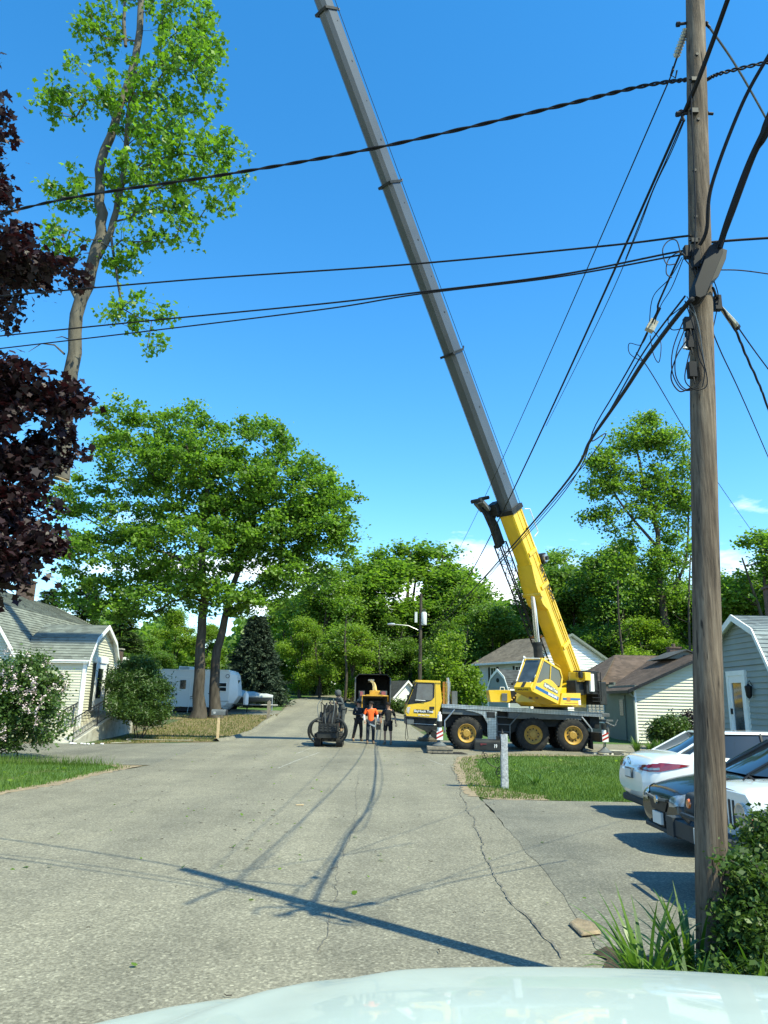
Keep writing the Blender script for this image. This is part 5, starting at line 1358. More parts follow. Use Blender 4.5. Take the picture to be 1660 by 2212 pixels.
m.bx(-1.75, -.75, .15, 1.05, 2.35, 3.28, M['black_paint']); m.bx(-1.25, -.95, 1.05, 1.15, 2.45, 3.2, M['white_paint']); m.bx(-.9, -.4, .9, 1.2, 2.9, 3.25, M['yellow']); m.bx(-.4, -.2, .85, 1.1, 3.0, 3.25, M['black_paint'])
m.bx(-2.0, -.9, -.9, 1.0, 3.28, 3.34, M['black_paint']); m.build('engine_cover', cr, bevel=.02)
m = nmb(TS)
for x in (-1.9, -1.62):
    m.tube([(x, 1.1, 2.05), (x, 1.1, 3.3)], .018, M['iron'], 5); m.tube([(x, .4, 2.05), (x, .4, 3.3)], .018, M['iron'], 5)
for z in (2.05, 2.2, 2.36, 2.52): m.tube([(-1.9, 1.1, z), (-1.1, 1.1, z)], .016, M['iron'], 5); m.tube([(-1.9, .4, z), (-1.9, 1.1, z)], .014, M['iron'], 5)
m.build('guard_cage', cr)
m = nmb(TS); m.bx(-2.6, -1.95, -1.1, 1.0, 1.9, 2.9, M['black_paint']); m.build('counterweight', cr, bevel=.04)
# operator cab
side = [(3.93, 2.34), (3.72, 2.70), (3.12, 3.62), (1.86, 3.25), (1.70, 2.92), (2.10, 1.88)]
y0, y1 = .52, 1.36
m = nmb(TS)
m.prism([(3.93, 2.34), (3.78, 2.66), (2.9, 2.72), (2.0, 2.5), (1.80, 2.62), (2.10, 1.88)], 'y', y0, y1, M['yellow'])       # lower body
m.prism([(3.93, 2.34), (4.0, 2.5), (3.80, 2.70), (3.72, 2.64)], 'y', y0 + .03, y1 - .03, M['yellow'])
for yy in (y0, y1 - .06):      # pillars
    for (a, b, wd) in (((3.78, 2.6), (3.12, 3.62), .07), ((3.12, 3.60), (1.86, 3.24), .07), ((1.86, 3.25), (1.70, 2.92), .09), ((1.70, 2.92), (1.9, 2.4), .10), ((2.52, 3.42), (2.66, 2.66), .05)):
        p = Vector((a[0], a[1])); q = Vector((b[0], b[1])); t = (q - p).normalized(); nn = Vector((-t.y, t.x)) * wd / 2
        m.prism([tuple(p + nn), tuple(q + nn), tuple(q - nn), tuple(p - nn)], 'y', yy, yy + .06 - .002 * wd, M['yellow'])
m.prism([(3.16, 3.60), (3.12, 3.66), (1.84, 3.29), (1.86, 3.22)], 'y', y0 + .002, y1 - .002, M['yellow'])
# rounded lower door panel
arc = [(2.05, 2.52)] + [(2.05 + (3.6 - 2.05) * k / 10, 2.52 + .32 * math.sin(math.pi * (k / 10) ** .9) + .02 * k / 10) for k in range(1, 11)]
m.prism([(3.6, 2.45), (2.05, 2.40)] + arc, 'y', y1 - .03, y1 + .004, M['yellow'])
oc_ = m.build('operator_cab', cr, bevel=.012)
m = nmb(TS); m.prism([(3.70, 2.66), (3.10, 3.57), (2.54, 3.41), (2.66, 2.66)], 'y', y1 - .035, y1 - .028, M['glass_clear'] if 'glass_clear' in M else M['glass']); m.prism([(2.62, 2.66), (2.50, 3.39), (1.90, 3.22), (1.74, 2.92), (1.86, 2.6)], 'y', y1 - .035, y1 - .028, M['glass'])
m.build('window', oc_)
m = nmb(TS); m.add([(3.775, y0 + .07, 2.72), (3.775, y1 - .07, 2.72), (3.15, y1 - .07, 3.60), (3.15, y0 + .07, 3.60)], [(0, 1, 2, 3)], M['glass_lite']); m.build('windscreen', oc_)
m = nmb(TS)
m.tube([(3.83, y0 + .06, 2.74), (3.18, y0 + .0, 3.66), (3.14, y0 - .04, 3.74), (3.02, y0 - .04, 3.70)], .02, M['white_paint'], 6); m.tube([(3.2, y0, 3.66), (3.2, y1 - .1, 3.63)], .02, M['white_paint'], 6)
m.tube([(3.97, y0 - .06, 2.62), (3.80, y0 - .06, 2.7)], .05, M['black_paint'], 8)
m.tube([(3.86, y1 + .02, 2.42), (3.0, y1 + .02, 3.70), (1.9, y1 + .02, 3.38)], .014, M['yellow'], 6); m.build('hand_rail', oc_)
m = nmb(TS); dd = Vector((1.71, .46)).normalized(); sdir = Vector((-dd.y, dd.x))
def onside(s, h): p = Vector((2.12, 1.93)) + dd * s + sdir * h; return (p.x, p.y)
m.prism([onside(.62, .10), onside(1.70, .10), onside(1.66, .22), onside(.62, .22)], 'y', y1, y1 + .006, M['blue_stripe']); m.prism([onside(0.02, .10), onside(.62, .10), onside(.62, .24), onside(0.0, .24)], 'y', y1, y1 + .005, M['blue_stripe']); m.build('stripe', oc_)
ang = math.degrees(math.atan2(.46, 1.71))
def side_text(name, s, size, sx_, h_, material, bold=.0, w_=1.0):
    p = onside(sx_, h_)
    T = TS @ Matrix.Translation((p[0], y1 + .011, p[1])) @ Matrix.Rotation(R(180), 4, 'Z') @ Matrix.Rotation(R(ang), 4, 'Y')
    return text_mesh(name, s, size, T, material, oc_, bold=bold, sx=w_)
m = nmb(TS); m.prism([onside(.12, .33), onside(1.14, .33), onside(1.17, .40), onside(1.12, .52), onside(.9, .53), onside(.12, .47), onside(.08, .40)], 'y', y1 + .0045, y1 + .009, M['side_olive_and_shade']); m.build('sign_patch', oc_)
side_text('lettering', 'SkyHook Tree', .165, .63, .415, M['white_paint'], .004, 1.0)
side_text('phone_number', '508-966-3943', .125, .45, .165, M['white_paint'], .004, .95)
T = TS @ Matrix.Translation((3.945, (y0 + y1) / 2, 2.47)) @ Matrix.Rotation(R(90), 4, 'Z') @ Matrix.Rotation(R(20), 4, 'X')
m = nmb(TS); m.add([(3.94, y0 + .04, 2.345), (3.94, y1 - .04, 2.345), (4.02, y1 - .06, 2.50), (4.02, y0 + .06, 2.50)], [(0, 1, 2, 3)], M['yellow'])
m.prism([(4.012, 2.50), (3.82, 2.70), (3.80, 2.70), (3.99, 2.48)], 'y', y0 + .35, y0 + .5, M['black_paint']); m.build('nose_panel', oc_)
T = TS @ Matrix.Translation((3.995, (y0 + y1) / 2, 2.425)) @ Matrix.Rotation(R(90), 4, 'Z') @ Matrix.Rotation(R(-27), 4, 'X')
text_mesh('emblem', 'GROVE', .15, T, M['letter_dark'], oc_, bold=.004, sx=1.15)

# boom
dB = Vector((-.459, -.47, 1)).normalized(); nB = Vector((.716, -.699, 0)).normalized(); tB = dB.cross(nB).normalized(); nB = tB.cross(dB)
B0 = Vector((8.276, 34.014, 3.526))
TB = Matrix(((dB.x, nB.x, tB.x, B0.x), (dB.y, nB.y, tB.y, B0.y), (dB.z, nB.z, tB.z, B0.z), (0, 0, 0, 1)))
def sec(h, w, ch=.14): return [(-w / 2, h / 2), (w / 2, h / 2), (w / 2, -h / 2 + ch), (w / 2 - ch, -h / 2), (-w / 2 + ch, -h / 2), (-w / 2, -h / 2 + ch)]
m = nmb(TB); m.prism(sec(.82, .70, .06), 'x', -1.5, 7.66, M['yellow'])
m.bx(-1.3, 7.6, .35, .375, .27, .36, M['yellow']); m.bx(-.4, 7.5, .35, .37, -.02, .05, M['yellow']); m.bx(-1.2, 3.8, .35, .385, .10, .17, M['yellow'])
for x in (1.0, 3.9, 5.5): m.bx(x, x + .18, .35, .40, -.30, .36, M['yellow'])
m.prism([(3.4, -.62), (4.3, -.62), (5.2, -.40), (3.0, -.40)], 'y', -.38, .38, M['yellow']); m.cyl((3.85, -.46, -.52), (3.85, .46, -.52), .13, M['yellow'], 14)
for x in (-.6, 2.2, 6.6): m.cyl((x, .36, .2), (x, .42, .2), .05, M['blackmetal'], 8)
m.bx(7.52, 7.72, -.42, .42, -.46, .47, M['black_paint'])
boom = m.build('boom', cr, bevel=.012)
text_mesh('lettering', 'SKYHOOK', .30, TB @ Matrix.Translation((4.0, .392, .215)) @ Matrix.Rotation(R(180), 4, 'Z'), M['letter_dark'], boom, bold=.006, sx=1.25)
ends = [7.6, 14.7, 21.7, 28.3, 35.0, 41.0]; dims = [(.70, .60), (.655, .56), (.61, .52), (.565, .48), (.52, .44)]
for i in range(5):
    h_, w_ = dims[i]; m = nmb(TB); m.prism(sec(h_, w_, .13), 'x', ends[i] - .3, ends[i + 1], M['grey_boom'])
    for k in range(4):
        x = ends[i] + 1.6 + k * 1.5; m.cyl((x, w_ / 2 - .002, .12), (x, w_ / 2 + .004, .12), .03 if k % 2 else .045, M['blackmetal'], 8)
    s = m.build('boom_section', boom)
    m = nmb(TB); e = ends[i + 1]; hh, ww = h_ / 2 + .045, w_ / 2 + .045
    m.bx(e - .10, e, -ww, ww, h_ / 2 + .001, hh, M['black_paint']); m.bx(e - .10, e, -ww, ww, -hh, -h_ / 2 - .001, M['black_paint']); m.bx(e - .10, e, w_ / 2 + .001, ww, -h_ / 2, h_ / 2, M['black_paint']); m.bx(e - .10, e, -ww, -w_ / 2 - .001, -h_ / 2, h_ / 2, M['black_paint'])
    if i < 4: m.tube([(e - .05, w_ / 2, h_ / 2), (e - .02, w_ / 2 - .1, h_ / 2 + .30), (e + .06, w_ / 2 - .1, h_ / 2 + .36)], .03, M['blackmetal'], 6)
    m.build('collar', s)
m = nmb(TB); m.bx(41, 41.5, -.2, .2, -.5, .35, M['yellow']); m.cyl((41.3, -.24, -.55), (41.3, .24, -.55), .24, M['black_paint'], 18); m.cyl((41.3, -.24, .35), (41.3, .24, .35), .24, M['black_paint'], 18); m.build('boom_head', boom)
m = nmb(TB); m.tube([(5.2, .15, .62), (7.7, .15, .72), (41.3, .12, .58)], .013, M['cable_black'], 5); hp = TB @ Vector((41.3, 0, -.8)); m.T = Matrix.Identity(4)
m.tube([hp, (tb.x + 1.55, 18.0, 25.5)], .013, M['cable_black'], 5); m.build('hoist_rope', cr)
m = MB(); c_ = Vector((tb.x + 1.55, 18.0, 25.5)); m.cyl(c_ + Vector((0, -.1, .3)), c_ + Vector((0, .1, .3)), .22, M['yellow'], 16); m.tube([c_ + Vector((0, 0, .1)), c_ + Vector((0, 0, -.15)), c_ + Vector((.12, 0, -.3)), c_ + Vector((0, 0, -.42)), c_ + Vector((-.12, 0, -.3))], .035, M['black_paint'], 8)
m.build('hook_block', cr)
m = MB(); m.tube([c_ + Vector((0, 0, -.38)), Vector((tb.x + 1.5, 18, 24.2)), Vector((tb.x + 1.35, 18, 22.6))], .02, M['blue_stripe'], 6); tag(m.build('lifting_sling'), 'lifting sling between the crane hook and the hanging tree', 'sling')
m = nmb(TB); m.cyl((5.0, -.1, .62), (5.0, .45, .62), .24, M['black_paint'], 18); m.cyl((5.0, .45, .62), (5.0, .52, .62), .17, M['steel'], 16); m.cyl((5.0, .52, .62), (5.0, .6, .62), .09, M['black_paint'], 12); m.bx(4.6, 5.4, -.2, .3, .42, .5, M['black_paint']); m.build('hose_reel', boom)
m = nmb(TB); m.tube([(7.4, .42, .5), (7.3, .50, .75), (6.2, .50, .75), (6.1, .42, .5)], .022, M['white_paint'], 6); m.build('hand_rail', boom)
# luffing cylinder
pl = TS @ Vector((1.15, 0, 2.35)); pu = TB @ Vector((3.85, 0, -.52)); mid = pl + (pu - pl) * .50
m = MB(); m.cyl(pl, mid, .19, M['black_paint'], 18); m.cyl(pl + (pu - pl) * .485, pl + (pu - pl) * .51, .215, M['black_paint'], 18); lc = m.build('luffing_cylinder', cr)
m = MB(); m.cyl(mid, pu, .115, M['chrome'], 16); m.build('rod', lc)
# stowed lattice jib on the far side
m = nmb(TB)
def lat(x, y, z): return (x, y, z)
def jc(x):       # centre and half size along the jib
    t = (x - 0.2) / 6.6; s = .20 - .06 * (1 - t); return (-.62 - .02 * t, -.62 + .02 * t, s)
n_ = 15; X0, X1 = -.4, 6.4; prev = None
for i in range(n_ + 1):
    x = X0 + (X1 - X0) * i / n_; cy, cz, s = jc(x); q = [(x, cy - s, cz - s), (x, cy + s, cz - s), (x, cy + s, cz + s), (x, cy - s, cz + s)]
    for a in range(4):
        m.tube([q[a], q[(a + 1) % 4]], .014, M['black_paint'], 4)
        if prev: m.tube([prev[a], q[a]], .034, M['black_paint'], 5); m.tube([prev[a], q[(a + 1) % 4]] if i % 2 else [prev[(a + 1) % 4], q[a]], .014, M['black_paint'], 4)
    prev = q
cy, cz, s = jc(X1)
m.prism([(6.3, cz - .3), (7.2, cz - .22), (8.5, cz - .35), (8.4, cz - .05), (7.2, cz + .28), (6.3, cz + .25)], 'y', cy - .08, cy + .08, M['black_paint'])
m.tube([(7.4, cy, cz + .1), (8.0, -.30, -.1)], .06, M['black_paint'], 8); m.tube([(7.0, cy, cz - .1), (8.45, cy, cz - .45)], .05, M['black_paint'], 8)
m.box((8.25, cy, cz - .25), (.55, .5, .14), M['machine_grey'], Matrix.Rotation(.5, 3, 'Y')); m.box((7.9, -.4, -.35), (.5, .4, .5), M['black_paint'])
m.cyl((8.6, cy - .25, cz - .5), (8.6, cy + .25, cz - .5), .09, M['black_paint'], 10); m.cyl((8.5, cy - .25, cz + .05), (8.5, cy + .25, cz + .05), .08, M['black_paint'], 10)
m.bx(1.8, 1.9, cy - .3, -.3, -.6, -.5, M['orange_guard']); m.build('lattice_jib', cr)

# timber under the outriggers
def mats(x, y, label, w=.95):
    m = MB()
    for k in range(5): m.bx(x - w / 2 + rng.uniform(-.02, .02), x + w / 2 + rng.uniform(-.02, .02), y - .46 + k * .185, y - .28 + k * .185, .15, .26, M['wood_grey'])
    for k in range(5): m.bx(x - w / 2 + k * w / 5, x - w / 2 + (k + .96) * w / 5, y - .44, y + .44, .04, .148, M['wood_grey'])
    return tag(m.build('timber_mat', bevel=.008), label, 'timber mat', 'timber mats under the crane outriggers')
mats(2.28, 29.7, 'round worn timber mat under the front outrigger, nearest to the camera')
mats(2.28, 36.7, 'timber mat under the front outrigger on the far side of the crane')
mats(8.80, 36.5, 'timber mat under the rear outrigger on the far side of the crane')
m = MB(); m.box((2.55, 29.55, .033), (1.35, 1.05, .012), M['blackmetal'], Matrix.Rotation(.12, 3, 'Z')); tag(m.build('steel_plate'), 'thin steel plate lying under the nearest timber mat', 'plate')
m = MB(); m.lathe([(0, 0), (.26, 0), (.34, .12), (.36, .16), (.30, .15), (0, .13)], (9.35, 30.9, .01), (0, 0, 1), M['concrete'], 22); tag(m.build('stone_basin'), 'low round stone basin on the ground beside the rear outrigger', 'basin')
m = MB()
for k in range(14):
    c = Vector((9.3 + rng.uniform(-.9, 1.6), 30.4 + rng.uniform(-.25, .5), .03)); r_ = rng.uniform(.06, .14)
    m.lathe([(0, -r_ * .3), (r_, -r_ * .1), (r_ * .9, r_ * .35), (0, r_ * .5)], c, (rng.uniform(-.2, .2), rng.uniform(-.2, .2), 1), M['concrete'], 6)
tag(m.build('bed_stones'), 'loose stones edging the plant bed at the crane rear', 'stones', None, 'stuff')
# ------------------------------------------------------------------ other machines and vehicles
M['car_white'] = mat('white_car_paint', (0.74, 0.76, 0.74), 0.25, var=.02, coat=1.0)
M['car_black'] = mat('black_car_paint', (0.008, 0.010, 0.011), 0.25, var=.1, coat=.35, spec=.2)
M['car_cream'] = mat('white_hood_paint', (0.49, 0.57, 0.52), 0.38, var=.03, coat=.5, dirt=(.38, .45, .41), dscale=3.5, damt=.5)
M['lens_red'] = mat('red_lens', (0.22, 0.015, 0.02), 0.12, var=.3, scale=9, coat=1)
M['lens_clear'] = mat('clear_lens', (0.22, 0.24, 0.25), 0.08, var=.4, scale=14, spec=.9, coat=1)
M['lens_amber'] = mat('amber_lens', (0.65, 0.16, 0.03), 0.2, var=.15, coat=1)
M['plastic'] = mat('grey_black_plastic', (0.045, 0.05, 0.052), 0.6, var=.15)
M['plate'] = mat('number_plate', (0.62, 0.64, 0.62), 0.4, var=.06)
M['rv_white'] = mat('trailer_shell', (0.66, 0.68, 0.67), 0.35, var=.05, scale=1, dirt=(.4, .42, .4), dscale=1, damt=.3)
M['tarp'] = mat('grey_boat_cover', (0.33, 0.36, 0.36), 0.7, var=.2, scale=2, bump=.7, bscale=3)
M['chip_yellow'] = mat('chipper_yellow', (0.62, 0.33, 0.03), 0.45, var=.12, scale=4, dirt=(.2, .12, .04), dscale=3, damt=.5)
M['chute_tan'] = mat('worn_chute_paint', (0.62, 0.44, 0.16), 0.5, var=.2, scale=5, dirt=(.3, .25, .18), dscale=3)
M['brown_rust'] = mat('rusty_tray', (0.24, 0.10, 0.045), 0.8, var=.3, scale=6)
M['galv'] = M['steel']

def simple_wheel(parent, x, y, z, r, w, side, rimm='steel', spokes=5, T=None):
    T = T or Matrix.Identity(4)
    root = bpy.data.objects.new('wheel', None); COL.objects.link(root)
    m = nmb(T @ Matrix.Translation((x, y, z))); h = w / 2
    m.lathe([(r * .66, -h), (r * .93, -h), (r, -h * .6), (r, h * .6), (r * .93, h), (r * .66, h)], (0, 0, 0), (0, 1, 0), M['rubber'], 28); ty = m.build('tyre', None)
    m = nmb(T @ Matrix.Translation((x, y, z))); s = side * h
    m.ring((0, s * .9, 0), (0, 1, 0), r * .58, r * .67, .02, M[rimm], 28); m.cyl((0, s * .55, 0), (0, s * .9, 0), r * .13, M[rimm], 12)
    for k in range(spokes):
        a = 2 * math.pi * k / spokes; mm = Matrix.Rotation(a, 3, 'Y'); m.box(mm @ Vector((r * .35, s * .84, 0)), (r * .54, .02, r * .15), M[rimm], mm)
    m.cyl((0, -s * .4, 0), (0, -s * .2, 0), r * .66, M['black_paint'], 20); ri = m.build('rim', None)
    for o in (ty, ri): o.parent = root
    if parent is not None: root.parent = parent; root.matrix_parent_inverse = PMAT(parent).inverted()
    return root

# mini skid steer with grapple
sk = empty('skid_steer_loader', (-2.05, 32.3, 0), 0, 'black stand on skid steer loader with curved grapple claws, left of the three men', 'loader')
sx, sy = -2.08, 32.2
for (x, n_) in ((sx - .46, 1), (sx + .44, 1)):
    m = MB(); pr_ = []
    for k in range(28):
        a = 2 * math.pi * k / 28; yy = math.cos(a); zz = math.sin(a)
        pr_.append((sy + .45 + (.55 if yy > 0 else -.55) + yy * .24, .27 + zz * .25))
    m.prism(pr_, 'x', x - .13, x + .13, M['rubber'])
    for k in range(22):
        a = 2 * math.pi * k / 22
    for k in range(13): m.bx(x - .135, x + .135, sy - .33 + k * .13, sy - .29 + k * .13, -.0, .03, M['rubber']); m.bx(x - .135, x + .135, sy - .33 + k * .13, sy - .29 + k * .13, .515, .535, M['rubber'])
    m.build('track', sk, bevel=.01)
m = MB(); m.bx(sx - .33, sx + .31, sy - .1, sy + 1.0, .22, 1.0, M['black_paint']); m.prism([(sy - .1, 1.0), (sy + 1.0, 1.0), (sy + .9, 1.35), (sy + .35, 1.42), (sy - .05, 1.15)], 'x', sx - .30, sx + .28, M['black_paint'])
for k in range(9): m.bx(sx - .24, sx + .22, sy - .125, sy - .10, .35 + k * .055, .37 + k * .055, M['machine_grey'])
m.bx(sx - .30, sx + .26, sy + .3, sy + .9, 1.35, 1.68, M['black_paint']); m.build('body', sk, bevel=.02)
for s in (-1, 1):
    x = sx + s * .38; m = MB()
    P = [(sy + .9, 1.15), (sy + .95, 1.32), (sy + .2, 1.40), (sy - .35, 1.05), (sy - .52, .55), (sy - .40, .5), (sy - .22, .98), (sy + .2, 1.24), (sy + .8, 1.16)]
    m.prism(P, 'x', x - .045, x + .045, M['black_paint']); m.cyl((x, sy - .1, .62), (x, sy + .35, 1.28), .035, M['chrome'], 8); m.build('lift_arm', sk, bevel=.01)
m = MB(); m.bx(sx - .46, sx + .44, sy - .62, sy - .48, .38, .62, M['black_paint']); m.bx(sx - .38, sx + .36, sy - .66, sy - .60, .62, .95, M['black_paint'])
for k in range(4):
    for j in range(3): m.bx(sx - .34 + k * .18, sx - .24 + k * .18, sy - .675, sy - .655, .65 + j * .1, .71 + j * .1, M['blackmetal'])
gp = m.build('grapple', sk, bevel=.01)
for s in (-1, 1):
    for (yy, rr, zc) in ((-.82, .46, .66), (-.62, .40, .74)):
        m = MB(); pts = []
        for k in range(13):
            a = R(-62 + k * 12.5); pts.append((sx + s * (.30 + rr * math.cos(a)), sy + yy - .12 * math.sin(math.pi * k / 12), zc + rr * 1.05 * math.sin(a)))
        m.tube(pts, [.028 + .03 * math.sin(math.pi * k / 12) for k in range(13)], M['black_paint'], 8)
        m.tube([pts[9], (sx + s * .28, sy - .5, 1.0)], .03, M['black_paint'], 6); m.build('claw', gp)
m = MB()
for k in range(9):
    x0 = sx - .35 + .08 * k; z0 = 1.55 + rng.uniform(0, .22)
    m.tube(smooth_line([(x0, sy + .2, z0), (x0 + rng.uniform(-.1, .1), sy - .1, z0 + rng.uniform(.1, .25)), (x0 + rng.uniform(-.15, .15), sy - .4, z0 - .15), (x0, sy - .5, .9)], 4), .017, M['cable_black'] if k % 3 else M['machine_grey'], 5)
m.bx(sx - .3, sx + .28, sy + .5, sy + .6, 1.55, 1.66, M['machine_grey']); m.tube([(sx - .2, sy + .7, 1.4), (sx - .2, sy + .6, 1.75)], .02, M['iron'], 5); m.tube([(sx + .15, sy + .7, 1.4), (sx + .15, sy + .6, 1.72)], .02, M['iron'], 5); m.build('hoses', sk)
m = MB(); m.bx(sx - .3, sx + .5, sy + 1.0, sy + 1.45, .50, .56, M['black_paint']); m.build('platform', sk)

# chip truck and chipper
tk = empty('chip_truck', (-.6, 61, G(-.6, 61)), 0, 'dark chip truck with an open black box, standing behind the chipper down the street', 'truck')
X0, X1, Y0, Y1, Z0, Z1 = -1.98, .78, 60.0, 65.0, 1.7, 3.95
m = MB(); ch = .28; th = .07
out = [(X0, Z0), (X1, Z0), (X1, Z1 - ch), (X1 - ch, Z1), (X0 + ch, Z1), (X0, Z1 - ch)]
inn = [(X0 + th, Z0 + th), (X1 - th, Z0 + th), (X1 - th, Z1 - ch), (X1 - ch - .02, Z1 - th), (X0 + ch + .02, Z1 - th), (X0 + th, Z1 - ch)]
V = [(p[0], Y0, p[1]) for p in out] + [(p[0], Y0, p[1]) for p in inn] + [(p[0], Y1, p[1]) for p in out] + [(p[0], Y1 - .1, p[1]) for p in inn]
F = []
for i in range(6):
    j = (i + 1) % 6; F += [(i, j, 6 + j, 6 + i), (i, 12 + i, 12 + j, j), (6 + i, 6 + j, 18 + j, 18 + i)]
F += [tuple(range(17, 11, -1)), tuple(range(18, 24))]
m.add(V, F, M['black_paint']); m.bx(X0 - .02, X1 + .02, Y0 - .06, Y0 - .001, Z0 - .1, Z0 + .14, M['black_paint'])
for x in (X0 - .03, X1 - .05): m.bx(x, x + .09, Y0 - .05, Y0, Z0, Z1 - ch, M['machine_grey'])
m.build('chip_box', tk, recalc=False)
m = MB(); m.bx(-1.1, -.1, 60.5, 68, 1.05, 1.4, M['black_paint']); m.bx(X0 + .2, X1 - .2, 60.3, 60.5, .95, 1.3, M['blackmetal']); m.build('chassis', tk)
m = MB(); m.prism([(65.3, 1.2), (68.3, 1.2), (68.3, 2.0), (67.2, 2.2), (66.6, 3.2), (65.3, 3.2)], 'x', -1.7, .5, M['shutter']); cb_ = m.build('cab', tk, bevel=.05)
for (x, y) in ((-1.55, 62), (.35, 62), (-1.55, 67.2), (.35, 67.2)): simple_wheel(tk, x, y, G(x, y) + .48, .48, .5, -1 if x < 0 else 1)
for x in (X0 + .35, X1 - .35):
    m = MB(); m.bx(x - .14, x + .14, Y0 - .09, Y0 - .06, 1.62, 1.82, M['lens_red']); m.build('tail_light', tk)
cp = empty('wood_chipper', (-.55, 55, G(-.5, 55)), 0, 'yellow towed wood chipper with raised chute and open feed hopper behind the men', 'chipper')
gz = G(-.5, 55)
def c7(x, y, Y): return at((700 + x / 6.385) / 1.094, (1570 + y / 6.385) / 1.094, Y)
m = MB(); a = c7(1110, 395, 57); b = c7(1280, 470, 57); m.bx(a.x, b.x, 56.6, 58.2, b.z - .5, a.z, M['chip_yellow']); m.bx(a.x - .5, b.x + .5, 56.8, 58.4, gz + .8, b.z - .1, M['chip_yellow']); m.build('drum_housing', cp, bevel=.04)
m = MB(); c = [c7(1190, 400, 57.4), c7(1185, 330, 57.6), c7(1170, 280, 58.0), c7(1135, 250, 58.8)]
m.tube([tuple(p) for p in c], [.17, .14, .12, .14], M['chute_tan'], 4); m.box(tuple(c[3]), (.45, .3, .12), M['machine_grey'], Matrix.Rotation(-.4, 3, 'X')); m.build('chute', cp)
m = MB(); tl = c7(1062, 480, 55); tr = c7(1322, 485, 55); bl_ = c7(1062, 700, 55); br_ = c7(1350, 700, 55)
# hopper: four plates flaring towards the viewer
fx0, fx1, fz0, fz1 = tl.x - .28, tr.x + .30, bl_.z, tl.z + .03; bx0, bx1, bz0, bz1 = tl.x + .15, tr.x - .15, bl_.z + .25, tl.z - .25
fy, by = 54.2, 56.2
V = [(fx0, fy, fz0), (fx1, fy, fz0), (fx1, fy, fz1), (fx0, fy, fz1), (bx0, by, bz0), (bx1, by, bz0), (bx1, by, bz1), (bx0, by, bz1)]
V2 = [(x + (.05 if i in (0, 3, 4, 7) else -.05), y, z + (.05 if i in (0, 1, 4, 5) else -.05)) for i, (x, y, z) in enumerate(V)]
F = [(0, 1, 5, 4), (1, 2, 6, 5), (2, 3, 7, 6), (3, 0, 4, 7)]
m.add(V, F, M['chip_yellow']); m.add(V2, [f[::-1] for f in F] + [(4, 5, 6, 7)], M['machine_grey'])
m.tube([(fx0, fy, fz0), (fx0, fy, fz1), (fx1, fy, fz1), (fx1, fy, fz0), (fx0, fy, fz0)], .05, M['chip_yellow'], 6)
m.bx(tl.x, tr.x, 53.9, 54.2, fz1 - .02, fz1 + .08, M['chip_yellow']); m.build('feed_hopper', cp, recalc=False)
m = MB(); m.bx(fx0 + .1, fx1 - .1, 53.3, 54.2, fz0 - .12, fz0 - .02, M['brown_rust']); m.build('feed_tray', cp)
for (x0, x1) in ((970, 1012), (1290, 1352)):
    a = c7(x0, 420, 56.5); b = c7(x1, 480, 56.5); m = MB(); m.bx(a.x, b.x, 56.3, 56.45, b.z, a.z + .05, M['lens_red']); m.bx(a.x - .1, b.x + .1, 56.45, 57, b.z - .3, a.z + .1, M['machine_grey']); m.build('tail_light', cp)
m = MB(); m.bx(-1.35, .35, 54.8, 58.6, gz + .5, gz + .75, M['black_paint']); m.tube([(-.5, 58.5, gz + .6), (-.5, 60.2, gz + .65)], .06, M['black_paint'], 6); m.build('trailer_frame', cp)
for x in (-1.5, .5): simple_wheel(cp, x, 56.6, gz + .36, .36, .25, -1 if x < 0 else 1)

# camping trailer
def c5(x, y, Y=50.0): return at((350 + x / 4.743) / 1.094, (1500 + y / 4.743) / 1.094, Y)
rv = empty('camping_trailer', (-12, 51, G(-12, 51)), 0, 'large white camping trailer with roof air conditioner parked behind the oak trunks', 'camper')
zt, zbm = 3.62, 1.28; xr = c5(930, 400).x
m = MB(); body = [(-17.0, zbm), (xr - .35, zbm), (xr - .02, zbm + .45), (xr, zt - .1), (xr - .12, zt), (-17.0, zt - .05)]
m.prism(body, 'y', 50.0, 52.4, M['rv_white'])
m.prism([(-17, zt - .06), (xr - .1, zt - .01), (xr - .1, zt + .05), (-17, zt + .0)], 'y', 49.95, 52.45, M['trim'])
m.prism([(-17, zbm - .28), (xr - .35, zbm - .28), (xr - .3, zbm + .02), (-17, zbm + .02)], 'y', 50.15, 52.25, M['blackmetal'])
bd = m.build('body', rv, bevel=.05)
m = MB(); A_ = [(xr - .02, 50.03), (xr + .42, 50.5), (xr + .5, 51.2), (xr + .42, 51.9), (xr - .02, 52.37)]
rows = []
for (z, k, o_) in ((zbm - .12, .35, -.42), (zbm + .3, .75, -.1), (zbm + .75, 1.15, 0), (2.6, 1.05, 0), (zt - .25, .75, 0), (zt - .03, .55, -.08)): rows.append([(xr - .02 + o_ + (x - xr + .02) * k, y, z) for x, y in A_])
m.grid(rows, M['rv_white']); m.build('front_cap', rv, angle=22)
m = MB(); m.add([(xr + .46, 50.62, 2.3), (xr + .50, 51.2, 2.3), (xr + .44, 51.2, 3.05), (xr + .40, 50.68, 3.05)], [(0, 1, 2, 3)], M['glass_lite']); m.build('front_window', rv)
a = c5(325, 470); b = c5(460, 830); m = MB(); m.bx(a.x, b.x, 49.95, 50.0, zbm + .02, a.z, M['rv_white'])
for q in ((a.x, a.x + .03, zbm, a.z), (b.x - .03, b.x, zbm, a.z)): m.bx(q[0], q[1], 49.93, 49.95, q[2], q[3], M['trim'])
m.bx(a.x, b.x, 49.93, 49.95, a.z - .03, a.z, M['trim']); d_ = m.build('door', rv)
a2 = c5(368, 508); b2 = c5(425, 608); m = MB(); m.bx(a2.x, b2.x, 49.92, 49.955, b2.z, a2.z, M['glass']); m.build('pane', d_)
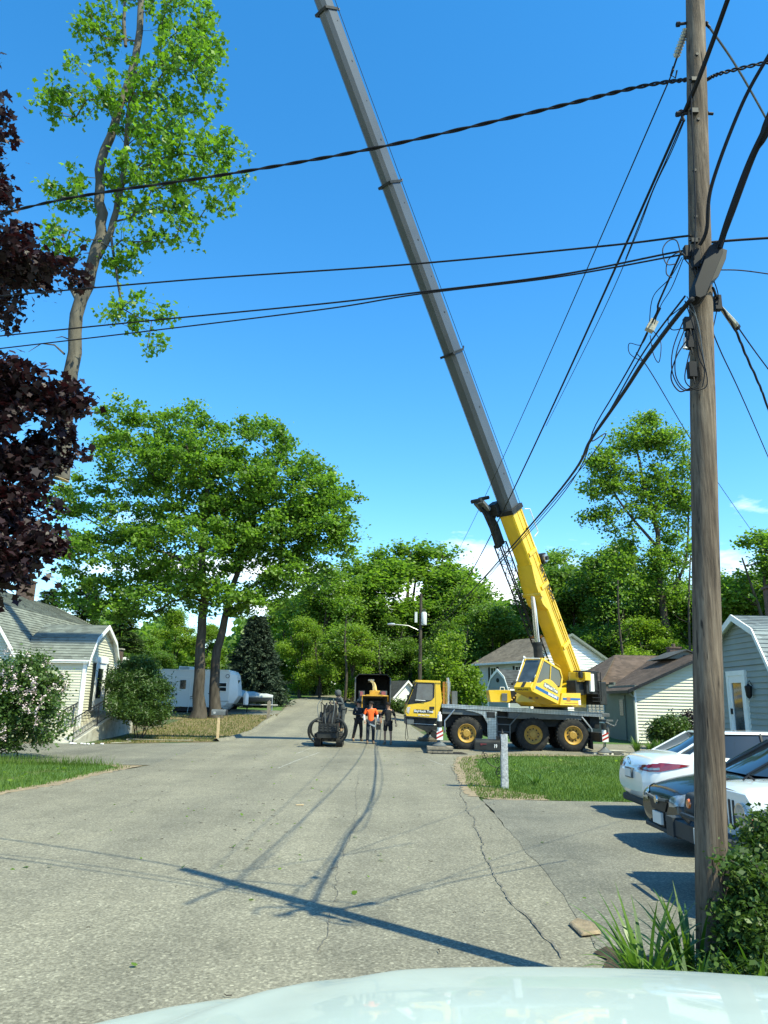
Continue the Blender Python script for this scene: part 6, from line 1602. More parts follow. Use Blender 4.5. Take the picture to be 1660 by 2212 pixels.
m = MB(); m.bx(a.x + .02, a.x + .12, 49.9, 49.95, 2.0, 2.12, M['blackmetal']); m.build('handle', d_)
m = MB(); m.tube([(a.x, 49.8, zbm - .02), (a.x, 49.5, zbm - .55)], .03, M['steel'], 5); m.tube([(b.x, 49.8, zbm - .02), (b.x, 49.5, zbm - .55)], .03, M['steel'], 5); m.bx(a.x, b.x, 49.4, 49.7, zbm - .42, zbm - .38, M['steel']); m.build('step', rv)
for (x0, y0_, x1, y1_) in ((212, 558, 268, 610), (750, 540, 876, 630)):
    a = c5(x0, y0_); b = c5(x1, y1_); m = MB(); m.bx(a.x - .05, b.x + .05, 49.96, 50.0, b.z - .05, a.z + .05, M['trim']); f = m.build('window', rv, bevel=.02)
    m = MB(); zc = (a.z + b.z) / 2; m.bx(a.x, b.x, 49.945, 49.965, zc + .03, a.z, M['glass']); m.bx(a.x, b.x, 49.945, 49.965, b.z, zc - .03, M['glass']); m.build('pane', f)
a = c5(320, 355); b = c5(490, 400); m = MB(); m.prism([(a.x, b.z - .05), (b.x + .05, b.z - .05), (b.x - .08, a.z + .02), (a.x + .03, a.z + .06)], 'y', 50.6, 51.5, M['rv_white'])
for k in range(4): m.bx(a.x + .1, a.x + .7, 50.58, 50.6, b.z + .02 + k * .06, b.z + .05 + k * .06, M['machine_grey'])
m.build('air_conditioner', rv, bevel=.03)
m = MB(); a = c5(728, 742); b = c5(900, 800); m.tube([(a.x, 49.985, a.z), (b.x, 49.985, a.z), (b.x, 49.985, b.z), (a.x, 49.985, b.z), (a.x, 49.985, a.z)], .015, M['machine_grey'], 4); m.build('storage_hatch', rv)
m = MB(); a = c5(895, 465); m.cyl((a.x, 49.96, a.z), (a.x, 50, a.z), .13, M['machine_grey'], 16); m.cyl((a.x, 49.95, a.z), (a.x, 49.96, a.z), .09, M['rv_white'], 16); m.build('round_vent', rv)
m = MB()
for (p, q, w_) in (((230, 770), (500, 690), .03), ((330, 755), (500, 712), .02), ((675, 655), (745, 655), .05)):
    a = c5(*p); b = c5(*q); m.add([(a.x, 49.985, a.z - w_), (b.x, 49.985, b.z - w_), (b.x, 49.985, b.z + w_), (a.x, 49.985, a.z)], [(0, 1, 2, 3)], M['machine_grey'])
m.build('stripe', rv)
for x in (-14.9, -13.7): simple_wheel(rv, x, 50.2, G(x, 50) + .35, .35, .22, -1)
m = MB(); gx = G(-9.3, 50.5); m.tube([(xr - .3, 50.7, gx + .55), (xr + 1.1, 51.2, gx + .5)], .06, M['black_paint'], 6); m.tube([(xr - .3, 51.7, gx + .55), (xr + 1.1, 51.2, gx + .5)], .06, M['black_paint'], 6)
m.tube([(xr + 1.0, 51.2, gx), (xr + 1.0, 51.2, gx + 1.05)], .04, M['black_paint'], 6); m.build('hitch', rv)
m = MB(); a = c5(1078, 765); c = Vector((a.x, 50.6, gx + .55)); m.lathe([(0, 0), (.15, .0), (.17, .06), (.17, .62), (.13, .74), (.05, .78), (.05, .86), (0, .86)], c, (0, 0, 1), M['white_paint'], 18); m.build('gas_bottle', rv)
# covered boat
bt = empty('covered_boat', (-8.6, 53, G(-8.6, 53)), 0, 'boat under a grey green cover on its trailer behind the camper hitch', 'boat')
gx = G(-8, 53); m = MB(); rows = []
for k in range(11):
    t = k / 10; x = -11.8 + 4.4 * t; w_ = 1.0 * (1 - t ** 3.5); zk = gx + .42 + .25 * t * t; zg = gx + .95 + .06 * t; 
    rows.append([(x, 53 - w_, zg), (x, 53 - w_ * .85, zg - .25), (x, 53, zk), (x, 53 + w_ * .85, zg - .25), (x, 53 + w_, zg)])
m.grid(rows, M['machine_grey']); m.build('hull', bt, angle=60)
m = MB(); rows = []
for k in range(11):
    t = k / 10; x = -11.8 + 4.45 * t; w_ = 1.04 * (1 - t ** 3.5) + .02; zg = gx + .93 + .06 * t; top_ = gx + 1.05 + .55 * (1 - t) ** .8 + (.03 if k % 2 else -.03)
    rows.append([(x, 53 - w_, zg - .08), (x, 53 - w_ * 1.0, zg + .03), (x, 53 - w_ * .5, (zg + top_) / 2 + .06), (x, 53, top_), (x, 53 + w_ * .5, (zg + top_) / 2 + .06), (x, 53 + w_, zg)])
m.grid(rows, M['tarp']); m.build('cover', bt, angle=60)
m = MB(); m.tube([(-11.5, 52.6, gx + .4), (-7.0, 53, gx + .4)], .05, M['steel'], 6); m.tube([(-11.5, 53.4, gx + .4), (-7.0, 53, gx + .4)], .05, M['steel'], 6); m.tube([(-7.4, 53, gx), (-7.4, 53, gx + .9)], .04, M['steel'], 6); m.build('trailer', bt)
for y in (52.1, 53.9): simple_wheel(bt, -10.2, y, gx + .3, .3, .18, -1 if y < 53 else 1)

# far camper at the bend
fc = empty('white_camper', (-9, 85, G(-9, 85)), 0, 'small white camper parked far off at the road bend, partly behind a trunk', 'camper')
a = at(604, 1509, 85); b = at(684, 1541, 85); m = MB()
m.prism([(a.x, b.z + .5), (a.x + .25, b.z + .25), (b.x, b.z + .25), (b.x, a.z), (a.x + .9, a.z + .02), (a.x + .15, a.z - .45)], 'y', 85, 87.2, M['rv_white']); m.build('body', fc, bevel=.05)
for (x0, x1, z0, z1) in ((.8, 1.5, .75, 1.2), (2.7, 3.3, .8, 1.25), (3.6, 4.0, .8, 1.2)):
    m = MB(); m.bx(a.x + x0, a.x + x1, 84.95, 85, b.z + z0, b.z + z1, M['glass']); m.build('window', fc)
m = MB(); m.bx(a.x + 1.8, a.x + 2.3, 84.95, 85, b.z + .3, b.z + 1.35, M['side_grey_and_shade']); m.build('door', fc)
for x in (1.6, 2.9): simple_wheel(fc, a.x + x, 85.1, b.z + .3, .33, .22, -1)
pk = empty('dark_car', (-7, 80, G(-7, 80)), 0, 'dark parked car in front of the far white camper', 'car'); z = G(-8.5, 79)
m = MB(); m.prism([(-9.9, z + .3), (-6.9, z + .3), (-6.9, z + .85), (-7.6, z + .95), (-8.0, z + 1.4), (-9.3, z + 1.4), (-9.9, z + .9)], 'y', 79, 80.7, M['car_black']); m.build('body', pk, bevel=.08)
m = MB(); m.prism([(-7.75, z + .97), (-8.08, z + 1.34), (-9.25, z + 1.34), (-9.7, z + .95)], 'y', 78.99, 79.0, M['glass_lite']); m.build('window', pk)
for x in (-9.3, -7.5): simple_wheel(pk, x, 79.05, z + .32, .32, .2, -1)

# sedans
def sedan(name, loc, rz, paint, label, front_grille=False, L=4.8, Wd=1.82, Hh=1.44):
    root = empty(name, loc, rz, label, 'car'); T = Matrix.Translation(loc) @ Matrix.Rotation(rz, 4, 'Z'); hw = Wd / 2
    st = [(0.0, .42, .74, .70, .0), (.06, .30, .88, .84, .0), (.22, .24, 1.00, .93, .03), (.55, .22, 1.06, .97, .03), (1.0, .20, 1.07, .99, .02), (1.9, .19, 1.00, 1.0, .0), (3.0, .19, .98, 1.0, .0), (3.6, .20, .95, .99, .04), (4.2, .21, .86, .96, .05), (4.55, .21, .77, .92, .04), (4.70, .23, .72, .86, .03), (4.78, .28, .67, .78, .01), (4.8, .36, .62, .72, 0)]
    m = nmb(T); rows = []
    for (x, zb_, zs, kw, cr_) in st:
        x = x * L / 4.8; w = hw * kw; zm = zb_ + (zs - zb_) * .55
        half = [(0, zb_), (w * .80, zb_), (w * .95, zb_ + .07), (w, zb_ + (zs - zb_) * .35), (w * 1.0, zm), (w * .965, zs - .10), (w * .93, zs - .035), (w * .84, zs - .0), (w * .5, zs + cr_ * .8), (0, zs + cr_)]
        row = [(x, y, z) for y, z in half] + [(x, -y, z) for y, z in half[-2:0:-1]]
        rows.append(row)
    m.grid(rows, M[paint], wrap=True)
    n_ = len(rows[0]); m.add(rows[0], [tuple(range(n_))], M[paint]); m.add(rows[-1], [tuple(range(n_))[::-1]], M[paint])
    m.build('body', root, angle=50, subsurf=1)
    # greenhouse
    zb_, zr = 1.0, Hh
    low = [(.50, .62), (.72, .78), (1.9, .845), (2.9, .83), (3.55, .74), (3.72, .45)]; up = [(1.28, .50), (1.40, .58), (2.0, .63), (2.6, .62), (2.82, .55), (2.90, .38)]
    ring = lambda P, z, dz=0: [(x * L / 4.8, y * hw / .91, z - dz * ((x - 2.1) / 2) ** 2) for x, y in P] + [(x * L / 4.8, -y * hw / .91, z - dz * ((x - 2.1) / 2) ** 2) for x, y in P[::-1]]
    m = nmb(T); lo = ring(low, zb_ - .02); hi = ring(up, zr - .035, .05); m.grid([lo, hi], M['glass'], wrap=True); m.build('window', root, angle=40)
    m = nmb(T); hi2 = ring([(x + (-.03 if i < 2 else (.03 if i > 3 else 0)), y + .03) for i, (x, y) in enumerate(up)], zr - .04, .05); mid_ = ring([(x * .6 + .4 * 2.1, y * .72) for x, y in up], zr, .02)
    m.grid([hi2, ring([(x, y + .005) for x, y in up], zr - .012, .05), mid_], M[paint], wrap=True); m.add(mid_, [tuple(range(len(mid_)))], M[paint])
    for s in (0, 1):
        nl = len(low)
        for i in (0, 1, 4, 5):
            k = i if not s else 2 * nl - 1 - i; a_ = Vector(lo[k]); b_ = Vector(hi2[k]);
            m.tube([a_ + (b_ - a_) * .0, b_], .035 if i in (1, 4) else .022, M[paint], 6)
        k = 2 if not s else 2 * nl - 3
        a_ = Vector(lo[k]); b_ = Vector(hi[k]); m.tube([a_ + Vector((.12, 0, 0)), b_ + Vector((.05, 0, 0))], .03, M['blackmetal'], 6)
    m.build('roof', root, angle=50)
    for (x, sd) in ((.95, 1), (.95, -1), (3.78, 1), (3.78, -1)):
        x = x * L / 4.8
        m = nmb(T); m.ring((x, sd * (hw - .035), .33), (0, 1, 0), .33, .385, .12, M['blackmetal'], 28); m.cyl((x, sd * (hw - .25), .33), (x, sd * (hw - .07), .33), .345, M['black_paint'], 24); m.build('wheel_arch', root)
        simple_wheel(root, x, sd * (hw - .11), .325, .325, .22, sd, T=T)
    for sd in (1, -1):
        m = nmb(T); m.lathe([(0, -.1), (.07, -.08), (.08, .05), (.0, .1)], (3.2 * L / 4.8, sd * (hw + .1), 1.02), (0, 1, 0), M[paint], 10); m.build('mirror', root)
        for xx in (1.75, 2.65):
            m = nmb(T); m.tube([(xx, sd * (hw + .012), .80), (xx + .2, sd * (hw + .012), .80)], .014, M[paint], 5); m.build('door_handle', root)
    return root, T, hw
# white sedan, tail towards the road
wc, T, hw = sedan('white_sedan', (4.42, 13.9, 0.03), 0, 'car_white', 'white sedan seen from its rear corner, tail lights towards the road')
def wrap(o, car, off=.012):
    b = o.modifiers.new('dense', 'SUBSURF'); b.subdivision_type = 'SIMPLE'; b.levels = 3; b.render_levels = 3
    w = o.modifiers.new('fit', 'SHRINKWRAP'); w.target = [x for x in COL.objects if x.parent == car and x.name.startswith('body')][0]; w.wrap_method = 'NEAREST_SURFACEPOINT'; w.wrap_mode = 'ABOVE_SURFACE'; w.offset = off
    return o
def skin_strip(m, pts_lo, pts_hi, material):
    m.grid([pts_lo, pts_hi], material)
for sd in (-1, 1):
    m = nmb(T)
    lo_ = [(-.012, sd * .38, .80), (.015, sd * .60, .785), (.07, sd * .765, .78), (.22, sd * .865, .79), (.48, sd * .905, .84), (.72, sd * .915, .895)]
    hi_ = [(.0, sd * .38, .88), (.03, sd * .60, .90), (.085, sd * .765, .925), (.23, sd * .86, .94), (.48, sd * .895, .925), (.72, sd * .912, .90)]
    skin_strip(m, lo_, hi_, M['lens_red']); tl_ = wrap(m.build('tail_light', wc, angle=180, recalc=False), wc)
    m = nmb(T); skin_strip(m, [(p[0] - .006, p[1] * 1.006, p[2] + .025) for p in lo_[1:4]], [(p[0] - .006, p[1] * 1.006, p[2] + .065) for p in lo_[1:4]], M['lens_clear']); wrap(m.build('reverse_lens', tl_, angle=180, recalc=False), wc, .018)
m = nmb(T); m.bx(-.035, .02, -.17, .17, .62, .79, M['machine_grey']); m.bx(-.042, -.034, -.15, .15, .64, .77, M['plate']); m.build('number_plate', wc)
m = nmb(T); m.bx(.05, .3, -.66, .66, .19, .31, M['plastic']); m.build('bumper_insert', wc, bevel=.03)
m = nmb(T); m.ring((.0, 0, .90), (1, 0, .2), .05, .065, .012, M['chrome'], 18); m.build('emblem', wc)
# black sedan, nose towards the road
bc, T, hw = sedan('black_sedan', (8.42, 10.85, 0.03), math.pi, 'car_black', 'black sedan with its nose and headlights towards the road, between the white cars', L=4.6, Hh=1.42)
for sd in (-1, 1):
    m = nmb(T)
    lo_ = [(4.60, sd * .40, .56), (4.56, sd * .58, .575), (4.42, sd * .745, .59), (4.20, sd * .835, .61), (3.98, sd * .875, .64)]; hi_ = [(4.565, sd * .40, .66), (4.50, sd * .58, .70), (4.36, sd * .735, .73), (4.16, sd * .825, .745), (3.98, sd * .87, .735)]
    skin_strip(m, lo_, hi_, M['lens_clear']); hl = wrap(m.build('headlight', bc, angle=180, recalc=False), bc)
    m = nmb(T); skin_strip(m, [(4.20, sd * .842, .615), (4.0, sd * .88, .645)], [(4.165, sd * .832, .73), (4.0, sd * .877, .725)], M['lens_amber']); wrap(m.build('turn_lens', hl, angle=180, recalc=False), bc, .018)
m = nmb(T); m.prism([(-.34, .60), (.34, .60), (.24, .47), (-.24, .47)], 'x', 4.55, 4.615, M['blackmetal']); m.prism([(-.36, .645), (0, .62), (.36, .645), (.34, .615), (0, .590), (-.34, .615)], 'x', 4.55, 4.635, M['machine_grey']); m.lathe([(0, 0), (.06, 0), (.05, .02), (0, .02)], (4.63, 0, .605), (1, 0, 0), M['chrome'], 12); m.build('grille', bc)
m = nmb(T); m.bx(4.61, 4.64, -.16, .16, .30, .45, M['plate']); m.bx(4.58, 4.61, -.18, .18, .28, .46, M['blackmetal']); m.build('number_plate', bc)
m = nmb(T); m.bx(4.4, 4.6, -.6, .6, .20, .26, M['plastic']); m.build('front_lip', bc, bevel=.02)

# off road car with flat fenders
jp = empty('off_road_car', (3.25, 8.0, 0.03), math.pi, 'white off road car with flat black fenders and hood latches, nearest parked car', 'car')
T = Matrix.Translation((3.25, 8.0, 0.03)) @ Matrix.Rotation(math.pi, 4, 'Z') @ Matrix.Translation((-3.9, 0, 0))   # nose at local x=3.9
m = nmb(T)
rows = []
for (x, w, z) in ((2.35, .72, 1.10), (2.8, .68, 1.10), (3.3, .63, 1.085), (3.58, .60, 1.06), (3.66, .57, 1.02)):
    rows.append([(x, -w, z - .24), (x, -w, z - .06), (x, -w + .05, z - .01), (x, -w * .5, z + .02), (x, 0, z + .03), (x, w * .5, z + .02), (x, w - .05, z - .01), (x, w, z - .06), (x, w, z - .24)])
m.grid(rows, M['car_white']); m.build('hood', jp, angle=50, recalc=True)
m = nmb(T); m.bx(.1, 2.35, -.76, .76, .45, 1.08, M['car_white']); m.bx(2.35, 3.6, -.60, .60, .45, .88, M['car_white']); m.prism([(-.60, .62), (.60, .62), (.60, .98), (.52, 1.04), (-.52, 1.04), (-.60, .98)], 'x', 3.58, 3.70, M['car_white'])
for k in range(7): m.bx(3.69, 3.706, -.28 + k * .085, -.23 + k * .085, .70, .96, M['blackmetal'])
m.bx(2.1, 2.36, -.765, .765, .98, 1.10, M['car_white']); m.build('body', jp, bevel=.02)
for sd in (-1, 1):
    m = nmb(T); m.cyl((3.70, sd * .44, .84), (3.73, sd * .44, .84), .10, M['lens_clear'], 18); m.ring((3.715, sd * .44, .84), (1, 0, 0), .10, .115, .03, M['chrome'], 18); m.build('headlight', jp)
    m = nmb(T)
    prf = [(2.35, .62), (2.55, .86), (2.75, .93), (3.5, .93), (3.72, .90), (3.76, .70), (3.70, .68), (3.66, .84), (3.48, .87), (2.78, .87), (2.62, .80), (2.45, .60)]
    m.prism(prf, 'y', sd * .60, sd * .90, M['plastic']); fd = m.build('fender', jp, bevel=.03)
    m = nmb(T); m.lathe([(0, .03), (.045, .02), (.055, 0)], (3.74, sd * .74, .80), (1, 0, 0), M['lens_amber'], 16); m.build('turn_signal', fd); m = nmb(T); m.lathe([(0, .03), (.05, .02), (.055, 0)], (3.25, sd * .90, .80), (0, sd, 0), M['lens_amber'], 16); m.build('side_marker', fd)
    m = nmb(T); m.box((3.35, sd * .66, 1.0), (.05, .035, .16), M['blackmetal']); m.box((3.35, sd * .68, 1.06), (.09, .04, .05), M['blackmetal']); m.box((3.35, sd * .675, .93), (.08, .04, .05), M['blackmetal']); m.build('hood_latch', jp)
    for x in (3.1, .75): simple_wheel(jp, x, sd * .74, .40, .40, .26, sd, T=T)
    m = nmb(T); m.prism([(.2, .62), (.35, .88), (.5, .93), (1.1, .93), (1.35, .62), (1.25, .6), (1.05, .86), (.55, .86), (.3, .6)], 'y', sd * .70, sd * .90, M['plastic']); m.build('rear_fender', jp, bevel=.02)
m = nmb(T); m.bx(3.72, 3.93, -.84, .84, .48, .64, M['plastic']); m.bx(3.70, 3.95, -.90, -.70, .46, .66, M['plastic']); m.bx(3.70, 3.95, .70, .90, .46, .66, M['plastic']); m.tube([(3.9, -.35, .66), (3.98, -.35, .74), (3.98, .35, .74), (3.9, .35, .66)], .025, M['blackmetal'], 6); m.build('bumper', jp, bevel=.02)
m = nmb(T); m.bx(3.935, 3.95, -.15, .15, .49, .64, M['plate']); m.build('number_plate', jp)
m = nmb(T); m.add([(2.18, -.66, 1.12), (2.18, .66, 1.12), (1.98, .62, 1.58), (1.98, -.62, 1.58)], [(0, 1, 2, 3)], M['glass_lite']); wsf = m.build('windscreen', jp)
m = nmb(T)
m.tube([(2.19, -.70, 1.08), (1.98, -.66, 1.62), (1.98, .66, 1.62), (2.19, .70, 1.08)], .035, M['car_white'], 6); m.tube([(2.27, -.5, 1.10), (2.24, .1, 1.14)], .012, M['iron'], 5); m.build('frame', wsf)
m = nmb(T); m.prism([(.1, 1.08), (2.0, 1.08), (1.96, 1.66), (.2, 1.70)], 'y', -.68, .68, M['black_paint']); m.build('soft_top', jp, bevel=.06)
m = nmb(T); m.tube([(3.3, -.1, 1.115), (3.36, -.1, 1.16), (3.42, -.1, 1.115)], .012, M['iron'], 5); m.box((3.15, .2, 1.12), (.08, .06, .05), M['iron']); m.build('hood_bracket', jp)

# the front of the car the photograph was taken from
ec = empty('white_car_front', (.4, .8, 0), 0, 'pale white car hood filling the bottom of the photo, nearest thing of all', 'car')
cxm = .42
m = MB(); rows = []
for (y, hwd, zt_, dz) in ((-.35, 1.07, 1.54, 0), (.3, 1.07, 1.52, 0), (.8, 1.06, 1.455, 0), (1.1, 1.03, 1.41, 0), (1.3, .975, 1.378, 0), (1.5, .87, 1.340, 0), (1.65, .75, 1.308, 0), (1.76, .61, 1.277, 0), (1.83, .555, 1.24, 0), (1.88, .53, 1.18, 0), (1.92, .52, 1.08, 0), (1.95, .53, .85, 0), (1.95, .54, .5, 0), (1.9, .54, .32, 0)):
    row = []
    for k in range(41):
        s = -1 + 2 * k / 40; x = cxm + s * hwd
        a = abs(s)
        z = zt_ + .030 * (1 - a ** 2) - .020 * sstep(.90, 1.0, a)
        if y < 1.86: z += .012 * sstep(.62, .50, a) - .022 * sstep(.70, .76, a)
        if y > 1.7: z -= .04 * a ** 4
        row.append((x, y, z))
    row = [(cxm - hwd - .03, y, min(.35, zt_ - .1)), (cxm - hwd - .045, y, zt_ * .6), (cxm - hwd - .03, y, zt_ - .12)] + row + [(cxm + hwd + .03, y, zt_ - .12), (cxm + hwd + .045, y, zt_ * .6), (cxm + hwd + .03, y, min(.35, zt_ - .1))]
    rows.append(row)
m.grid(rows, M['car_cream']); m.build('hood', ec, angle=180, subsurf=1)
for sd in (-1, 1):
    m = MB(); m.box((cxm + sd * .32, .95, 1.467), (.035, .05, .016), M['blackmetal']); m.build('washer_nozzle', ec, bevel=.004)
m = MB(); m.bx(cxm - .42, cxm + .42, 1.9, 1.99, .62, .85, M['blackmetal'])
for k in range(5): m.bx(cxm - .40, cxm + .40, 1.985, 2.0, .65 + k * .04, .665 + k * .04, M['chrome'])
m.build('grille', ec)
for sd in (-1, 1):
    m = MB(); m.box((cxm + sd * .55, 1.90, .90), (.22, .12, .14), M['lens_clear'], Matrix.Rotation(-sd * .6, 3, 'Z')); m.build('headlight', ec, bevel=.03)
    simple_wheel(ec, cxm + sd * .80, 1.05, .38, .38, .24, sd, T=Matrix.Identity(4))
# ------------------------------------------------------------------ people
M['skin'] = mat('skin', (0.42, 0.24, 0.16), 0.6, var=.06)
M['orange_cloth'] = mat('orange_shirt', (0.95, 0.13, 0.015), 0.8, var=.06, scale=12, bump=.3, bscale=14)
M['black_cloth'] = mat('black_cloth', (0.022, 0.023, 0.025), 0.9, var=.25, scale=12, bump=.3, bscale=14)
M['dark_cloth'] = mat('dark_brown_cloth', (0.045, 0.034, 0.03), 0.9, var=.3, scale=12, bump=.3, bscale=14)
M['grey_cloth'] = mat('grey_hood_cloth', (0.065, 0.072, 0.072), 0.9, var=.2, scale=12, bump=.3, bscale=14)
M['jeans'] = mat('dark_jeans', (0.025, 0.032, 0.045), 0.9, var=.25, scale=14, bump=.3, bscale=18)
M['white_cloth'] = mat('white_sleeve', (0.62, 0.62, 0.60), 0.85, var=.05)
M['boots'] = mat('tan_boots', (0.20, 0.14, 0.08), 0.8, var=.25)
M['hair'] = mat('dark_hair', (0.015, 0.012, 0.010), 0.7, var=.3)

def skin_obj(name, chains, material, parent, T, sub=2):
    """chains: lists of (point, radius); equal points are merged"""
    bm = bmesh.new(); lay = bm.verts.layers.skin.verify(); idx = {}
    def vert(p, r):
        k = tuple(round(c, 4) for c in p)
        if k not in idx:
            v = bm.verts.new(T @ Vector(p)); v[lay].radius = (r, r) if not isinstance(r, tuple) else r; v[lay].use_root = False; idx[k] = v
        return idx[k]
    for ch in chains:
        prev = None
        for i, (p, r) in enumerate(ch):
            isnew = tuple(round(c, 4) for c in p) not in idx
            v = vert(p, r)
            if prev is not None and bm.edges.get((prev, v)) is None: bm.edges.new((prev, v))
            prev = v
    seen = set()
    for v in bm.verts:
        if v in seen: continue
        v[lay].use_root = True; stack = [v]
        while stack:
            a = stack.pop()
            if a in seen: continue
            seen.add(a)
            for e in a.link_edges: stack.append(e.other_vert(a))
    me = bpy.data.meshes.new(name); bm.to_mesh(me); bm.free(); me.materials.append(material)
    o = bpy.data.objects.new(name, me); COL.objects.link(o)
    s = o.modifiers.new('skin', 'SKIN'); s.use_smooth_shade = True
    s.branch_smoothing = 0.6
    b = o.modifiers.new('subsurf', 'SUBSURF'); b.levels = sub; b.render_levels = sub
    o.parent = parent; o.matrix_parent_inverse = PMAT(parent).inverted()
    return o

def person(loc, face, H, label, top, legs, arms, feet=((-.13, 0), (.13, 0)), bend=0.0, shorts=False, sleeve='long', headgear=None, topm=None, sleevem=None, shoe='boots', kneel=None, knees=None, group=None, hemz=.84, tuck=0.0, fz=0.0):
    """local frame: +x is the figure's left, -y is where it looks"""
    root = empty('person', loc, face, label, 'person', group); k = H / 1.75
    T = Matrix.Translation(loc) @ Matrix.Rotation(face, 4, 'Z') @ Matrix.Scale(k, 4)
    by = -bend
    pel = (0, 0, .94); sp1 = (0, by * .3, 1.12); ch = (0, by * .75, 1.30); nk = (0, by * 1.1, 1.47); hb = (0, by * 1.25 - .01, 1.55); hm = (0, by * 1.35 - .02, 1.63); ht = (0, by * 1.35 - .015, 1.70)
    body = [[(pel, .13), (sp1, .125), (ch, .14), (nk, .055), (hb, .072), (hm, .092), (ht, .075)]]
    body.append([((0, by * 1.3 - .085, 1.60), .016), ((0, by * 1.3 - .118, 1.585), .014)])
    LEG = []; hipx = .095
    for i, s in enumerate((-1, 1)):
        f = feet[i]; kn = knees[i] if knees else (s * .115 + (f[0] - s * .115) * .5, f[1] * .5 - .03, .50)
        an = (f[0], f[1], .09 + fz); toe = (f[0] * 1.05 + s * .02, f[1] - .16, .04 + fz)
        hip = (s * hipx, 0, .88)
        LEG.append((hip, kn, an, toe)); body.append([(pel, .13), (hip, .095), (kn, .058), ((an[0], an[1], .13 + fz), .042), ((f[0], f[1] - .02, .06 + fz), .045), (toe, .035)])
    ARM = []
    for i, s in enumerate((-1, 1)):
        sh = (s * .185, by * 1.0, 1.41); el, wr = arms[i]; ARM.append((sh, el, wr))
        wv = Vector(wr); ev = Vector(el); d = (wv - ev).normalized(); palm = wv + d * .07
        body.append([(ch, .14), (sh, .058), (el, .042), (wr, .028), (tuple(palm), .032)])
        side = d.cross(Vector((0, 1, 0))); side = side.normalized() if side.length > .1 else Vector((1, 0, 0)); crl = d.cross(side).normalized() * (-1 if i else 1)
        for q in range(4):
            b0_ = palm + side * (-.03 + .02 * q) + d * .02; ln = (.06, .07, .075, .055)[q]
            body.append([(tuple(b0_), .010), (tuple(b0_ + d * ln * .6 + crl * .012), .009), (tuple(b0_ + d * ln + crl * .035), .007)])
        t0 = palm - d * .03 + side * .035; body.append([(tuple(t0), .012), (tuple(t0 + side * .02 + d * .04), .010), (tuple(t0 + side * .02 + d * .065), .008)])
    skin_obj('body', body, M['skin'], root, T)
    # clothes
    tm = topm or M['black_cloth']
    topc = [[((0, 0, hemz), .155 - tuck), ((0, by * .15, 1.0), .150), ((0, by * .3, 1.14), .148), ((0, by * .75, 1.30), .160), ((0, by * .95, 1.42), .105), ((0, by * 1.05, 1.465), .066)]]
    for (sh, el, wr) in ARM:
        e = Vector(el); s_ = Vector(sh); w_ = Vector(wr)
        if sleeve == 'long': topc.append([((0, by * .75, 1.30), .160), (sh, .076), (el, .060), (tuple(w_ - (w_ - e) * .08), .044)])
        else: topc.append([((0, by * .75, 1.30), .160), (sh, .072), (tuple(s_ + (e - s_) * .55), .066), (tuple(s_ + (e - s_) * .92), .062)])
    skin_obj('shirt', topc, tm, root, T)
    if sleevem:
        for (sh, el, wr) in ARM:
            e = Vector(el); w_ = Vector(wr); s_ = Vector(sh); skin_obj('sleeve', [[(tuple(s_ + (e - s_) * .75), .056), (el, .052), (tuple(w_ - (w_ - e) * .05), .040)]], sleevem, root, T)
    tr = []
    for (hip, kn, an, toe) in LEG:
        kv = Vector(kn); av = Vector(an)
        if shorts: tr.append([((0, 0, .92), .145), (hip, .115), (tuple(kv + Vector((0, 0, .02))), .098)])
        else: tr.append([((0, 0, .92), .145), (hip, .112), (kn, .080), (tuple(av + Vector((0, 0, .02))), .068)])
    skin_obj('shorts' if shorts else 'trousers', tr, legs, root, T)
    for (hip, kn, an, toe) in LEG:
        skin_obj('boot', [[((an[0], an[1] + .03, .06 + fz), .056), ((an[0], an[1] - .06, .055 + fz), .056), (toe, .046)], [((an[0], an[1] + .03, .06 + fz), .056), ((an[0], an[1] + .02, .17 + fz), .054)]], M[shoe], root, T, 1)
    if headgear == 'cap':
        m = nmb(T @ Matrix.Translation(hm)); m.lathe([(.108, .0), (.108, .04), (.085, .085), (.04, .105), (0, .11)], (0, 0, .005), (0, 0, 1), M['hair'], 16); m.box((0, -.13, .012), (.15, .11, .014), M['hair']); m.build('cap', root)
    elif headgear == 'hood':
        skin_obj('hood', [[((0, by * 1.1 + .02, 1.45), .10), ((0, by * 1.25 + .03, 1.55), .150), ((0, by * 1.35 + .03, 1.65), .158), ((0, by * 1.35 + .03, 1.76), .10)]], tm, root, T)
    else:
        m = nmb(T @ Matrix.Translation(hm)); m.lathe([(.098, -.04), (.106, .02), (.09, .07), (.045, .10), (0, .105)], (0, .018, .0), (0, 0, 1), M['hair'], 16); m.build('hair', root)
    m = nmb(T @ Matrix.Translation(hm))
    for s in (-1, 1): m.lathe([(0, .01), (.010, .004), (.011, -.004)], (s * .034, -.088, -.005), (0, -1, 0), M['hair'], 8)
    m.build('eyes', root)
    return root
def ppos(u, v, Y): p = at(u, v, Y); return (p.x, Y, G(p.x, Y) + .02)
person(ppos(800, 1605, 34.0), R(8), 1.80, 'man in a bright orange shirt with white sleeves and dark jeans, middle of three', None, M['jeans'],
       [((-.29, .02, 1.14), (-.27, -.12, .92)), ((.30, .03, 1.14), (.31, -.06, .90))], ((-.12, 0), (.13, .02)), topm=M['orange_cloth'], sleevem=M['white_cloth'], sleeve='short', headgear='cap', hemz=.86)
person(ppos(774, 1598, 35.2), R(30), 1.76, 'man in dark clothes with folded arms, left of the orange shirt', None, M['dark_cloth'],
       [((-.29, -.02, 1.16), (-.02, -.24, 1.14)), ((.29, -.02, 1.16), (.04, -.26, 1.10))], ((-.24, .05), (.14, 0)), topm=M['black_cloth'], headgear='cap')
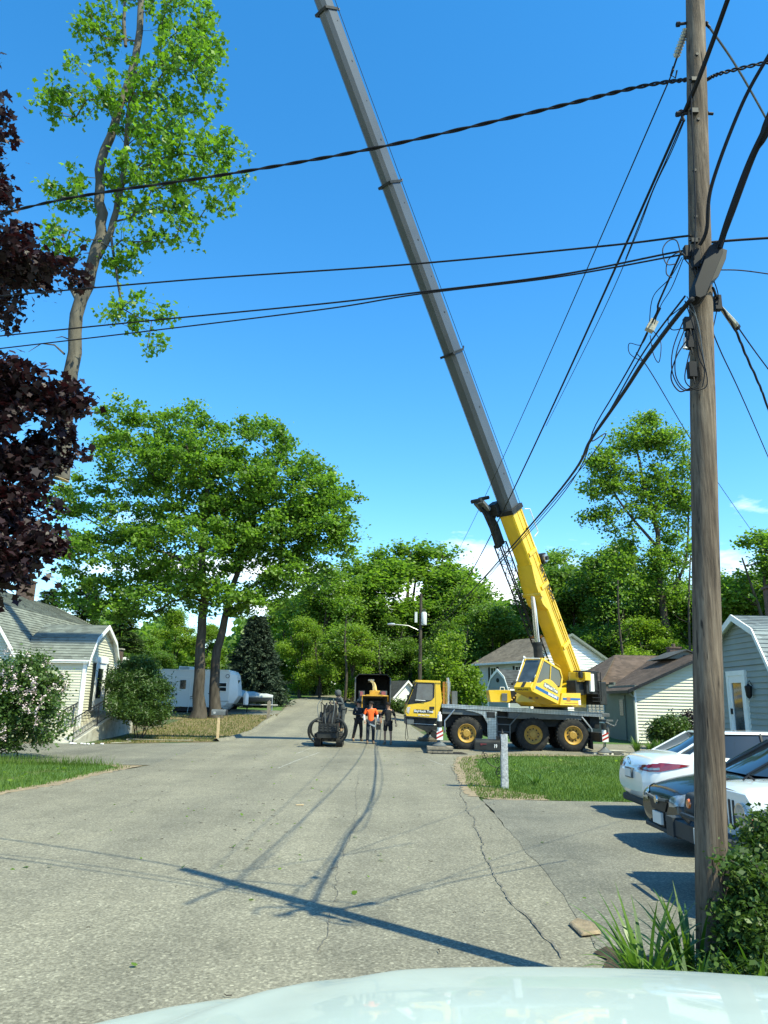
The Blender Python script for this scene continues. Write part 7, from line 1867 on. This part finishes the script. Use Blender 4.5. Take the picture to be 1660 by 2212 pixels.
p3 = person(ppos(838, 1606, 33.8), R(-12), 1.78, 'man in black shirt and shorts facing away, holding a chainsaw at his side', None, M['black_cloth'],
       [((-.30, .03, 1.14), (-.33, -.08, .90)), ((.29, .05, 1.14), (.33, .02, .89))], ((-.13, 0.02), (.14, -.02)), topm=M['black_cloth'], sleeve='short', shorts=True, headgear='cap')
person((-1.62, 33.45, .58), R(-62), 1.74, 'man in a grey hooded jacket standing on the back of the skid steer loader', None, M['grey_cloth'],
       [((-.27, -.10, 1.16), (-.22, -.38, 1.18)), ((.27, -.10, 1.16), (.20, -.38, 1.18))], ((-.11, 0), (.12, 0)), bend=.20, topm=M['grey_cloth'], headgear='hood')
# crane driver, sitting
loc = TS @ Vector((2.62, .9, 1.58)); 
person(tuple(loc), math.atan2(-.716, -.699) + math.pi / 2, 1.72, 'crane driver in dark clothes sitting behind the glass of the operator cab', None, M['black_cloth'],
       [((-.28, -.12, 1.18), (-.24, -.36, 1.10)), ((.28, -.12, 1.18), (.24, -.36, 1.10))], ((-.14, -.48), (.14, -.48)), bend=-.05, topm=M['dark_cloth'], knees=((-.13, -.42, .90), (.13, -.42, .90)), headgear='cap', fz=.50)
# chainsaw
p = Vector(ppos(838, 1606, 33.8)); m = MB(); c = p + Vector((-.42, -.05, .72))
m.box(c, (.20, .16, .22), M['black_paint']); m.tube([c + Vector((-.08, 0, .11)), c + Vector((-.08, 0, .20)), c + Vector((.08, 0, .20)), c + Vector((.09, 0, .1))], .014, M['iron'], 6)
m.prism([(c.x - .11, c.z - .02), (c.x - .36, c.z + .09), (c.x - .39, c.z + .12), (c.x - .35, c.z + .15), (c.x - .11, c.z + .06)], 'y', c.y - .012, c.y + .012, M['steel']); tag(m.build('chainsaw'), 'chainsaw held low by the man in black shorts', 'chainsaw')
m = MB(); m.tube([p + Vector((-.30, -.05, .88)), p + Vector((-.34, -.12, .02))], .014, M['machine_grey'], 6); m.tube([p + Vector((-.30, -.05, .88)), p + Vector((-.29, -.03, 1.0))], .02, M['orange_guard'], 6); tag(m.build('hand_pole'), 'thin dark pole standing upright beside the man in black shorts', 'tool')
# ------------------------------------------------------------------ utility poles, cables, mailboxes
def pole_wood():
    m, nt, b, oc = newmat('weathered_pole_wood', 0.9)
    mp = nt.nodes.new('ShaderNodeMapping'); mp.inputs['Scale'].default_value = (1, 1, .06); nt.links.new(oc, mp.inputs[0])
    c = ramp(nt, noise(nt, 26, 8, .7, mp.outputs[0], .3), [(.30, (.022, .016, .011)), (.45, (.095, .070, .048)), (.60, (.18, .14, .10)), (.75, (.28, .235, .175))])
    big = ramp(nt, noise(nt, 1.3, 5, .6, oc), [(.35, (.62, .58, .55)), (.65, (1.1, 1.08, 1.05))]); c = mixc(nt, 1, c, big, 'MULTIPLY')
    mp2 = nt.nodes.new('ShaderNodeMapping'); mp2.inputs['Scale'].default_value = (1, 1, .10); nt.links.new(oc, mp2.inputs[0])
    ck = ramp(nt, noise(nt, 34, 3, .5, mp2.outputs[0]), [(.30, (.10, .08, .06)), (.36, (1, 1, 1))]); c = mixc(nt, 1, c, ck, 'MULTIPLY')
    sp_ = nt.nodes.new('ShaderNodeSeparateXYZ'); nt.links.new(oc, sp_.inputs[0])
    hz = ramp(nt, sp_.outputs['Z'], [(.0, (.80, .62, .50)), (1.0, (1, 1, 1))])
    c = mixc(nt, .5, c, hz, 'MULTIPLY'); nt.links.new(c, b.inputs['Base Color'])
    bumpn(nt, b, noise(nt, 30, 6, .7, mp.outputs[0], .3), 1.0, .012); return m
M['pole'] = pole_wood()
up = empty('utility_pole', (2.09, 5.2, 0), 0, 'weathered wooden utility pole in the right foreground with splice case and cable coils', 'utility pole')
pb_, pt_ = Vector((2.08, 5.2, -.05)), Vector((2.625, 5.2, 8.05))
m = MB(); n_ = 60; V = []; pts = [pb_ + (pt_ - pb_) * (k / n_) for k in range(n_ + 1)]
rad = [.102 - .026 * k / n_ + rng.normal() * .0008 for k in range(n_ + 1)]
m.tube(pts, rad, M['pole'], 36); m.build('shaft', up, recalc=False)
def onp(u, v, dy=0.0): return at(u, v, 5.2 + dy)
m = MB()
for (a, b) in (((1462, 53), (1484, 50)), ((1524, 50), (1534, 60)), ((1461, 247), (1486, 245)), ((1524, 245), (1541, 246)), ((1470, 240), (1478, 262))):
    m.cyl(onp(*a), onp(*b), .012, M['iron'], 8)
    m.cyl(onp(*a), onp(*a) + (onp(*b) - onp(*a)) * .3, .022, M['iron'], 6)
for (u, v) in ((1505, 120), (1500, 370), (1508, 260), (1502, 470)): q = onp(u, v, -.09); m.cyl(q, q + Vector((0, -.02, 0)), .014, M['iron'], 6)
for (u, v, s) in ((1500, 172, 1), (1500, 240, 1.2), (1500, 520, 1), (1520, 575, 1)):
    q = onp(u, v, -.085); m.box(q, (.05 * s, .03, .035 * s), M['blackmetal']); m.cyl(q + Vector((-.04, 0, 0)), q + Vector((.04, 0, .02)), .008, M['iron'], 6)
m.build('bolts', up)
m = MB()          # strain insulator
a = onp(1482, 66, .03); b = onp(1462, 120, .12); c = onp(1455, 148, .2); m.cyl(a, c, .009, M['iron'], 6)
for k in range(9):
    t = k / 8; q = a + (b - a) * t; d = (b - a).normalized(); m.cyl(q - d * .004, q + d * .012, .034, M['steel'], 12, .022)
m.tube([c + Vector((0, 0, .02)), c + Vector((-.02, .02, -.05)), c + Vector((.02, .02, -.08)), c + Vector((.03, 0, -.02))], .008, M['iron'], 5); m.build('insulator', up)
m = MB(); a = onp(1546, 535, -.13); b = onp(1503, 645, -.15); d = (b - a).normalized(); L_ = (b - a).length
x_ = d; y_ = Vector((0, -1, 0)); z_ = x_.cross(y_).normalized(); y_ = z_.cross(x_); Tq = Matrix(((x_.x, y_.x, z_.x, a.x), (x_.y, y_.y, z_.y, a.y), (x_.z, y_.z, z_.z, a.z), (0, 0, 0, 1)))
m.T = Tq; m.prism([(-.01, -.025), (.06, -.055), (L_ - .02, -.05), (L_ + .02, -.02), (L_ + .02, .015), (L_ - .06, .05), (.05, .055), (-.01, .02)], 'y', -.055, .055, M['cable_black'])
m.prism([(.02, -.08), (.10, -.095), (L_ * .55, -.09), (L_ * .7, -.05), (.02, -.045)], 'y', -.045, .045, M['black_paint']); m.bx(.12, .20, -.04, .02, .055, .066, M['blackmetal']); m.bx(.06, L_ - .02, -.060, -.0555, -.03, .03, M['cable_black'])
m.build('splice_case', up, bevel=.012)
m = MB()
for (u, v, w_, h_, dy) in ((1488, 700, .07, .10, -.10), (1490, 735, .05, .14, -.09), (1503, 560, .06, .16, -.11), (1485, 545, .05, .1, -.08), (1495, 800, .06, .12, -.1)):
    q = onp(u, v, dy); m = MB(); m.box(q, (w_, .05, h_), M['cable_black']); m.cyl(q + Vector((0, -.02, -h_ / 2)), q + Vector((0, -.03, -h_ / 2 - .06)), .006, M['cable_black'], 5); m.build('terminal_block', up, bevel=.006)
m = MB()
for (a, b) in (((1480, 730), (1478, 752)), ((1476, 752), (1486, 752))): m.cyl(onp(*a, -.1), onp(*b, -.1), .01, M['steel'], 6)
m.build('bolts', up)
m = MB()
coil = [[(1480, 650), (1497, 700), (1520, 780), (1528, 830), (1505, 842), (1480, 820), (1490, 760)], [(1478, 690), (1455, 750), (1452, 800), (1470, 838), (1495, 842), (1515, 820)], [(1484, 700), (1462, 760), (1460, 810), (1480, 840), (1510, 838)],
        [(1490, 655), (1503, 705), (1510, 770), (1522, 800), (1518, 835)], [(1486, 560), (1470, 545), (1445, 560), (1440, 590), (1452, 600)], [(1470, 545), (1462, 520), (1445, 520), (1432, 540), (1440, 570), (1460, 570)], [(1480, 560), (1500, 590), (1512, 640)], [(1498, 575), (1515, 610), (1524, 640)]]
for cpts in coil: m.tube(smooth_line([onp(u, v, -.12 - .004 * i) for i, (u, v) in enumerate(cpts)], 6), .0045, M['cable_black'], 5)
for cpts in ([(1484, 640), (1500, 670), (1512, 720)], [(1480, 655), (1506, 690), (1518, 760), (1524, 800)]): m.tube(smooth_line([onp(u, v, -.125) for u, v in cpts], 6), .0035, M['machine_grey'], 5)
m.build('cable_coils', up)

FP = Vector((2.95, 58.0, 0)); FP.z = G(2.95, 58)
def cable(label, pts, r, sag=0, wav=0, tw=0, mat_='cable_black', group='overhead cables meeting at the near pole'):
    P = [Vector(p) for p in pts]; out = []
    if len(P) == 2:
        n = 48; P = [P[0] + (P[1] - P[0]) * (k / n) ** 2.0 + Vector((0, 0, -sag * 4 * ((k / n) ** 2.0) * (1 - (k / n) ** 2.0))) for k in range(n + 1)] if (P[1] - P[0]).length > 30 else [P[0] + (P[1] - P[0]) * (k / 12) + Vector((0, 0, -sag * 4 * (k / 12) * (1 - k / 12))) for k in range(13)]
    else: P = smooth_line(P, 14)
    if wav: P = [p + Vector((0, 0, wav * math.sin(i * .9))) for i, p in enumerate(P)]
    m = MB()
    if tw:
        Q = []
        for i in range(len(P) - 1):
            for k in range(4): Q.append(P[i] + (P[i + 1] - P[i]) * k / 4)
        for ph in (0, math.pi): m.tube([p + Vector((0, math.cos(i * .33 + ph), math.sin(i * .33 + ph))) * tw for i, p in enumerate(Q)], r, M[mat_], 6)
    else: m.tube(P, r, M[mat_], 6)
    o = m.build('overhead_cable'); return tag(o, label, 'cable', group)
A2 = lambda L: [at(*q) for q in L]
cable('primary line running from the ribbed insulator down past the boom to the far pole', [at(1456, 150, 5.45), FP + Vector((0, 0, 8.6))], .007, 1.0)
cable('cable from the upper left pole bolt curving down to the far pole', [at(1478, 245, 5.25), FP + Vector((0, 0, 7.3))], .013, 1.7)
cable('thin lashed cable hanging just right of the upper far running cable', [at(1476, 262, 5.25), at(1440, 345, 5.6), at(1405, 425, 6.0), at(1352, 560, 7.0)], .006)
cable('cable with small grey terminal hanging below the left wire fan', [at(1472, 545, 5.25), at(1425, 650, 5.9), at(1405, 705, 6.3), at(1300, 895, 8.8), at(1130, 1165, 19), FP + Vector((0, 0, 5.9))], .009)
cable('thickest bundled cable dropping from the splice case to the far pole', [at(1500, 645, 5.05), at(1478, 665, 5.1), at(1395, 775, 6.1), at(1290, 930, 8.4), at(1120, 1165, 18), FP + Vector((0, 0, 5.3))], .019)
cable('second strand beside the thickest bundled cable', [at(1480, 640, 5.1), at(1385, 770, 6.3), at(1285, 940, 8.8), at(1165, 1120, 15), FP + Vector((.2, 0, 5.0))], .008)
cable('heavy cable crossing the pole and leaving at the top edge', [at(1479, 243, 5.22), at(1508, 175, 5.0), at(1540, 90, 4.8), at(1574, -5, 4.55), at(1640, -190, 4.1)], .020)
cable('cable rising from the pole middle to the right edge near its top', [at(1512, 530, 5.05), at(1527, 495, 4.98), at(1538, 400, 4.85), at(1600, 233, 4.6), at(1662, 118, 4.4), at(1760, -40, 4.1)], .014)
cable('thickest wrapped cable rising from the splice case to the right edge', [at(1552, 545, 5.05), at(1575, 470, 4.9), at(1618, 355, 4.7), at(1662, 262, 4.5), at(1760, 60, 4.2)], .026)
cable('strand lashed along the wrapped cable at right', [at(1556, 535, 5.0), at(1585, 460, 4.9), at(1632, 335, 4.7), at(1662, 285, 4.5), at(1760, 90, 4.2)], .010)
cable('guy wire slanting down right from the pole top bolt', [at(1530, 55, 5.25), at(1590, 142, 5.6), at(1662, 268, 6.2), at(1760, 450, 7.4)], .010, mat_='machine_grey')
cable('twisted service drop crossing the boom from left edge to pole top', [at(-60, 478, 9.0), at(150, 428, 8.4), at(480, 378, 7.6), at(800, 322, 6.9), at(1150, 243, 6.1), at(1380, 188, 5.6), at(1486, 172, 5.25)], .010, tw=.010)
cable('twisted service drop leaving the pole top towards the right edge', [at(1528, 172, 5.25), at(1560, 158, 5.2), at(1662, 134, 5.1), at(1760, 118, 5.0)], .008, tw=.010)
cable('middle wire across the sky, uppermost of the three at pole centre', [at(-60, 645, 8.2), at(400, 605, 7.2), at(860, 573, 6.4), at(1290, 533, 5.6), at(1474, 511, 5.25), at(1490, 510, 5.14)], .0085)
cable('its continuation right of the pole at splice case height', [at(1530, 524, 5.22), at(1600, 518, 5.2), at(1760, 508, 5.1)], .010)
cable('lower double wire, upper strand at the left edge', [at(-60, 732, 8.2), at(330, 692, 7.3), at(700, 656, 6.6), at(900, 632, 6.2), at(1200, 595, 5.7), at(1442, 548, 5.3), at(1488, 540, 5.14)], .008)
cable('lower double wire, lower strand at the left edge', [at(-60, 760, 8.2), at(330, 714, 7.3), at(700, 668, 6.6), at(900, 636, 6.2), at(1200, 599, 5.7), at(1442, 556, 5.3), at(1488, 547, 5.14)], .007)
cable('short thin wire leaving the splice case to the right', [at(1556, 583, 5.1), at(1600, 584, 5.2), at(1662, 592, 5.4), at(1760, 608, 5.6)], .005)
cable('wavy black drop cable falling right of the pole', [at(1540, 622, 5.1), at(1562, 668, 5.25), at(1590, 715, 5.45), at(1612, 768, 5.8), at(1640, 830, 6.2), at(1662, 888, 6.6), at(1740, 1100, 8.0)], .010, wav=.008)
cable('straight drop wire beside the wavy one right of the pole', [at(1590, 700, 5.45), at(1625, 750, 5.9), at(1662, 800, 6.4), at(1760, 930, 7.6)], .006)
cable('lowest thin wire falling from the pole to the right edge', [at(1538, 712, 5.15), at(1560, 765, 5.5), at(1600, 850, 6.2), at(1662, 992, 8), at(1760, 1220, 12)], .005)
cable('thin wire passing behind the pole down to the right roof', [at(1375, 762, 7.0), at(1410, 810, 7.8), at(1490, 945, 10.5), at(1560, 1055, 14), at(1662, 1200, 20)], .006)
cable('looped slack wire at the lower left cable junction', [at(1400, 720, 6.3), at(1385, 745, 6.5), at(1360, 742, 6.6), at(1362, 765, 6.6), at(1392, 778, 6.4), at(1410, 745, 6.2)], .004)
cable('double jumper loop hanging under the terminal', [at(1412, 715, 6.2), at(1428, 740, 6.1), at(1424, 782, 6.1), at(1412, 765, 6.2), at(1405, 725, 6.3)], .004)
m = MB(); q = at(1408, 704, 6.25); m.box(q, (.075, .06, .11), M['concrete'], Matrix.Rotation(.5, 3, 'Y')); m.tube([q + Vector((.03, 0, .07)), q + Vector((.07, -.05, .16))], .014, M['cable_black'], 6); tag(m.build('cable_terminal'), 'small pale grey terminal box hanging on the cables left of the pole', 'terminal box')
m = MB(); a = at(1550, 655, 5.2); b = at(1588, 702, 5.45); m.tube([a, b], [.012, .03], M['concrete'], 8); m.box(a, (.05, .05, .12), M['iron']); m.cyl(b, b + (b - a) * .12, .03, M['iron'], 8); tag(m.build('wire_clamp'), 'pale wedge clamp holding a drop wire at the right of the pole', 'clamp')
cable('thin strand twisting along the cable from the upper left bolt', [at(1480, 258, 5.22), at(1450, 330, 5.45), at(1412, 410, 5.9), at(1370, 520, 6.6), at(1290, 700, 8.5), at(1180, 920, 14)], .005)
cable('slack wire bowing out left beside the small grey terminal', [at(1474, 556, 5.22), at(1448, 600, 5.5), at(1412, 640, 5.9), at(1404, 690, 6.2), at(1408, 704, 6.25)], .004)
cable('second slack wire just right of the bowing one', [at(1476, 560, 5.22), at(1452, 620, 5.5), at(1428, 660, 5.9), at(1414, 700, 6.2)], .004)
cable('short wire linking the cable fan to the left side of the pole', [at(1486, 655, 5.1), at(1462, 672, 5.3), at(1444, 690, 5.5), at(1452, 712, 5.4), at(1480, 708, 5.12)], .004)
cable('vertical riser wire running down the face of the pole', [at(1493, 182, 5.08), at(1497, 300, 5.08), at(1503, 450, 5.07), at(1500, 560, 5.06)], .005)
cable('loop of spare wire hanging left of the pole under the terminal blocks', [at(1484, 735, 5.07), at(1462, 770, 5.08), at(1450, 815, 5.08), at(1468, 845, 5.07), at(1492, 838, 5.06)], .005)
cable('upper strand lashed between splice case and right edge', [at(1548, 540, 5.02), at(1568, 480, 4.95), at(1600, 402, 4.8), at(1640, 300, 4.6), at(1662, 240, 4.5), at(1760, 20, 4.2)], .008)
cable('thin wire looping from the splice case down the right of the pole', [at(1540, 600, 5.05), at(1552, 640, 5.15), at(1545, 690, 5.2), at(1532, 742, 5.15)], .004)
# far pole with lamp and transformers
fp = empty('utility_pole', FP, 0, 'distant utility pole with transformers and street lamp arm before the trees', 'utility pole')
m = MB(); m.tube([FP, FP + Vector((.05, 0, 9.4))], [.16, .11], M['bark'], 10); m.build('shaft', fp)
m = MB(); q = FP + Vector((.28, -.1, 7.0)); m.lathe([(0, 0), (.2, 0), (.22, .05), (.22, .9), (.16, 1.0), (0, 1.02)], q, (0, 0, 1), M['side_grey_and_shade'], 16)
for s in (-.07, .07): m.cyl(q + Vector((s, 0, 1.0)), q + Vector((s, 0, 1.25)), .03, M['machine_grey'], 6)
m.build('transformer', fp)
m = MB(); q = FP + Vector((-.32, 0, 7.2)); m.bx(q.x - .1, q.x + .1, q.y - .1, q.y + .1, q.z, q.z + .8, M['side_grey_and_shade']); m.build('cutout', fp)
m = MB(); a = FP + Vector((-.1, 0, 6.6)); m.tube([a, a + Vector((-.8, 0, .35)), a + Vector((-1.8, 0, .42))], .03, M['steel'], 6); la = m.build('lamp_arm', fp)
m = MB(); q = a + Vector((-2.1, 0, .42)); m.lathe([(0, -.32), (.07, -.28), (.12, 0), (.09, .25), (0, .32)], q, (1, 0, 0), M['steel'], 12); m.build('lamp_head', la)
cable('thin service wire running left from the far pole through the trees', [FP + Vector((-.1, 0, 6.2)), at(740, 1386, 60), at(660, 1392, 62)], .018, group='wires at the far pole')
cable('guy wire slanting down beside the far pole', [FP + Vector((.1, 0, 5.0)), FP + Vector((1.6, .5, 0))], .014, group='wires at the far pole')

# mailboxes
M['red_dull'] = mat('faded_red_flag', (0.12, 0.015, 0.02), 0.6)
M['granite'] = mat('split_granite', (0.36, 0.37, 0.38), 0.85, var=.35, scale=30, bump=1.0, bscale=9)
mbx = empty('granite_mailbox_post', (2.82, 17.8, 0), 0, 'rough grey granite post carrying black mailbox 19 at the lawn corner', 'mailbox')
m = MB(); rows = []
for k in range(16):
    z = -.05 + 1.24 * k / 15; row = []
    for j in range(16):
        a = 2 * math.pi * j / 16; c_, s_ = math.cos(a), math.sin(a); q = .082 / max(abs(c_), abs(s_)) * rng.uniform(.90, 1.08)
        q = min(q, .105); row.append((2.83 + c_ * q, 17.8 + s_ * q, z))
    rows.append(row)
m.grid(rows, M['granite'], wrap=True); m.add(rows[-1], [tuple(range(16))], M['granite']); m.build('post', mbx, angle=25)
m = MB(); prf = [(17.8 - .11, .84)] + [(17.8 - .11 * math.cos(math.pi * k / 10), .97 + .11 * math.sin(math.pi * k / 10)) for k in range(11)] + [(17.8 + .11, .84)]
m.prism(prf, 'x', 2.20, 2.73, M['black_paint']); m.prism([(17.8 + (y - 17.8) * 1.05, z * 1.004) for y, z in prf], 'x', 2.175, 2.2, M['black_paint']); bxm = m.build('box', mbx)
text_mesh('house_number', '19', .115, Matrix.Translation((2.62, 17.686, .925)), M['white_paint'], bxm, bold=.002, sx=.7)
m = MB(); m.box((2.36, 17.683, .97), (.12, .008, .022), M['red_dull']); m.box((2.30, 17.683, .965), (.04, .01, .045), M['red_dull']); m.build('flag', bxm)
m = MB(); m.lathe([(0, 0), (.05, 0), (.02, .03), (.05, .08), (.02, .13), (.008, .17), (0, .19)], (2.79, 17.78, 1.13), (0, 0, 1), M['iron'], 10); m.bx(2.66, 2.80, 17.75, 17.85, 1.07, 1.14, M['iron']); m.build('finial', mbx)
def spiral(m, cx, cz, r0, turns, a0, sgn=1):
    pts = []
    n = int(turns * 18)
    for k in range(n + 1):
        t = k / n; a = a0 + sgn * t * turns * 2 * math.pi; r_ = r0 * (1 - .82 * t); pts.append((cx + r_ * math.cos(a), 17.8, cz + r_ * math.sin(a)))
    m.tube(pts, .007, M['iron'], 5)
m = MB(); spiral(m, 2.40, .72, .085, 1.5, R(90)); spiral(m, 2.62, .70, .08, 1.5, R(60), -1); spiral(m, 2.68, .60, .07, 1.4, R(0)); spiral(m, 2.69, .36, .06, 1.3, R(90), 1); m.tube(smooth_line([(2.35, 17.8, .80), (2.44, 17.8, .60), (2.55, 17.8, .50), (2.74, 17.8, .44)], 5), .008, M['iron'], 5); m.tube(smooth_line([(2.74, 17.8, .5), (2.66, 17.8, .42), (2.66, 17.8, .3), (2.74, 17.8, .24)], 5), .008, M['iron'], 5)
m.tube([(2.25, 17.8, .835), (2.75, 17.8, .835)], .01, M['iron'], 5); m.build('scroll_bracket', mbx)
q = Vector((at(470, 1600, 34.3).x, 34.3, 0)); q.z = G(q.x, 34.3)
ml = empty('mailbox', q, 0, 'grey metal mailbox on a square wooden post at the left roadside', 'mailbox')
m = MB(); m.bx(q.x - .05, q.x + .05, 34.25, 34.35, q.z, q.z + 1.05, M['cutwood']); m.build('post', ml)
m = MB(); prf = [(34.3 - .1, q.z + 1.05)] + [(34.3 - .1 * math.cos(math.pi * k / 10), q.z + 1.2 + .1 * math.sin(math.pi * k / 10)) for k in range(11)] + [(34.3 + .1, q.z + 1.05)]
m.prism(prf, 'x', q.x - .33, q.x + .30, M['machine_grey']); m.prism([(34.3 + (y - 34.3) * 1.1, z) for y, z in prf], 'x', q.x + .30, q.x + .36, M['blackmetal']); b_ = m.build('box', ml)
text_mesh('house_number', '18', .13, Matrix.Translation((q.x - .2, 34.193, q.z + 1.15)), M['white_paint'], b_, sx=.8)
m = MB(); p = at(580, 1552, 46.5); g = G(p.x, 46.5); m.bx(p.x - .09, p.x + .09, 46.4, 46.6, g - .02, g + 1.0, M['wood_grey']); m.prism([(p.x - .09, g + 1.0), (p.x + .09, g + 1.0), (p.x, g + 1.08)], 'y', 46.4, 46.6, M['wood_grey']); tag(m.build('wooden_post'), 'lone dark wooden post at the roadside right of the boat', 'post')

# bits lying on the road
def gp(u, v):
    d = at(u, v, 10.0) - Vector((0, 0, CAMH)); t = -CAMH / d.z; return Vector((d.x * t, d.y * t, .032))
m = MB()
for k in range(170):
    if k < 26: c = gp(560 + rng.normal() * 60, 1780 + rng.normal() * 45)
    else: c = Vector((rng.uniform(-7, 3), rng.uniform(5, 32), .032))
    L_ = rng.uniform(.03, .10) if k < 50 else rng.uniform(.02, .06); a = rng.uniform(0, 6.28)
    P = [c + Vector((math.cos(a + w) * L_ * t, math.sin(a + w) * L_ * t, rng.uniform(0, .01))) for t, w in ((0, 0), (.4, rng.uniform(-.3, .3)), (1, rng.uniform(-.3, .3)))]
    m.tube(P, .0035, M['bark'], 4)
tag(m.build('road_twigs'), 'small twigs and bark bits scattered over the road', 'litter', None, 'stuff')
LP = []
for k in range(150): c = gp(600 + rng.normal() * 150, 1760 + rng.normal() * 90) if k < 40 else Vector((rng.uniform(-7, 7), rng.uniform(5, 33), .034)); LP.append((c.x, c.y, .036))
tag(obj('fallen_leaves', leaves('fallen_leaves', np.array(LP), .05, M['woodleaf'], 'wide', 2.5)), 'few fallen leaves scattered over the road', 'litter', None, 'stuff')
LP = [(rng.uniform(-12, -7.6), rng.uniform(15, 20.5), .09) for k in range(60)] + [(rng.uniform(2.6, 9), rng.uniform(16.5, 29), .09) for k in range(60)]
tag(obj('lawn_leaves', leaves('lawn_leaves', np.array(LP), .09, M['woodleaf2'], 'wide', 2.5)), 'pale fallen leaves scattered on the two near lawns', 'litter', None, 'stuff')
m = MB(); c = gp(648, 1743); m.box(c + Vector((0, 0, .004)), (.14, .035, .012), M['cutwood'], Matrix.Rotation(.35, 3, 'Z')); tag(m.build('wood_splinter'), 'single yellow wood splinter lying in the middle of the road', 'splinter')
m = MB(); c = gp(1262, 2010); m.add([c + Vector(v) for v in ((-.10, -.30, 0), (.09, -.22, 0), (.10, .02, .0), (-.02, .16, .0), (-.12, .06, 0), (-.08, -.28, .025), (.08, -.21, .03), (.09, .02, .03), (-.02, .14, .035), (-.10, .06, .02))], [(0, 1, 2, 3, 4), (9, 8, 7, 6, 5), (0, 5, 6, 1), (1, 6, 7, 2), (2, 7, 8, 3), (3, 8, 9, 4), (4, 9, 5, 0)], M['dirt']); tag(m.build('flat_stone', bevel=.01), 'flat sandy stone at the corner of the plant bed', 'stone')
